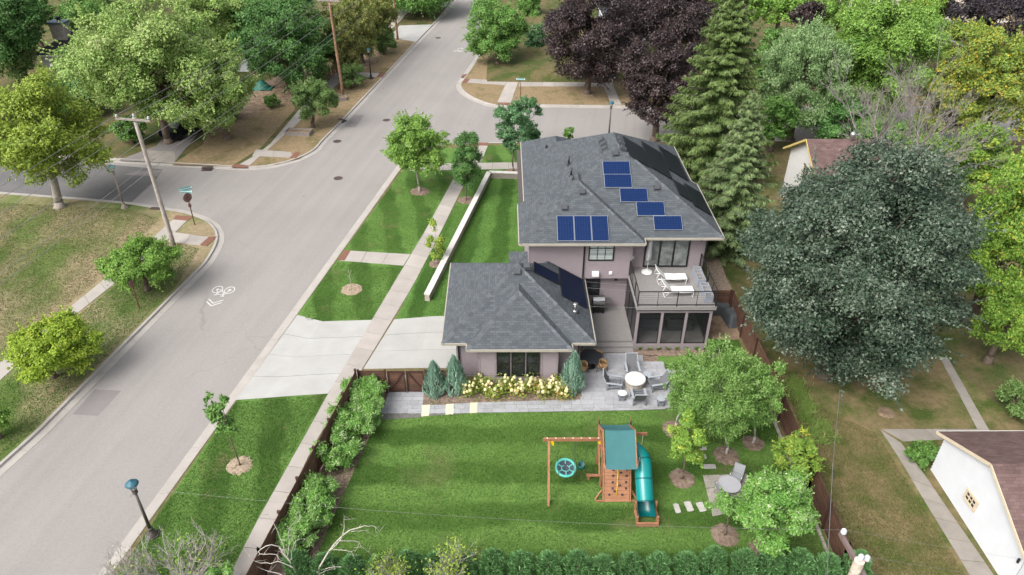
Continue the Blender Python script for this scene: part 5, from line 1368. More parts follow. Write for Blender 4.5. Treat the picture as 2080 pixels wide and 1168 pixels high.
# swing beam with its end frame and the short beam on the other side
BZ = 2.62; bp = G(1103, 893, BZ); bq = G(1215, 892, BZ); beamY = (bp[1]+bq[1])/2
m_ = MB(); m_.bar((bp[0], beamY, BZ), (tx0-.02, beamY, BZ), .10, .16); part(m_, 'swing_beam', cedar)
fb = G(1114, 1028)
m_ = MB(); m_.bar((fb[0], fb[1], 0), (fb[0]+.02, beamY-.06, BZ-.02), .10, .10); m_.bar((fb[0]+.1, beamY+.9, 0), (fb[0]+.06, beamY+.05, BZ-.04), .10, .10); m_.bar((fb[0]+.04, fb[1]+1.0, 1.35), (fb[0]+.07, beamY+.42, 1.35), .05, .1); part(m_, 'end_frame', cedar)
for x in (fb[0]+.16, tx0-.12):
    m_ = MB(); m_.box(x-.07, x+.07, beamY-.07, beamY+.07, BZ-.20, BZ-.07); m_.add([(x-.16, beamY-.09, BZ-.1), (x+.10, beamY-.09, BZ-.1), (x+.10, beamY-.09, BZ-.36)], [(0, 2, 1)]); part(m_, 'bracket', yellowm)
for i in range(7):
    x = bp[0]+.2+i*(tx0-bp[0]-.4)/6; m_ = MB(); m_.lathe((x, beamY, BZ+.08), [(.03, 0), (.03, .012), (0.001, .02)], 8); part(m_, 'bolt', white_plastic)
sb = G(1314, 879, BZ); m_ = MB(); m_.bar((tx1+.02, beamY+.35, BZ), (sb[0], beamY+.35, BZ), .09, .14); part(m_, 'trapeze_beam', cedar)
for x0 in (tx0, tx0-.1):
    m_ = MB(); m_.bar((x0-.10, tyF-.02, .9), (x0-.06, tyB+.25, 2.55), .05, .12); part(m_, 'diagonal_brace', cedar); break
# swings hang from the beam
p = G(1150, 950, .62); t = thing('basket_swing', 'round aqua rimmed basket swing hanging from the cedar beam', 'swing', tuple(p))
c_ = np.array([p[0], p[1]+.05, .62]); c_[1] = beamY-.62
c_ = np.array(GY(1149, 950, beamY-.35)); n = 28; R = .45
rim = [c_+np.array([R*math.cos(6.283*j/n), R*math.sin(6.283*j/n)*.98, .10*math.sin(6.283*j/n)]) for j in range(n+1)]
m_ = MB(); m_.tube(rim, .065, 8, cap=False); m_.build('rim', M('aqua_foam', (.10, .50, .42), .6), t)
m_ = MB(); m_.add([c_+np.array([(R-.06)*math.cos(6.283*j/n), (R-.06)*math.sin(6.283*j/n), .09*math.sin(6.283*j/n)-.02]) for j in range(n)]+[c_+[0, 0, -.09]], [(j, (j+1) % n, n) for j in range(n)]); m_.build('mat', M('dark_net', (.045, .06, .085), .85, .25, 20), t)
m_ = MB()
for a in (.5, 1.57, 2.64, 3.67, 4.71, 5.76): m_.bar(c_+[.19*math.cos(a), .19*math.sin(a), -.045], c_+[(R-.06)*math.cos(a), (R-.06)*math.sin(a), .09*math.sin(a)], .045, .03)
m_.tube([c_+[.19*math.cos(6.283*j/20), .19*math.sin(6.283*j/20), -.04] for j in range(21)], .028, 5, cap=False); m_.build('net_band', M('aqua_band', (.14, .45, .40), .7), t)
m_ = MB()
for sx in (-1, 1):
    tp = np.array([c_[0]+sx*.45, beamY, BZ-.08]); [m_.tube([tp, c_+np.array([sx*.36, sy*.42, .05*sy])], .012, 5, cap=False) for sy in (-1, 1)]
m_.build('rope', wire_dark, t)
c_ = np.array(GY(1181, 948, beamY-.30)); t = thing('toddler_swing', 'small dark green bucket swing hanging next to the basket swing', 'swing', tuple(c_))
m_ = MB(); n = 12
v = [c_+np.array([.17*k*math.cos(6.283*j/n), .14*k*math.sin(6.283*j/n), z+(.12 if j in (2, 3, 4) and z > .1 else 0)]) for k, z in ((.7, -.12), (1, -.05), (1.05, .14), (.92, .14), (.85, -.04)) for j in range(n)]
m_.add(v, [(i*n+j, i*n+(j+1) % n, (i+1)*n+(j+1) % n, (i+1)*n+j) for i in range(4) for j in range(n)]+[tuple(range(n-1, -1, -1)), tuple(4*n+j for j in range(n))], 0, True); m_.build('seat', M('deep_green_plastic', (.0, .085, .075), .4), t)
m_ = MB()
for s in (-1, 1): m_.tube([(c_[0]+s*.25, beamY, BZ-.08), c_+[s*.18, 0, .35], c_+[s*.16, 0, .12]], .011, 5, cap=False)
m_.build('chain', steel, t)
t = thing('trapeze_swing', 'yellow trapeze bar hanging right of the teal roof', 'swing', tuple(G(1300, 905, 1.4)))
ty = beamY+.35; xa, xb = tx1+.22, sb[0]-.18; m_ = MB(); m_.tube([(xa, ty, BZ-.06), (xa, ty, 1.75)], .012, 5); m_.tube([(xb, ty, BZ-.06), (xb, ty, 1.55)], .012, 5); m_.build('chain', white_plastic, t)
m_ = MB(); m_.tube([(xa-.03, ty, 1.95), (xb+.03, ty, 1.95)], .022, 6); m_.tube([(xb, ty, 1.95), (xb-.02, ty, 1.45)], .03, 6); m_.build('bar', yellowm, t)

# ------------------------------------------------------------------ rear seating slab, stepping stones
gp = bpy.data.objects.new('gravel_terrace', None); COL.objects.link(gp); gp['kind'] = 'structure'
ca, cb, cc, cd = (np.array(q) for q in PX([(1427, 966), (1518, 962), (1535, 1032), (1447, 1050)]))
gm = M('exposed_aggregate', (.40, .365, .325), .95, .16, 2.5, bump=.6, bscale=30, fine=.28, piece=.05)
for i in range(2):
    for j in range(3):
        def q(u, v): return tuple((ca*(1-u)+cb*u)*(1-v)+(cd*(1-u)+cc*u)*v)
        m_ = MB(); g_ = .006; m_.prism([q(i/2+g_, j/3+g_), q((i+1)/2-g_, j/3+g_), q((i+1)/2-g_, (j+1)/3-g_), q(i/2+g_, (j+1)/3-g_)], 0, .03); m_.build('slab', gm, gp)
stepm = M('stepping_stone', (.50, .48, .45), .9, .1, 4, piece=.08, fine=.08)
ss = bpy.data.objects.new('stepping_path', None); COL.objects.link(ss); ss['kind'] = 'structure'
for (px, py, w, d, r) in ((1375, 1033, .26, .52, .1), (1399, 1029, .32, .55, .15), (1424, 1030, .34, .52, .2), (1425, 928, .46, .30, 0), (1441, 948, .6, .28, 0), (1427, 894, .45, .25, 0), (1427, 911, .4, .25, 0)):
    p = G(px, py); rr = random.Random(px); m_ = MB()
    q = [(p[0]+math.cos(r)*x-math.sin(r)*y, p[1]+math.sin(r)*x+math.cos(r)*y) for x, y in ((-w/2, -d/2), (0, -d/2*1.08), (w/2, -d/2*.95), (w/2*1.05, d/2*.9), (.05, d/2*1.05), (-w/2*.95, d/2))]
    m_.prism(q, -.02, .035); m_.build('stepping_stone', stepm, ss)
p = G(1482, 984, .72); t = local('round_table', 'round white garden table on the gravel terrace', 'table', (p[0], p[1], .03))
mb = MB(); mb.lathe((0, 0, .69), [(.46, 0), (.52, .01), (.52, .035), (0, .04)], 30); lpart(mb, 'tabletop', M('pale_tabletop', (.44, .44, .47), .45, .03), t)
for k in range(4): a = .5+1.571*k; mb = MB(); mb.tube([(.4*math.cos(a), .4*math.sin(a), .69), (.46*math.cos(a), .46*math.sin(a), 0)], .02, 6); lpart(mb, 'leg', alum, t)
def garden_chair(lab, px, py, rz):
    p = G(px, py, .45); t = local('garden_chair', lab, 'chair', (p[0], p[1], .03), rz, 'grey mesh chairs on the gravel terrace')
    mb = MB(); rbox(mb, -.25, .25, -.25, .25, .42, .45, .01); lpart(mb, 'seat', M('pale_mesh', (.30, .31, .33), .7), t)
    mb = MB(); mb.bar((0, .25, .45), (0, .40, .92), .50, .02, up=(0, 1, .3)); lpart(mb, 'backrest', MATS['pale_mesh'], t)
    for sx in (-1, 1):
        for sy in (-1, 1): mb = MB(); mb.tube([(sx*.23, sy*.23, .43), (sx*.25, sy*.26, 0)], .013, 5); lpart(mb, 'leg', alum, t)
        mb = MB(); mb.tube([(sx*.27, -.24, .45), (sx*.27, -.24, .66), (sx*.27, .28, .66)], .015, 5); lpart(mb, 'arm', alum, t)
garden_chair('grey mesh chair behind the round table on the gravel terrace', 1496, 968, -.55)
garden_chair('grey mesh chair left of the round table on the gravel terrace', 1468, 993, 2.0)

# ------------------------------------------------------------------ street furniture
def lamp(lab, px, py, h, post, capm, glass=lamp_glass):
    p = G(px, py); t = local('street_lamp', lab, 'street lamp', (p[0], p[1], 0), 0, 'post top street lamps'); s = h/3.6
    mb = MB(); mb.lathe((0, 0, -.02), [(.31, 0), (.31, .07), (.29, .10)], 8, off=.39, smooth=False); mb.lathe((0, 0, .08), [(.25, 0), (.21, .05), (.17, .16), (.14, .24), (.10, .34), (.12, .36), (.12, .40), (.085, .44)], 16); lpart(mb, 'base', post, t)
    mb = MB(); mb.lathe((0, 0, .5), [(.075, 0), (.055, 2.25*s)], 12); lpart(mb, 'post', post, t)
    z = .5+2.25*s
    mb = MB(); mb.lathe((0, 0, z), [(.06, 0), (.12, .07), (.12, .15), (.08, .19), (.10, .24)], 12); lpart(mb, 'collar', post, t)
    mb = MB(); mb.lathe((0, 0, z+.24), [(.10, 0), (.19, .34)], 8, smooth=False); lo = lpart(mb, 'lantern', glass, t)
    mb = MB()
    for k in range(8):
        a = 6.283*k/8; mb.bar((.10*math.cos(a), .10*math.sin(a), z+.24), (.195*math.cos(a), .195*math.sin(a), z+.58), .016, .016)
    mb.lathe((0, 0, z+.22), [(.11, 0), (.125, .05), (.11, .06)], 8); lpart(mb, 'lantern_frame', blackm, t)
    mb = MB(); mb.lathe((0, 0, z+.58), [(.27, 0), (.28, .03), (.20, .12), (.06, .17), (.03, .2), (.02, .28), (.001, .3)], 16); lpart(mb, 'cap', capm, t)
lamp('bronze street lamp with blue cap on the near verge', 310, 1087, 3.55, lamp_bronze, lamp_cap)
lamp('old tan street lamp with pale aqua cap beside the left side street', 253, 422, 3.9, lamp_old, lamp_cap2)
lamp('dark street lamp between the young trees along the far left verge', 754, 160, 3.7, blackm, lamp_cap)
lamp('dark street lamp with teal cap rising behind the house roof', 1236, 283, 4.1, lamp_bronze, lamp_cap)

def utility_pole(lab, px, py, h, lean, mat, r=(.17, .12), arm=None, armdir=None, xy=None):
    p = np.array([*xy, 0]) if xy is not None else G(px, py); t = thing('utility_pole', lab, 'utility pole', (p[0], p[1], 0))
    top = np.array([p[0]+lean[0], p[1]+lean[1], h]); m_ = MB(); rng = np.random.default_rng(int(px))
    m_.tube([np.array([p[0], p[1], -.3])+(top-np.array([p[0], p[1], -.3]))*k/8+rng.normal(0, .006, 3) for k in range(9)], [r[0]+(r[1]-r[0])*k/8 for k in range(9)], 12); m_.build('shaft', mat, t)
    pts = []
    if arm:
        u = np.array([*armdir, 0.]); u /= np.linalg.norm(u); za = h-arm[1]; c_ = np.array([p[0], p[1], 0])+(top-np.array([p[0], p[1], 0]))*za/h
        side = np.cross(u, (0, 0, 1))*.16; m_ = MB(); m_.bar(c_+side+u*arm[2], c_+side+u*arm[0], .10, .12); m_.build('crossarm', arm[3] if len(arm) > 3 else grey_timber, t)
        for s in (arm[2]+.1, arm[0]-.1): pts.append(c_+side+u*s+np.array([0, 0, .06]))
    pts.append(top)
    for q in pts: m_ = MB(); m_.lathe(tuple(q), [(.03, 0), (.03, .06), (.07, .07), (.085, .12), (.06, .16), (.075, .19), (.03, .24), (.001, .25)], 10); m_.build('insulator', M('porcelain', (.62, .64, .68), .2, .05), t)
    return t, [q+np.array([0, 0, .2]) for q in pts], top
P1 = G(354, 500); tp = GY(272, 238, P1[1]); lean = (tp[0]-P1[0], 0)
dirn = unit(np.array(G(696, 193)[:2])-P1[:2]); acr = np.array([dirn[1], -dirn[0]])
t1, w1, top1 = utility_pole('weathered grey utility pole with crossarm leaning at the street corner', 354, 500, tp[2], lean, pole_wood, arm=(1.25, .12, -1.25), armdir=acr)
t2, w2, top2 = utility_pole('tall brown utility pole on the straw verge, beside the planter box', 697, 193, 10.2, (-.25, 0), pole_brown, arm=(1.25, .12, -1.25), armdir=acr)
t3, w3, top3 = utility_pole('far brown utility pole beside the far driveway', 808, 80, 10.2, (-.25, 0), pole_brown, arm=(1.25, .12, -1.25), armdir=acr)
m_ = MB()
for z in (6.8, 6.3): q = P1+(top1-P1)*z/top1[2]; m_.bar(q, q+np.array([.5, .1, .0]), .03, .03)
m_.build('cable_bracket', steel, t1)
def wire(lab, pts, r=.014, sag=.35, mat=wirem, group='overhead wires along the left street'):
    m_ = MB(); P = []
    for a, b in zip(pts, pts[1:]):
        a, b = np.array(a, float), np.array(b, float)
        for k in range(13): f = k/12; P.append(a+(b-a)*f-np.array([0, 0, sag*4*f*(1-f)]))
    m_.tube(P, r, 4, cap=False); o = m_.build('overhead_wire', mat); tag(o, lab, 'wire', group)
back = (np.array(w1[0])-np.array(w2[0])); back[2] = 0
for i, lab in ((0, 'overhead wire on the left end of the pole crossarms'), (1, 'overhead wire on the right end of the pole crossarms'), (2, 'overhead wire on the tops of the utility poles')):
    wire(lab, [np.array(w1[i])+back*.9, w1[i], w2[i], w3[i]])
q1, q2, q3 = (P1+(top1-P1)*.83, top2-[0, 0, 1.75], top3-[0, 0, 1.75]); wire('overhead wire fixed a little below the crossarms', [q1+back*.9, q1, q2, q3], .018)
for z, lab in ((.68, 'upper communication cable below the overhead wires'), (.63, 'lower communication cable below the overhead wires')):
    q1, q2, q3 = P1+(top1-P1)*z+[.2, 0, 0], G(697, 193)+np.array([-.1, 0, 10.2*z]), G(808, 80)+np.array([-.1, 0, 10.2*z]); wire(lab, [q1+back*.9, q1, q2, q3], .016, .4, wirem)
# pole in the near right corner, its top below the camera
X4, Y4 = 9.15, 11.75
ray4 = CP+18.4*ray(1746, 1139); X4, Y4, Z4 = ray4
t4, w4, top4 = utility_pole('near utility pole with brown crossarm and white insulators, seen from above', 1746, 1139, Z4, (0, 0), M('cut_pole', (.40, .33, .26), .9, .3, 5, bump=.6, bscale=20, tint=(.5, .44, .36)), (.17, .125), arm=(1.15, .42, -1.15, M('mauve_brown_timber', (.20, .14, .135), .7, .1, 4)), armdir=(-.08, 1.0), xy=(X4, Y4))
q = np.array(top4)+np.array([.21, .06, -.12]); m_ = MB(); m_.lathe(tuple(q), [(.03, 0), (.03, .06), (.07, .07), (.085, .12), (.06, .16), (.075, .19), (.03, .24), (.001, .25)], 10); m_.build('insulator', MATS['porcelain'], t4)
m_ = MB(); m_.lathe((top4[0], top4[1], top4[2]-.005), [(.126, 0), (.126, .012), (0.001, .016)], 14); m_.build('cut_top', M('cut_wood', (.60, .54, .44), .9, .08), t4)
wl = np.array(w4[1])
wire('thin overhead wire from the near pole insulator towards the left', [wl, wl+np.array([-22, 2.2, -.3])], .003, .5, wirem, 'thin wires at the near utility pole')
wire('thin overhead wire from the near pole insulator over the white garage', [wl, wl+np.array([16, -1.4, -1.5])], .003, .3, wirem, 'thin wires at the near utility pole')
wire('thin overhead wire crossing the dry side lawn above the garage door', [q+[0, 0, .2], q+np.array([16, -.9, -1.8])], .003, .3, wirem, 'thin wires at the near utility pole')
wire('pale service cable running up beside the right fence', [G(1680, 1168, 9), G(1692, 940, 8.5), G(1706, 795, 6.5)], .010, .02, wirem, 'thin wires at the near utility pole')
wire('service cable spanning from the garage roof across the low deck', [(4.95, 34.9, 2.95), (7.7, 34.7, 3.0)], .008, .02, wirem, 'wires over the low deck')
wire('upper twin cable spanning from the garage roof to the upper deck', [(4.98, 37.3, 3.1), (7.7, 37.1, 3.0)], .008, .02, wirem, 'wires over the low deck')
wire('lower twin cable spanning from the garage roof to the upper deck', [(4.98, 36.8, 3.0), (7.7, 36.6, 2.9)], .008, .02, wirem, 'wires over the low deck')
# street name signs
def street_sign(lab, px, py, h, blades, post, stop=False):
    p = G(px, py); t = local('street_sign', lab, 'street sign', (p[0], p[1], 0))
    mb = MB(); mb.box(-.03, .03, -.03, .03, -.05, h); lpart(mb, 'post', post, t)
    for k, a in enumerate(blades):
        z = h+.02+.22*k; mb = MB(); mb.box(-.48, .48, -.012, .012, z, z+.21); o = lpart(mb, 'sign_blade', sign_teal, t); o.rotation_euler = (0, 0, a)
        rr = random.Random(px+k); mb = MB(); x = -.40
        while x < .36:
            w_ = rr.uniform(.03, .06); mb.box(x, x+w_, -.0145, -.0125, z+.06, z+.06+rr.choice((.07, .09, .09))); x += w_+.018
        mb.box(-.47, -.43, -.0145, -.0125, z+.02, z+.19); mb.box(.38, .46, -.0145, -.0125, z+.03, z+.18)
        s = lpart(mb, 'lettering', sign_white, o, kind='stuff')
    if stop:
        mb = MB(); n = 8; a0 = math.pi/8
        v = [(.38*math.cos(a0+6.283*j/n), y, h-.42+.38*math.sin(a0+6.283*j/n)) for y in (.035, .045) for j in range(n)]; mb.add(v, [tuple(range(n)), tuple(range(2*n-1, n-1, -1))]+[(j, n+j, n+(j+1) % n, (j+1) % n) for j in range(n)])
        o = lpart(mb, 'stop_plate', M('sign_back', (.22, .13, .12), .5, .15), t); o.rotation_euler = (0, 0, .95)
        mb = MB(); mb.box(-.09, .09, -.05, .05, h-1.2, h-.95); mb.box(-.1, .1, -.06, .06, h-.55, h-.40); lpart(mb, 'bracket', post, t)
street_sign('rusty post with two crossed teal street name blades on the left corner', 396, 457, 2.75, (-.08, .62), rust, True)
street_sign('slim rusty post with a teal street name blade at the crimson maple corner', 1057, 212, 2.65, (-.05,), rust)
p = G(284, 627); t = local('sign_post', 'narrow rusty sign post beside the round green street tree', 'sign post', (p[0], p[1], 0))
mb = MB(); mb.box(-.03, .03, -.03, .03, -.05, 2.1); lpart(mb, 'post', rust, t); mb = MB(); mb.box(-.15, .15, .032, .04, 1.65, 2.12); o = lpart(mb, 'sign_plate', MATS['sign_back'], t); o.rotation_euler = (0, 0, .8)
# raised timber planter beds
for (px, py, rz, L, w_, lab) in ((608, 272, -.12, 2.5, 1.15, 'weathered timber raised bed on the straw verge'), (690, 203, .25, 1.5, 1.0, 'small weathered timber raised bed below the brown pole')):
    p = G(px, py); t = local('raised_bed', lab, 'raised bed', (p[0], p[1], 0), rz); 
    for q in ((-L/2, L/2, -w_/2, -w_/2+.09), (-L/2, L/2, w_/2-.09, w_/2), (-L/2, -L/2+.09, -w_/2+.09, w_/2-.09), (L/2-.09, L/2, -w_/2+.09, w_/2-.09)):
        for k in range(2): mb = MB(); mb.box(*q, .01+k*.19, .19+k*.19); lpart(mb, 'board', grey_timber, t)
    mb = MB(); mb.box(-L/2+.1, L/2-.1, -w_/2+.1, w_/2-.1, .02, .28); lpart(mb, 'soil', soilm, t)
# parked car under the big maple
p = G(376, 272); t = local('parked_car', 'dark parked car half hidden under the light green maple', 'car', (p[0], p[1], 0), math.radians(62))
mb = MB(); prof = [(-2.2, .35), (-2.25, .75), (-2.1, .95), (-1.3, 1.02), (-.75, 1.45), (.75, 1.5), (1.6, 1.05), (2.15, .92), (2.25, .6), (2.2, .35)]; v = [(x, y*(.88 if z > 1.2 else 1), z) for y in (-.88, .88) for x, z in prof]; n = len(prof)
mb.add(v, [tuple(range(n)), tuple(range(2*n-1, n-1, -1))]+[(j, n+j, n+(j+1) % n, (j+1) % n) for j in range(n)]); lpart(mb, 'body', car_paint, t)
for s in (-1, 1):
    mb = MB(); mb.add([(-1.15, s*.86, 1.06), (1.35, s*.86, 1.08), (.7, s*.80, 1.42), (-.72, s*.80, 1.40)], [(0, 1, 2, 3) if s < 0 else (3, 2, 1, 0)]); lpart(mb, 'window', glass_painted_refl, t)
    for x in (-1.35, 1.4): mb = MB(); mb.lathe((0, 0, -.1), [(.05, 0), (.33, 0), (.34, .03), (.34, .17), (.3, .2), (.05, .2)], 16); o = lpart(mb, 'wheel', rubber, t); o.rotation_euler = (math.pi/2, 0, 0); o.location = (x, s*.84, .33)
mb = MB(); mb.add([(-1.27, -.72, 1.07), (-.8, -.66, 1.44), (-.8, .66, 1.44), (-1.27, .72, 1.07)], [(0, 1, 2, 3)]); lpart(mb, 'windscreen', glass_painted_refl, t)
mb = MB(); mb.add([(1.55, -.72, 1.10), (.82, -.66, 1.50), (.82, .66, 1.50), (1.55, .72, 1.10)], [(3, 2, 1, 0)]); lpart(mb, 'windscreen', glass_painted_refl, t)
# tarpaulin heap
p = G(533, 180); t = local('tarpaulin', 'green tarpaulin over a garden heap beside the left house', 'tarpaulin', (p[0], p[1], 0)); mb = MB(); rng = random.Random(2); n = 8
v = [((i/(n-1)-.5)*2.4, (j/(n-1)-.5)*1.8, .02+max(0, 1.1-1.2*math.hypot(i/(n-1)-.5, j/(n-1)-.5)*1.9)+rng.uniform(0, .12)) for j in range(n) for i in range(n)]
mb.add(v, [(j*n+i, j*n+i+1, (j+1)*n+i+1, (j+1)*n+i) for j in range(n-1) for i in range(n-1)], 0, True); lpart(mb, 'sheet', M('green_tarpaulin', (.02, .15, .11), .6), t)
# ------------------------------------------------------------------ neighbouring buildings
def gable_house(root, x0, x1, y0, y1, ze, zr, wall, roofm, trim, over=.3, end_window=None):
    """ridge along X; gable wall faces -X"""
    ym = (y0+y1)/2; k = (zr-ze)/((y1-y0)/2+over)
    zw = lambda y: ze+(min(y-y0, y1-y)+over)*k
    top = lambda z: (0, y1-y0) if z <= zw(y0) else ((z-zw(y0))/k, (y1-y0)-(z-zw(y0))/k) if z < zw(ym)-.02 else None
    siding('wall', (x0, y1), (x0, y0), 0, zw(ym), wall, root, lap=.19, top=top, proud=.055)
    siding('wall', (x0, y0), (x1, y0), 0, zw(y0), wall, root, lap=.2); siding('wall', (x1, y1), (x0, y1), 0, zw(y0), wall, root, lap=.2)
    a, b = (x0-over, y0-over), (x1+over, y1+over)
    roof_solid('roof', [[(a[0], a[1], ze+.06), (b[0], a[1], ze+.06), (b[0], ym, zr+.06), (a[0], ym, zr+.06)], [(b[0], b[1], ze+.06), (a[0], b[1], ze+.06), (a[0], ym, zr+.06), (b[0], ym, zr+.06)]], roofm, root)
    m_ = MB()
    for yy in (a[1], b[1]): m_.bar((a[0]-.01, yy, ze-.02), (a[0]-.01, ym, zr-.02), .03, .15)
    m_.build('rake_board', trim, root)
    m_ = MB(); m_.bar((a[0], b[1], ze+.0), (b[0], b[1], ze+.0), .07, .12); m_.bar((a[0], a[1], ze+.0), (b[0], a[1], ze+.0), .07, .12); m_.build('gutter', white_soffit, root)
    m_ = MB(); m_.bar((a[0], a[1]+.05, ze-.03), (x1, a[1]+.05, ze-.03), .03, .02); 
    for yy, sgn in ((a[1], 1), (b[1], -1)): m_.add([(a[0]+.02, yy, ze-.06), (x0, yy, ze-.06), (x0, ym, zr-.06), (a[0]+.02, ym, zr-.06)], [(0, 1, 2, 3)])
    m_.build('soffit', trim, root)
ng = thing('garden_shed', 'white sided outbuilding with brown shingle roof and small four-over-four gable window', 'outbuilding', (21.1, 21.75, 0))
ng['label'] = 'white sided outbuilding with brown shingle roof and small gridded gable window'
gable_house(ng, 21.1, 32, 18.45, 25.05, 2.22, 3.85, white_siding, brown_shingle, cream_trim)
wo = window(ng, 21.62, 22.5, .95, 1.58, 21.04, 3, 2, frame=cream_trim, pane=glassm, fw=.11, mun=.035, facing=-1, axis='y')
m_ = MB(); m_.bar((21.0, 18.62, 1.5), (21.0, 18.62, 1.75), .07, .07); m_.build('wall_lamp', blackm, ng)
nh = thing('neighbour_house', 'white gabled house with brown shingle roof behind the big blue green maple', 'house', (23.9, 52, 0))
gable_house(nh, 23.3, 28.6, 48.6, 55.4, 4.0, 6.3, M('stucco_white', (.56, .55, .53), .85, .06), brown_shingle, M('yellow_trim', (.58, .46, .16), .6, .1), over=.5)
window(nh, 51.2, 52.3, 3.0, 4.3, 23.28, 2, 2, frame=cream_trim, facing=-1, axis='y')
m_ = MB(); m_.lathe((26.2, 51.9, 6.1), [(.14, 0), (.14, .5), (.2, .55), (.2, .75), (.1, .85)], 10); m_.build('chimney', alum, nh)
lh_ = thing('bungalow', 'white bungalow with dark hipped roof and stone chimney at the far left', 'house', (-50, 88, 0))
def hip(root, x0, x1, y0, y1, ze, s, m, nm='roof'):
    h = min(x1-x0, y1-y0)/2
    if x1-x0 >= y1-y0: A, B = (x0+h, y0+h, ze+s*h), (x1-h, y0+h, ze+s*h); F = [[(x0, y0, ze), (x1, y0, ze), B, A], [(x1, y0, ze), (x1, y1, ze), B], [(x1, y1, ze), (x0, y1, ze), A, B], [(x0, y1, ze), (x0, y0, ze), A]]
    else: A, B = (x0+h, y0+h, ze+s*h), (x0+h, y1-h, ze+s*h); F = [[(x0, y0, ze), (x1, y0, ze), A], [(x1, y0, ze), (x1, y1, ze), B, A], [(x1, y1, ze), (x0, y1, ze), B], [(x0, y1, ze), (x0, y0, ze), A, B]]
    roof_solid(nm, F, m, root)
    edge_board('gutter', [(x0, y0, ze-.08), (x1, y0, ze-.08), (x1, y1, ze-.08), (x0, y1, ze-.08)], .16, .12, white_soffit, root, True)
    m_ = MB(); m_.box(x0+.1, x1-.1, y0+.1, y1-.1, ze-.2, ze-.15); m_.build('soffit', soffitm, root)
dkroof = M_brick('charcoal_shingle', (.035, .037, .042), (.055, .057, .064), (.02, .02, .024), .3, .145, .006)
hip(lh_, -54.1, -42, 85.2, 95, 3.0, .5, dkroof); hip(lh_, -50.6, -44, 82.6, 86, 2.7, .5, dkroof)
for a, b in (((-53.4, 85.9), (-42.7, 85.9)), ((-42.7, 85.9), (-42.7, 94.3)), ((-53.4, 94.3), (-53.4, 85.9))): siding('wall', a, b, 0, 2.8, white_siding, lh_, lap=.2)
for a, b in (((-50, 83.1), (-44.6, 83.1)), ((-44.6, 83.1), (-44.6, 86)), ((-50, 86), (-50, 83.1))): siding('wall', a, b, 0, 2.5, white_siding, lh_, lap=.2)
window(lh_, -48.5, -46.9, 1.0, 2.2, 83.08, 2, 1, frame=white_plastic); window(lh_, -52.6, -51.3, 1.0, 2.2, 85.88, 2, 1, frame=white_plastic)
m_ = MB(); m_.box(-52.2, -50.6, 87.4, 88.7, 2.8, 5.9); ch = m_.build('chimney', chimney_m, lh_, uv=True); m_ = MB(); m_.box(-52.35, -50.45, 87.25, 88.85, 5.9, 6.1); m_.build('chimney_cap', M('blue_grey_cap', (.12, .17, .22), .6), ch)
m_ = MB(); m_.lathe((-51.3, 88.1, 6.1), [(.2, 0), (.2, .3), (.28, .34), (.28, .5), (.05, .55)], 10); m_.build('flue', blackm, ch)
l2 = thing('cottage', 'pale house with dark roof hidden among the green trees on the left', 'house', (-33, 92, 0))
hip(l2, -40, -30.2, 88.3, 98, 3.4, .5, dkroof)
for a, b in (((-39.4, 89), (-30.8, 89)), ((-30.8, 89), (-30.8, 97.4)), ((-39.4, 97.4), (-39.4, 89))): siding('wall', a, b, 0, 3.2, white_siding, l2, lap=.2)
window(l2, -33.6, -32.2, 1.2, 2.4, 88.98, 2, 1, frame=white_plastic)
tr = thing('distant_house', 'pale roofed house glimpsed behind the black purple tree at the far right', 'house', (58, 104, 0))
hip(tr, 48, 66, 98, 112, 4.0, .5, M_brick('pale_tan_shingle', (.45, .38, .32), (.52, .45, .38), (.35, .3, .25), .3, .15, .006))
for a, b in (((48.6, 98.7), (65.4, 98.7)), ((48.6, 111), (48.6, 98.7))): siding('wall', a, b, 0, 3.8, white_siding, tr, lap=.2)
window(tr, 53, 55, 1.2, 2.6, 98.68, 2, 1, frame=white_plastic)
th_ = thing('terrace_house', 'blue grey house glimpsed through the crimson maples', 'house', (20, 102, 0))
hip(th_, 13, 27, 99, 110, 4.2, .5, dkroof)
for a, b in (((13.6, 99.7), (26.4, 99.7)), ((26.4, 99.7), (26.4, 109.3)), ((13.6, 109.3), (13.6, 99.7))): siding('wall', a, b, 0, 4.0, M('pale_blue_siding', (.36, .42, .46), .75), th_, lap=.2)
for x in (15, 18, 22): window(th_, x, x+1.3, 1.6, 3.2, 99.68, 2, 2, frame=white_plastic)
# garden steps up the bank
tt = thing('steps', 'dark garden steps climbing the bank behind the crimson maple', 'steps', (10.9, 84.6, 0)); p0 = G(1211, 168)
for k in range(6): m_ = MB(); m_.box(p0[0]-.85, p0[0]+.85, p0[1]+k*.36, p0[1]+(k+1)*.36+.02, .02, .17*(k+1)); m_.build('step', M('dark_step', (.13, .115, .105), .9, .2, 4), tt)
m_ = MB(); m_.tube([(p0[0]+1.0, p0[1], 0), (p0[0]+1.0, p0[1], 1.0), (p0[0]+1.0, p0[1]+2, 1.95), (p0[0]+1.0, p0[1]+2, 1.0)], .035, 6); m_.build('handrail', alum, tt)
mb = MB()
for xa, xb in ((-2, p0[0]-.9), (p0[0]+.9, 60)):
    n = 14; v = []
    for i in range(n+1):
        x = xa+(xb-xa)*i/n; f = min(1, (x+2)/8)
        v += [(x, p0[1]+.1, .012), (x, p0[1]+2.2, .012+.98*f), (x, p0[1]+60, .012+1.3*f)]
    mb.add(v, [(3*i+j, 3*i+3+j, 3*i+4+j, 3*i+1+j) for i in range(n) for j in range(2)])
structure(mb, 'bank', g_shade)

# ------------------------------------------------------------------ trees and shrubs
T = tree_px; L_ = LEAF
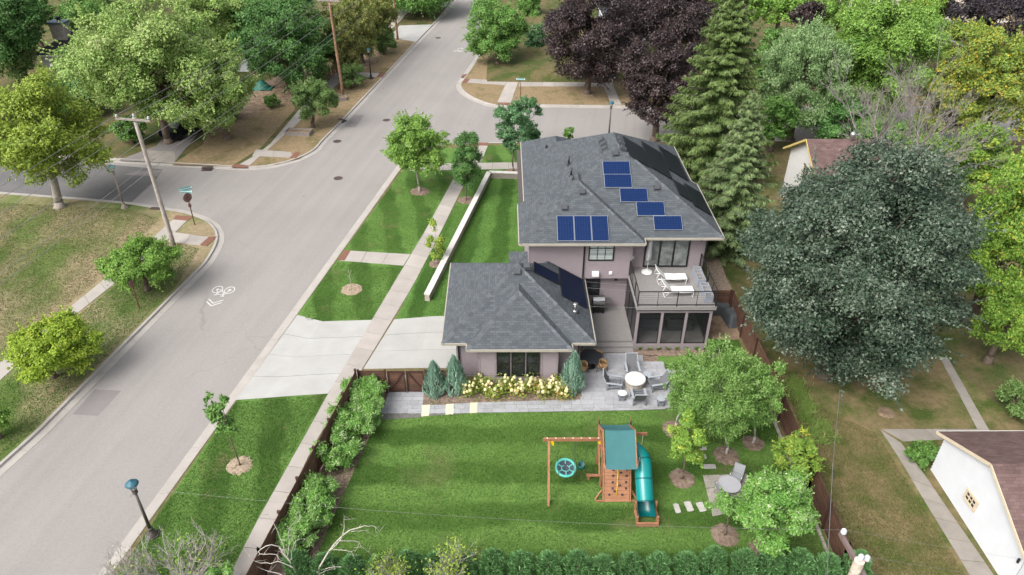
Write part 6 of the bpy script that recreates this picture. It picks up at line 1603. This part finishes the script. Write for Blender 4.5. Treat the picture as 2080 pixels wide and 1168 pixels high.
# left side
T('street_tree', 'yellow green tree with pale forked trunk at the left edge by the side street', 'tree', (90, 278), 250, 296, L_['yellowgreen'], 11, base=(122, 420), leaf=.25, trunkmat='pale_bark', clump=.22, lobes=.28, dens=.85)
T('maple_tree', 'largest light green maple above the left driveway', 'tree', (300, 128), 350, 290, L_['silver'], 12, zc=7.6, leaf=.27, clump=.17, ncl=190, lobes=.26, dens=.85)
T('maple_tree', 'light green maple over the dark parked car', 'tree', (440, 180), 185, 235, L_['silver'], 13, zc=5.0, leaf=.26, clump=.2, ncl=90, lobes=.25, dens=.85)
T('oak_tree', 'dark green tree in the top left corner', 'tree', (12, 45), 140, 150, L_['dark'], 14, zc=7.0, leaf=.32)
T('garden_tree', 'dark tree flecked with yellow behind the big light green maple', 'tree', (190, 40), 130, 130, L_['mid'], 15, zc=5.0, leaf=.3, tint_bias=.1, tint_sd=.3)
T('garden_tree', 'dull yellow tree at the left edge in front of the bungalow', 'tree', (18, 112), 95, 90, L_['crab'], 16, zc=3.4, leaf=.28, tint_bias=.25)
T('garden_shrub', 'dark shrub mass between the bungalow and the yellow green tree', 'shrub', (150, 190), 130, 90, L_['dark'], 17, zc=2.2, leaf=.26)
T('garden_shrub', 'low green shrub under the left driveway maple', 'shrub', (262, 262), 70, 60, L_['mid'], 18, zc=1.4, leaf=.2)
T('garden_tree', 'deep green tree behind the brown pole and tarpaulin', 'tree', (580, 78), 215, 215, L_['dark'], 19, base=(587, 178), leaf=.28, clump=.2, ncl=130, tint_bias=.12)
T('garden_tree', 'deep green tree left of the tarpaulin house', 'tree', (505, 30), 130, 120, L_['mid'], 20, zc=6.0, leaf=.3)
for i, (cx, cy, w_, h_, zc, lab) in enumerate(((692, 78, 95, 190, 4.6, 'tall olive cedar nearest the brown utility pole'), (728, 52, 90, 170, 4.6, 'tall olive cedar in the middle of the cedar row'), (765, 30, 85, 140, 4.6, 'tall olive cedar at the far end of the cedar row'))):
    T('cedar_tree', lab, 'tree', (cx, cy), w_, h_, L_['olive'], 30+i, zc=zc, leaf=.26, group='olive cedars behind the far left pavement', clump=.2, ncl=120, low=-.95, droop=.2)
T('street_tree', 'mid green tree overhanging the far left verge at the top edge', 'tree', (842, -28), 195, 92, L_['mid'], 34, base=(860, 28), leaf=.3)
T('small_tree', 'small white fruited tree nearest the lower raised bed', 'tree', (636, 203), 100, 100, L_['crab'], 35, base=(636, 258), leaf=.17, clump=.22, ncl=80)
T('small_tree', 'small bushy tree between the brown pole and the dark lamp', 'tree', (715, 150), 58, 60, L_['crab'], 36, base=(716, 178), leaf=.18, clump=.22, ncl=60)
T('small_tree', 'small tree with dark trunk guard beyond the dark lamp', 'tree', (780, 80), 58, 60, L_['crab'], 37, base=(782, 110), leaf=.2, clump=.22, ncl=60)
T('garden_shrub', 'green shrub at the house bed right of the parked car', 'shrub', (470, 222), 45, 40, L_['mid'], 38, zc=.9, leaf=.18)
T('garden_shrub', 'low green shrub beside the far left pavement under the tarpaulin tree', 'shrub', (552, 205), 34, 34, L_['mid'], 39, zc=.7, leaf=.16)
# brown reed screen along the far pavement
t = thing('reed_screen', 'brown reed screen along the far left pavement under the cedars', 'screen', tuple(G(700, 130)))
a, b = G(640, 178), G(795, 62); m_ = MB(); rr = random.Random(8)
for k in range(160): p = a+(b-a)*(k+rr.random())/160; m_.bar(p+[rr.uniform(-.15, .15), 0, 0], p+[rr.uniform(-.2, .2), rr.uniform(-.1, .1), rr.uniform(.9, 1.5)], .06, .05)
m_.build('reeds', reed, t, kind='stuff')
# right of the street
T('street_tree', 'round green maple on the verge beyond the far pavement corner', 'tree', (1006, 60), 132, 135, L_['mid'], 41, base=(1011, 131), leaf=.24, clump=.22, ncl=110, tint_bias=.08)
T('garden_shrub', 'green shrub beside the far pavement left of the crimson maple', 'shrub', (1088, 75), 48, 66, L_['bluegreen'], 42, zc=1.9, leaf=.22)
T('garden_tree', 'narrow green tree at the top edge left of the crimson maples', 'tree', (1075, 5), 55, 80, L_['mid'], 43, zc=2.6, leaf=.26)
T('crimson_maple', 'dark crimson maple with a clear trunk beside the garden steps', 'tree', (1200, 70), 205, 205, L_['crimson'], 44, base=(1193, 190), leaf=.24, clump=.2, ncl=150, lobes=.2)
T('crimson_maple', 'broad crimson maple at the back along the top edge', 'tree', (1350, 30), 230, 130, L_['crimson'], 45, zc=6.8, leaf=.27, clump=.2, ncl=130)
T('crimson_maple', 'crimson maple nearer the street, in front of the tall spruce', 'tree', (1340, 162), 175, 235, L_['crimson'], 46, base=(1330, 285), leaf=.22, clump=.19, ncl=150, lobes=.25, tint_bias=.1)
T('garden_tree', 'bright green tree peeping over the crimson maples', 'tree', (1420, -20), 110, 90, L_['fresh'], 47, zc=8, leaf=.3)
S1 = G(1452, 415); spruce('spruce_tree', 'tall old spruce rising past the top edge behind the house', (17.6, 58.0), 17.6, 5.4, L_['spruce'], 51, 'spruces behind the house', leaf=.40, dens=1.35)
spruce('spruce_tree', 'shorter pale green spruce to the right of the solar roof', (16.4, 47.0), 11.9, 3.7, L_['spruce2'], 52, 'spruces behind the house', leaf=.32, dens=1.35)
T('birch_tree', 'soft pale green birch right of the spruces', 'tree', (1632, 155), 190, 255, L_['pale'], 53, zc=6.2, leaf=.23, clump=.2, ncl=150, droop=.35, dens=.9)
T('maple_tree', 'bright green tall maple in the upper right', 'tree', (1782, 120), 250, 300, L_['fresh'], 54, zc=7.2, leaf=.28, clump=.2, ncl=170, tint_bias=.06, lobes=.26)
T('garden_tree', 'fresh green tree at the top edge above the birch', 'tree', (1588, 8), 130, 90, L_['fresh'], 55, zc=8.0, leaf=.3)
T('crimson_maple', 'small purple tree between the birch and the bright maple', 'tree', (1640, 40), 70, 75, L_['crimson'], 56, zc=8.0, leaf=.26)
T('purple_tree', 'black purple tree in the top right corner with gaps', 'tree', (2010, 22), 190, 105, L_['blackred'], 57, zc=8.2, leaf=.30, dens=.55, clump=.16, ncl=120)
bare_tree('bare_tree', 'leafless grey tree in front of the turning yellow trees', (29.4, 50.5), 13.4, 3.9, deadbrown, 58, stems=8, depth=5, r0=.13, lean=.42, kids=(2, 5), rmin=.010)
T('turning_tree', 'yellow and orange tree at the upper right edge', 'tree', (2040, 170), 190, 290, L_['autumn'], 59, zc=6.2, leaf=.27, clump=.2, ncl=140, lobes=.3, tint_sd=.3)
T('turning_tree', 'orange flecked tree behind the leafless grey tree', 'tree', (1930, 210), 150, 210, L_['autumn'], 60, zc=4.6, leaf=.26, clump=.2, ncl=110, tint_bias=.08, tint_sd=.32)
T('lime_tree', 'lime green tree along the right edge beside the big maple', 'tree', (2046, 480), 195, 400, L_['lime'], 61, zc=6.2, leaf=.21, clump=.2, ncl=170, lobes=.3, droop=.3, dens=.85)
T('lime_tree', 'lime green lower tree hanging over the garden path at the right edge', 'tree', (2050, 640), 135, 190, L_['lime'], 62, zc=3.4, leaf=.2, clump=.22, ncl=100, droop=.4, dens=.85)
T('garden_shrub', 'dull dark shrub at the right edge above the white outbuilding', 'shrub', (2072, 812), 90, 110, L_['crab'], 63, zc=.9, leaf=.17, dens=.7)
T('norway_maple', 'huge blue green maple filling the right of the yard', 'tree', (1742, 542), 456, 590, L_['norway'], 64, zc=7.3, leaf=.19, clump=.19, ncl=300, lobes=.22, dens=1.2, hollow=.60, low=-.97, tint_sd=.27)
T('garden_shrub', 'dark green shrub in the corner beside the white outbuilding', 'shrub', (1880, 925), 72, 56, L_['mid'], 65, zc=.45, leaf=.15)
for cx, cy, w_, h_, zc, mt, sd_, lab in ((1568, 130, 95, 170, 5.0, 'mid', 654, 'green tree between the tall spruce and the pale birch'), (1578, 245, 90, 130, 3.0, 'mid', 641, 'green tree low between the spruces and the pale birch'), (1715, 250, 130, 110, 3.2, 'dark', 642, 'dark green tree under the bright upper right maple'),
        (1868, 70, 130, 130, 6.0, 'fresh', 643, 'fresh green tree between the bright maple and the leafless tree'), (1955, 95, 110, 120, 5.5, 'autumn', 644, 'pointed yellow green tree below the black purple tree'),
        (1700, 15, 120, 90, 8.0, 'fresh', 645, 'green tree at the top edge behind the bright maple'), (1800, 285, 150, 120, 3.0, 'mid', 646, 'green thicket behind the white gabled house'), (1880, 5, 110, 70, 8, 'lime', 647, 'lime green tree at the top edge left of the black purple tree'),
        (1500, 20, 90, 110, 7.5, 'fresh', 648, 'green tree behind the tall spruce at the top edge'), (1990, 320, 130, 150, 4.5, 'lime', 649, 'lime tree behind the big blue green maple at the right'), (1900, 330, 150, 130, 3.2, 'fresh', 653, 'green tree behind the crown of the big blue green maple'), (60, 20, 90, 70, 6.5, 'mid', 650, 'green tree behind the bungalow chimney at the top left'),
        (135, 60, 60, 70, 3.5, 'dark', 651, 'dark green tree right of the bungalow chimney'), (420, 20, 150, 110, 7.5, 'silver', 652, 'light green tree at the top edge behind the driveway maples')):
    T('garden_tree', lab, 'tree', (cx, cy), w_, h_, L_[mt], sd_, zc=zc, leaf=.28, clump=.2, ncl=80)
# street trees of the house corner
T('street_tree', 'bright green young maple in a mulch ring on the striped verge', 'tree', (840, 292), 138, 160, L_['fresh'], 71, base=(852, 389), leaf=.19, clump=.2, ncl=110, trunkmat='pale_bark', trunk_r=.09, tint_bias=.08, lobes=.3)
T('columnar_tree', 'narrow dark green tree in a mulch ring beside the pavement', 'tree', (949, 328), 56, 146, L_['dark'], 72, base=(947, 408), leaf=.14, clump=.42, ncl=80, trunk_r=.05, lobes=.15, dens=1.2, tint_bias=.1)
T('young_tree', 'sparse yellowing sapling in a mulch ring beside the wall', 'tree', (886, 488), 50, 92, L_['yellow'], 73, base=(887, 536), leaf=.13, dens=.33, clump=.3, ncl=26, trunk_r=.03, trunkmat='pale_bark', lobes=.35)
T('young_tree', 'blue green young tree left of the house roof by the side street', 'tree', (1040, 258), 85, 125, L_['bluegreen'], 74, base=(1042, 348), leaf=.18, clump=.22, ncl=70, trunk_r=.06)
T('young_tree', 'darker blue green young tree touching the rear of the roof', 'tree', (1076, 240), 58, 110, L_['bluegreen'], 75, zc=3.6, leaf=.18, clump=.22, ncl=60, trunk_r=.06, tint_bias=-.1)
T('young_tree', 'tiny green sapling showing just behind the roof ridge', 'tree', (1157, 272), 26, 30, L_['mid'], 76, zc=2.4, leaf=.18, ncl=20, trunk_r=.03)
b_ = G(714, 590); t = thing('sapling', 'leafless whip of a sapling in a straw mulch ring on the verge', 'sapling', tuple(b_)); m_ = MB(); m_.tube([b_, b_+[.02, 0, .9], b_+[-.03, 0, 1.7]], [.02, .014, .006], 5)
for a in range(5): m_.tube([b_+[0, 0, .7+.18*a], b_+[.28*math.cos(a*2.4), .28*math.sin(a*2.4), 1.0+.18*a]], [.008, .004], 4)
m_.build('trunk', deadwood, t)
T('young_tree', 'leaning green young tree in straw mulch on the near verge', 'tree', (452, 850), 62, 130, L_['mid'], 77, base=(487, 945), leaf=.17, clump=.28, ncl=30, trunk_r=.035, dens=.5, lobes=.4)
T('street_tree', 'round fresh green street tree beside the left pavement', 'tree', (287, 537), 152, 124, L_['fresh'], 78, base=(300, 590), leaf=.17, clump=.2, ncl=120, trunkmat='bark')
T('street_tree', 'chartreuse street tree on the left verge', 'tree', (104, 704), 182, 136, L_['chartreuse'], 79, base=(110, 766), leaf=.17, clump=.2, ncl=130, lobes=.28)
T('street_tree', 'green street tree cut off by the left edge', 'tree', (-18, 850), 66, 80, L_['fresh'], 80, base=(0, 890), leaf=.15, clump=.22, ncl=60)
# back garden
for i, (cx, cy, w_, h_, bx_, by_2, lab) in enumerate(((1465, 795, 175, 235, 1475, 922, 'tallest birch of the clump beside the patio, white trunk showing'), (1535, 800, 125, 180, 1530, 900, 'birch of the clump nearest the right fence'), (1394, 785, 98, 160, 1372, 872, 'birch of the clump overhanging the grey patio chairs'))):
    T('birch_tree', lab, 'tree', (cx, cy), w_, h_, L_['birch'], 90+i, base=(bx_, by_2), leaf=.105, clump=.2, ncl=120, dens=.62, trunkmat='birch_bark', trunk_r=.06, droop=.25, lobes=.3, group='birches beside the patio')
T('young_tree', 'yellow green young tree in a mulch ring right of the tube slide', 'tree', (1397, 890), 92, 140, L_['lime'], 94, base=(1385, 973), leaf=.13, clump=.24, ncl=60, trunk_r=.045, dens=.8, lobes=.3)
T('young_tree', 'soft green tree in a mulch ring at the bottom right of the lawn', 'tree', (1572, 1030), 165, 180, L_['shrub'], 95, base=(1547, 1117), leaf=.12, clump=.22, ncl=100, trunk_r=.05, lobes=.3, dens=.85)
T('young_tree', 'light airy young tree over the front of the gravel terrace', 'tree', (1482, 1030), 88, 75, L_['shrub'], 96, base=(1472, 1087), leaf=.11, clump=.24, ncl=44, trunk_r=.04, dens=.5, lobes=.3)
T('young_tree', 'bright yellow green tree against the right fence', 'tree', (1620, 925), 100, 120, L_['lime'], 97, zc=1.9, leaf=.13, clump=.22, ncl=70, trunk_r=.045, dens=.7, lobes=.35, tint_bias=.1)
# shrubs along the left fence
for i, (cx, cy, w_, h_, lab) in enumerate(((738, 795, 92, 84, 'green shrub at the top of the fence border, beside the gate'), (716, 853, 98, 84, 'second green shrub down the left fence border'), (686, 915, 90, 80, 'third green shrub down the left fence border'),
                                           (643, 990, 78, 68, 'fourth green shrub down the left fence border, with white flowers'), (628, 1035, 96, 96, 'fifth green shrub down the left fence border'), (600, 1088, 80, 75, 'lowest green shrub of the left fence border, by the dead branches'))):
    T('flowering_shrub', lab, 'shrub', (cx, cy), w_*1.25, h_*1.18, L_['shrub'], 100+i, zc=.78, leaf=.105, clump=.24, ncl=60, trunk_r=.03, lobes=.35, dens=1.0, tint_bias=.05, group='flowering shrubs along the left fence')
# blue junipers at the garage
for i, (bx_, by_2, h_, r_, lab) in enumerate(((884, 800, 2.25, .62, 'blue juniper nearest the double gate'), (925, 795, 2.45, .64, 'blue juniper between the gate juniper and the garage bay'), (1162, 793, 2.65, .66, 'blue juniper at the right corner of the garage by the patio'))):
    columnar('juniper', lab, 'shrub', tuple(G(bx_, by_2)), h_, r_, L_['juniper'], 110+i, 'blue junipers in front of the garage', leaf=.30, n=2600, spike=.75, widest=.32, aspect=.15)
# hydrangeas
fh = []
for k, m in enumerate((flower_cream, flower_tan)):
    m_ = MB(); rr = random.Random(k); n = 9
    prof = [(.02, -.075), (.07, -.05), (.095, 0), (.08, .055), (.045, .095), (.005, .115)]
    m_.add([(r*(1+rr.uniform(-.14, .14))*math.cos(6.283*j/n), r*(1+rr.uniform(-.14, .14))*math.sin(6.283*j/n), z) for r, z in prof for j in range(n)], [(i*n+j, i*n+(j+1) % n, (i+1)*n+(j+1) % n, (i+1)*n+j) for i in range(5) for j in range(n)], 0, True)
    me = bpy.data.meshes.new('flower_head'); me.from_pydata(m_.v, [], m_.f); me.materials.append(m); me.polygons.foreach_set('use_smooth', m_.sm); fh.append(me)
HY = [(953, 800, 'hydrangea beside the blue junipers, at the left end of the flower bed'), (978, 788, 'fullest cream hydrangea under the left corner of the garage bay'), (1003, 805, 'hydrangea left of the middle, by the cream slab'), (1030, 792, 'hydrangea under the left garage window'), (1055, 803, 'hydrangea under the middle garage window'), (1080, 792, 'faded hydrangea under the right garage window'), (1105, 804, 'faded hydrangea right of the garage windows'), (1132, 792, 'hydrangea at the right corner of the garage bay'), (1142, 806, 'hydrangea beside the right hand blue juniper')]
for i, (px, py, lab) in enumerate(HY):
    b_ = G(px, py); rng = np.random.default_rng(200+i); t = thing('hydrangea', lab, 'shrub', tuple(b_), 'hydrangeas in the garage flower bed')
    n = 500 if i < 4 else 330; p = rng.normal(0, 1, (n, 3))*[.30, .27, .2]+b_+[0, 0, .42]; p[:, 2] = np.abs(p[:, 2]-.03)+.03
    nr = unit(rng.normal(0, .5, (n, 3))+[0, 0, 1]); Ls = .13*rng.uniform(.6, 1.3, n); leaf_quads('foliage', p, np.cross(nr, rng.normal(size=(n, 3))), nr, Ls, Ls*.6, .4+(.2 if i > 3 else 0)+rng.normal(0, .28, n), L_['hydrangea'], t)
    m_ = MB()
    for k in range(16):
        a, r = rng.uniform(0, 6.28), .5*rng.uniform(0, 1)**.5; z = rng.uniform(.35, .85); q = b_+[r*math.cos(a), r*.85*math.sin(a), z]
        o = bpy.data.objects.new('flower_head', fh[int(rng.random() < (.12 if i < 4 else .42))]); COL.objects.link(o); o.parent = t; o.location = tuple(q-b_); s = rng.uniform(.7, 1.25); o.scale = (s, s, s); o.rotation_euler = (rng.normal(0, .3), rng.normal(0, .3), a)
        m_.tube([b_+[.1*math.cos(a), .1*math.sin(a), .02], q], .008, 4, cap=False)
    m_.build('stems', M('brown_stem', (.2, .12, .06), .9), t)
# small plants at the porch, long grass at the right fence
for i in range(8):
    b_ = G(1298+i*19, 711); rng = np.random.default_rng(300+i); t = thing('border_plant', 'small strappy green plant in the mulch below the porch', 'plant', tuple(b_), 'row of small plants below the porch')
    n = 46; a = rng.uniform(0, 6.28, n); h = np.stack([np.cos(a), np.sin(a), np.zeros(n)], 1); pos = b_+h*rng.uniform(.04, .2, n)[:, None]+np.stack([np.zeros(n), np.zeros(n), rng.uniform(.08, .25, n)], 1)
    leaf_quads('foliage', pos, h*.6+[0, 0, .7], unit(h+[0, 0, .6]), .26*rng.uniform(.7, 1.3, n), np.full(n, .045), .5+rng.normal(0, .25, n), L_['hosta'], t)
rng = np.random.default_rng(400); n = 3200; u = rng.uniform(0, 1, n)
a, b = G(1602, 775), G(1658, 905); tc = rng.uniform(0, 1, 26); tu = rng.integers(0, 26, n); u = tc[tu]; sg = rng.uniform(.08, .30, 26)[tu]
pos = a+(b-a)*u[:, None]+np.stack([rng.uniform(0, 1.0, 26)[tu]*(.4+.6*tc[tu])+rng.normal(0, 1, n)*sg, rng.normal(0, 1, n)*sg, rng.uniform(.05, .24, n)], 1)
nr = unit(rng.normal(0, 1, (n, 3))+[0, 0, .6]); o = leaf_quads('tall_grass', pos, rng.normal(0, .5, (n, 3))+[0, 0, 1], nr, .5*rng.uniform(.5, 1.2, n), np.full(n, .035), .45+rng.normal(0, .25, n), tall_grass_m, None, kind='stuff')
# arborvitae hedge at the bottom edge
x = -8.6; i = 0
while x < 15.0:
    rr = random.Random(500+i); columnar('arborvitae', 'clipped dark green arborvitae in the hedge along the bottom edge', 'shrub', (x+rr.uniform(-.08, .08), 19.0+rr.uniform(-.12, .12), 0), 1.75+rr.uniform(-.2, .2), .53, L_['arbor'], 500+i, 'arborvitae hedge along the bottom edge', leaf=.15, n=4200, spike=.5, widest=.62, aspect=.34)
    x += 1.16; i += 1
for i, (px, w_, lab) in enumerate(((790, 1.0, 'yellowish shrub in front of the hedge, right of the dead branches'), (920, .85, 'yellowish shrub in front of the hedge, below the back lawn'))):
    b_ = G(px, 1150, 1.8); bare_tree('twiggy_shrub', lab, (b_[0], b_[1]-.1), 2.7, w_*.9, deadwood, 520+i, stems=9, depth=3, r0=.03, leafmat=L_['yellow'], nleaf=900, group='yellow tipped shrubs before the hedge', cat='shrub', lean=.45, leafsize=.10)
# dead branches at the bottom, traced limb by limb round one trunk
t = thing('dead_tree', 'bleached dead tree with bare white branches at the bottom edge', 'tree', tuple(G(600, 1260)))
rng = np.random.default_rng(77); m_ = MB(); Y0 = G(600, 1235)[1]
def limb(pts, r0, r1, dy=0.0, rd=0):
    r0 *= .62; r1 *= .8; k = len(pts); P = [GY(px, py, Y0+.9+dy*i/(k-1)) for i, (px, py) in enumerate(pts)]
    P = [np.array(q) for q in smooth_poly([tuple(q) for q in P], 1)]; P = [q+rng.normal(0, .02, 3) for q in P]; m_.tube(P, [r0+(r1-r0)*i/(len(P)-1) for i in range(len(P))], 6)
    for q in P[2:]:
        if rng.random() < .55:
            d = unit(np.array([rng.normal(), rng.normal()*.6, rng.normal()*.8+.3])); l = rng.uniform(.15, .5); m_.tube([q, q+d*l*.5+rng.normal(0, .03, 3), q+d*l], [r1*1.1+.004, .006, .003], 4, cap=False)
limb([(640, 1260), (612, 1190), (597, 1155), (585, 1132), (568, 1112)], .10, .045, .3)
limb([(568, 1112), (545, 1106), (524, 1118), (530, 1126), (556, 1126), (572, 1136)], .035, .012, -.4)
limb([(580, 1128), (574, 1098), (565, 1076), (552, 1058), (545, 1046)], .035, .008, .5)
limb([(584, 1130), (588, 1105), (584, 1080), (590, 1068), (612, 1053)], .03, .006, -.3)
limb([(590, 1140), (594, 1110), (604, 1092), (625, 1096)], .025, .005, .2)
limb([(597, 1155), (570, 1140), (545, 1146), (522, 1142), (505, 1128)], .04, .008, -.3)
limb([(605, 1175), (570, 1166), (540, 1160), (515, 1148)], .05, .01, .2)
limb([(630, 1230), (645, 1160), (662, 1128), (680, 1104), (705, 1080), (722, 1074), (745, 1066), (760, 1068), (771, 1080)], .075, .008, .5)
limb([(668, 1120), (690, 1100), (700, 1075), (698, 1058), (699, 1045)], .04, .006, -.4)
limb([(690, 1098), (712, 1098), (735, 1104), (745, 1118), (760, 1135)], .035, .006, .4)
limb([(672, 1115), (700, 1118), (716, 1124), (718, 1132)], .025, .005, -.3)
limb([(715, 1078), (740, 1076), (752, 1082), (762, 1090)], .02, .004, .3); limb([(650, 1160), (672, 1150), (705, 1152), (730, 1146)], .03, .006, .2); limb([(640, 1180), (655, 1160), (680, 1156)], .02, .005, -.2)
m_.build('branches', deadwhite, t)
b_ = G(372, 1195); bare_tree('twiggy_shrub', 'wide half dead grey shrub with a few green tips at the bottom left', (b_[0]+.0, b_[1]), 3.1, 2.2, deadwood, 531, stems=18, depth=4, r0=.06, leafmat=L_['lime'], nleaf=900, cat='shrub', lean=.75, kids=(2, 5), leafsize=.10)
b_ = G(268, 1200); bare_tree('twiggy_shrub', 'grey leafless shrub at the kerb on the bottom edge', (b_[0], b_[1]), 2.3, 1.3, deadwood, 532, stems=11, depth=4, r0=.045, cat='shrub', lean=.6)
T('garden_shrub', 'green bush at the bottom edge beside the near pavement', 'shrub', (452, 1180), 70, 80, L_['shrub'], 533, zc=1.2, leaf=.12)
# trees beyond the top edge of the picture, so that the street goes on
rng = np.random.default_rng(9); proto = None
far = [(-62, 118, 'mid'), (-48, 126, 'dark'), (-36, 116, 'mid'), (-26, 132, 'dark'), (-70, 100, 'mid'), (-5, 150, 'dark'), (14, 128, 'mid'), (30, 122, 'dark'), (44, 118, 'mid'), (62, 126, 'dark'), (76, 108, 'mid'), (70, 84, 'mid'), (62, 66, 'mid')]
protos = {}
for i, (x, y, k) in enumerate(far):
    lab = 'background tree beyond the far houses'
    if k not in protos: protos[k] = deciduous('background_tree', lab, 'tree', (x, y, 0), 11, 5.2, 4.9, L_[k], 600+i, leaf=.40, group='trees beyond the far houses', ncl=110, clump=.2)
    else: o = copy_tree(protos[k]); o.location = (x, y, 0)
print('leaf triangles', TRI)

# short grass blades over the mown lawns and the dry ones, so that edges are soft and the surface has depth
def blades(name, poly, n, mat, seed, h=.07, skip=None):
    rng = np.random.default_rng(seed); P = np.array(poly); lo, hi = P.min(0), P.max(0); q = rng.uniform(lo, hi, (int(n*2.2), 2))
    ins = np.zeros(len(q), bool)
    for (x0, y0), (x1, y1) in zip(P, np.roll(P, -1, 0)): ins ^= ((y0 > q[:, 1]) != (y1 > q[:, 1])) & (q[:, 0] < (x1-x0)*(q[:, 1]-y0)/(y1-y0+1e-12)+x0)
    q = q[ins][:n]; n = len(q); pos = np.column_stack([q, np.full(n, .03)])
    leaf_quads(name, pos, rng.normal(0, .5, (n, 3))+[0, 0, .8], unit(rng.normal(0, 1, (n, 3))+[0, 0, .5]), h*rng.uniform(.6, 1.5, n), np.full(n, .045), .45+rng.normal(0, .25, n), mat, None, kind='stuff')
blade_g = M_leaf('lawn_blade', (.070, .145, .028), (.106, .205, .045), (.17, .21, .07), .35, .7, .15, 1.0)
blade_d = M_leaf('dry_blade', (.085, .095, .030), (.16, .145, .060), (.25, .20, .11), .25, .7, .15, 1.0)
blades('grass', [(-8.0, 30.4), (-2.6, 30.0), (8.2, 29.6), (14.2, 33), (14.2, 19.5), (-9.2, 19.5)], 45000, blade_g, 1, .055)
blades('grass', PX([(805, 364), (712, 503), (832, 512), (861, 467), (913, 364)]), 9000, blade_g, 2, .055)
blades('grass', PX([(686, 534), (612, 636), (625, 652), (755, 648), (813, 545)]), 8000, blade_g, 8, .055)
blades('grass', PX([(660, 803), (516, 815), (476, 818), (446, 872), (250, 1150), (150, 1290), (420, 1262), (516, 1063)]), 22000, blade_g, 7, .055)
blades('grass', PX([(945, 383), (1000, 362), (1060, 362), (1060, 530), (915, 540), (900, 640), (812, 645)]), 16000, blade_g, 3, .055)
blades('grass', PX([(1600, 800), (1780, 880), (1965, 1175), (1745, 1175), (1660, 960)]), 22000, blade_d, 4)
blades('grass', PX([(0, 412), (262, 425), (325, 445), (210, 560), (52, 690), (-60, 770)]), 24000, blade_d, 5)
blades('grass', PX([(405, 505), (355, 584), (67, 876), (-40, 960), (-40, 830), (93, 692), (235, 580), (350, 492)]), 20000, blade_g, 6)
print('leaf triangles', TRI)
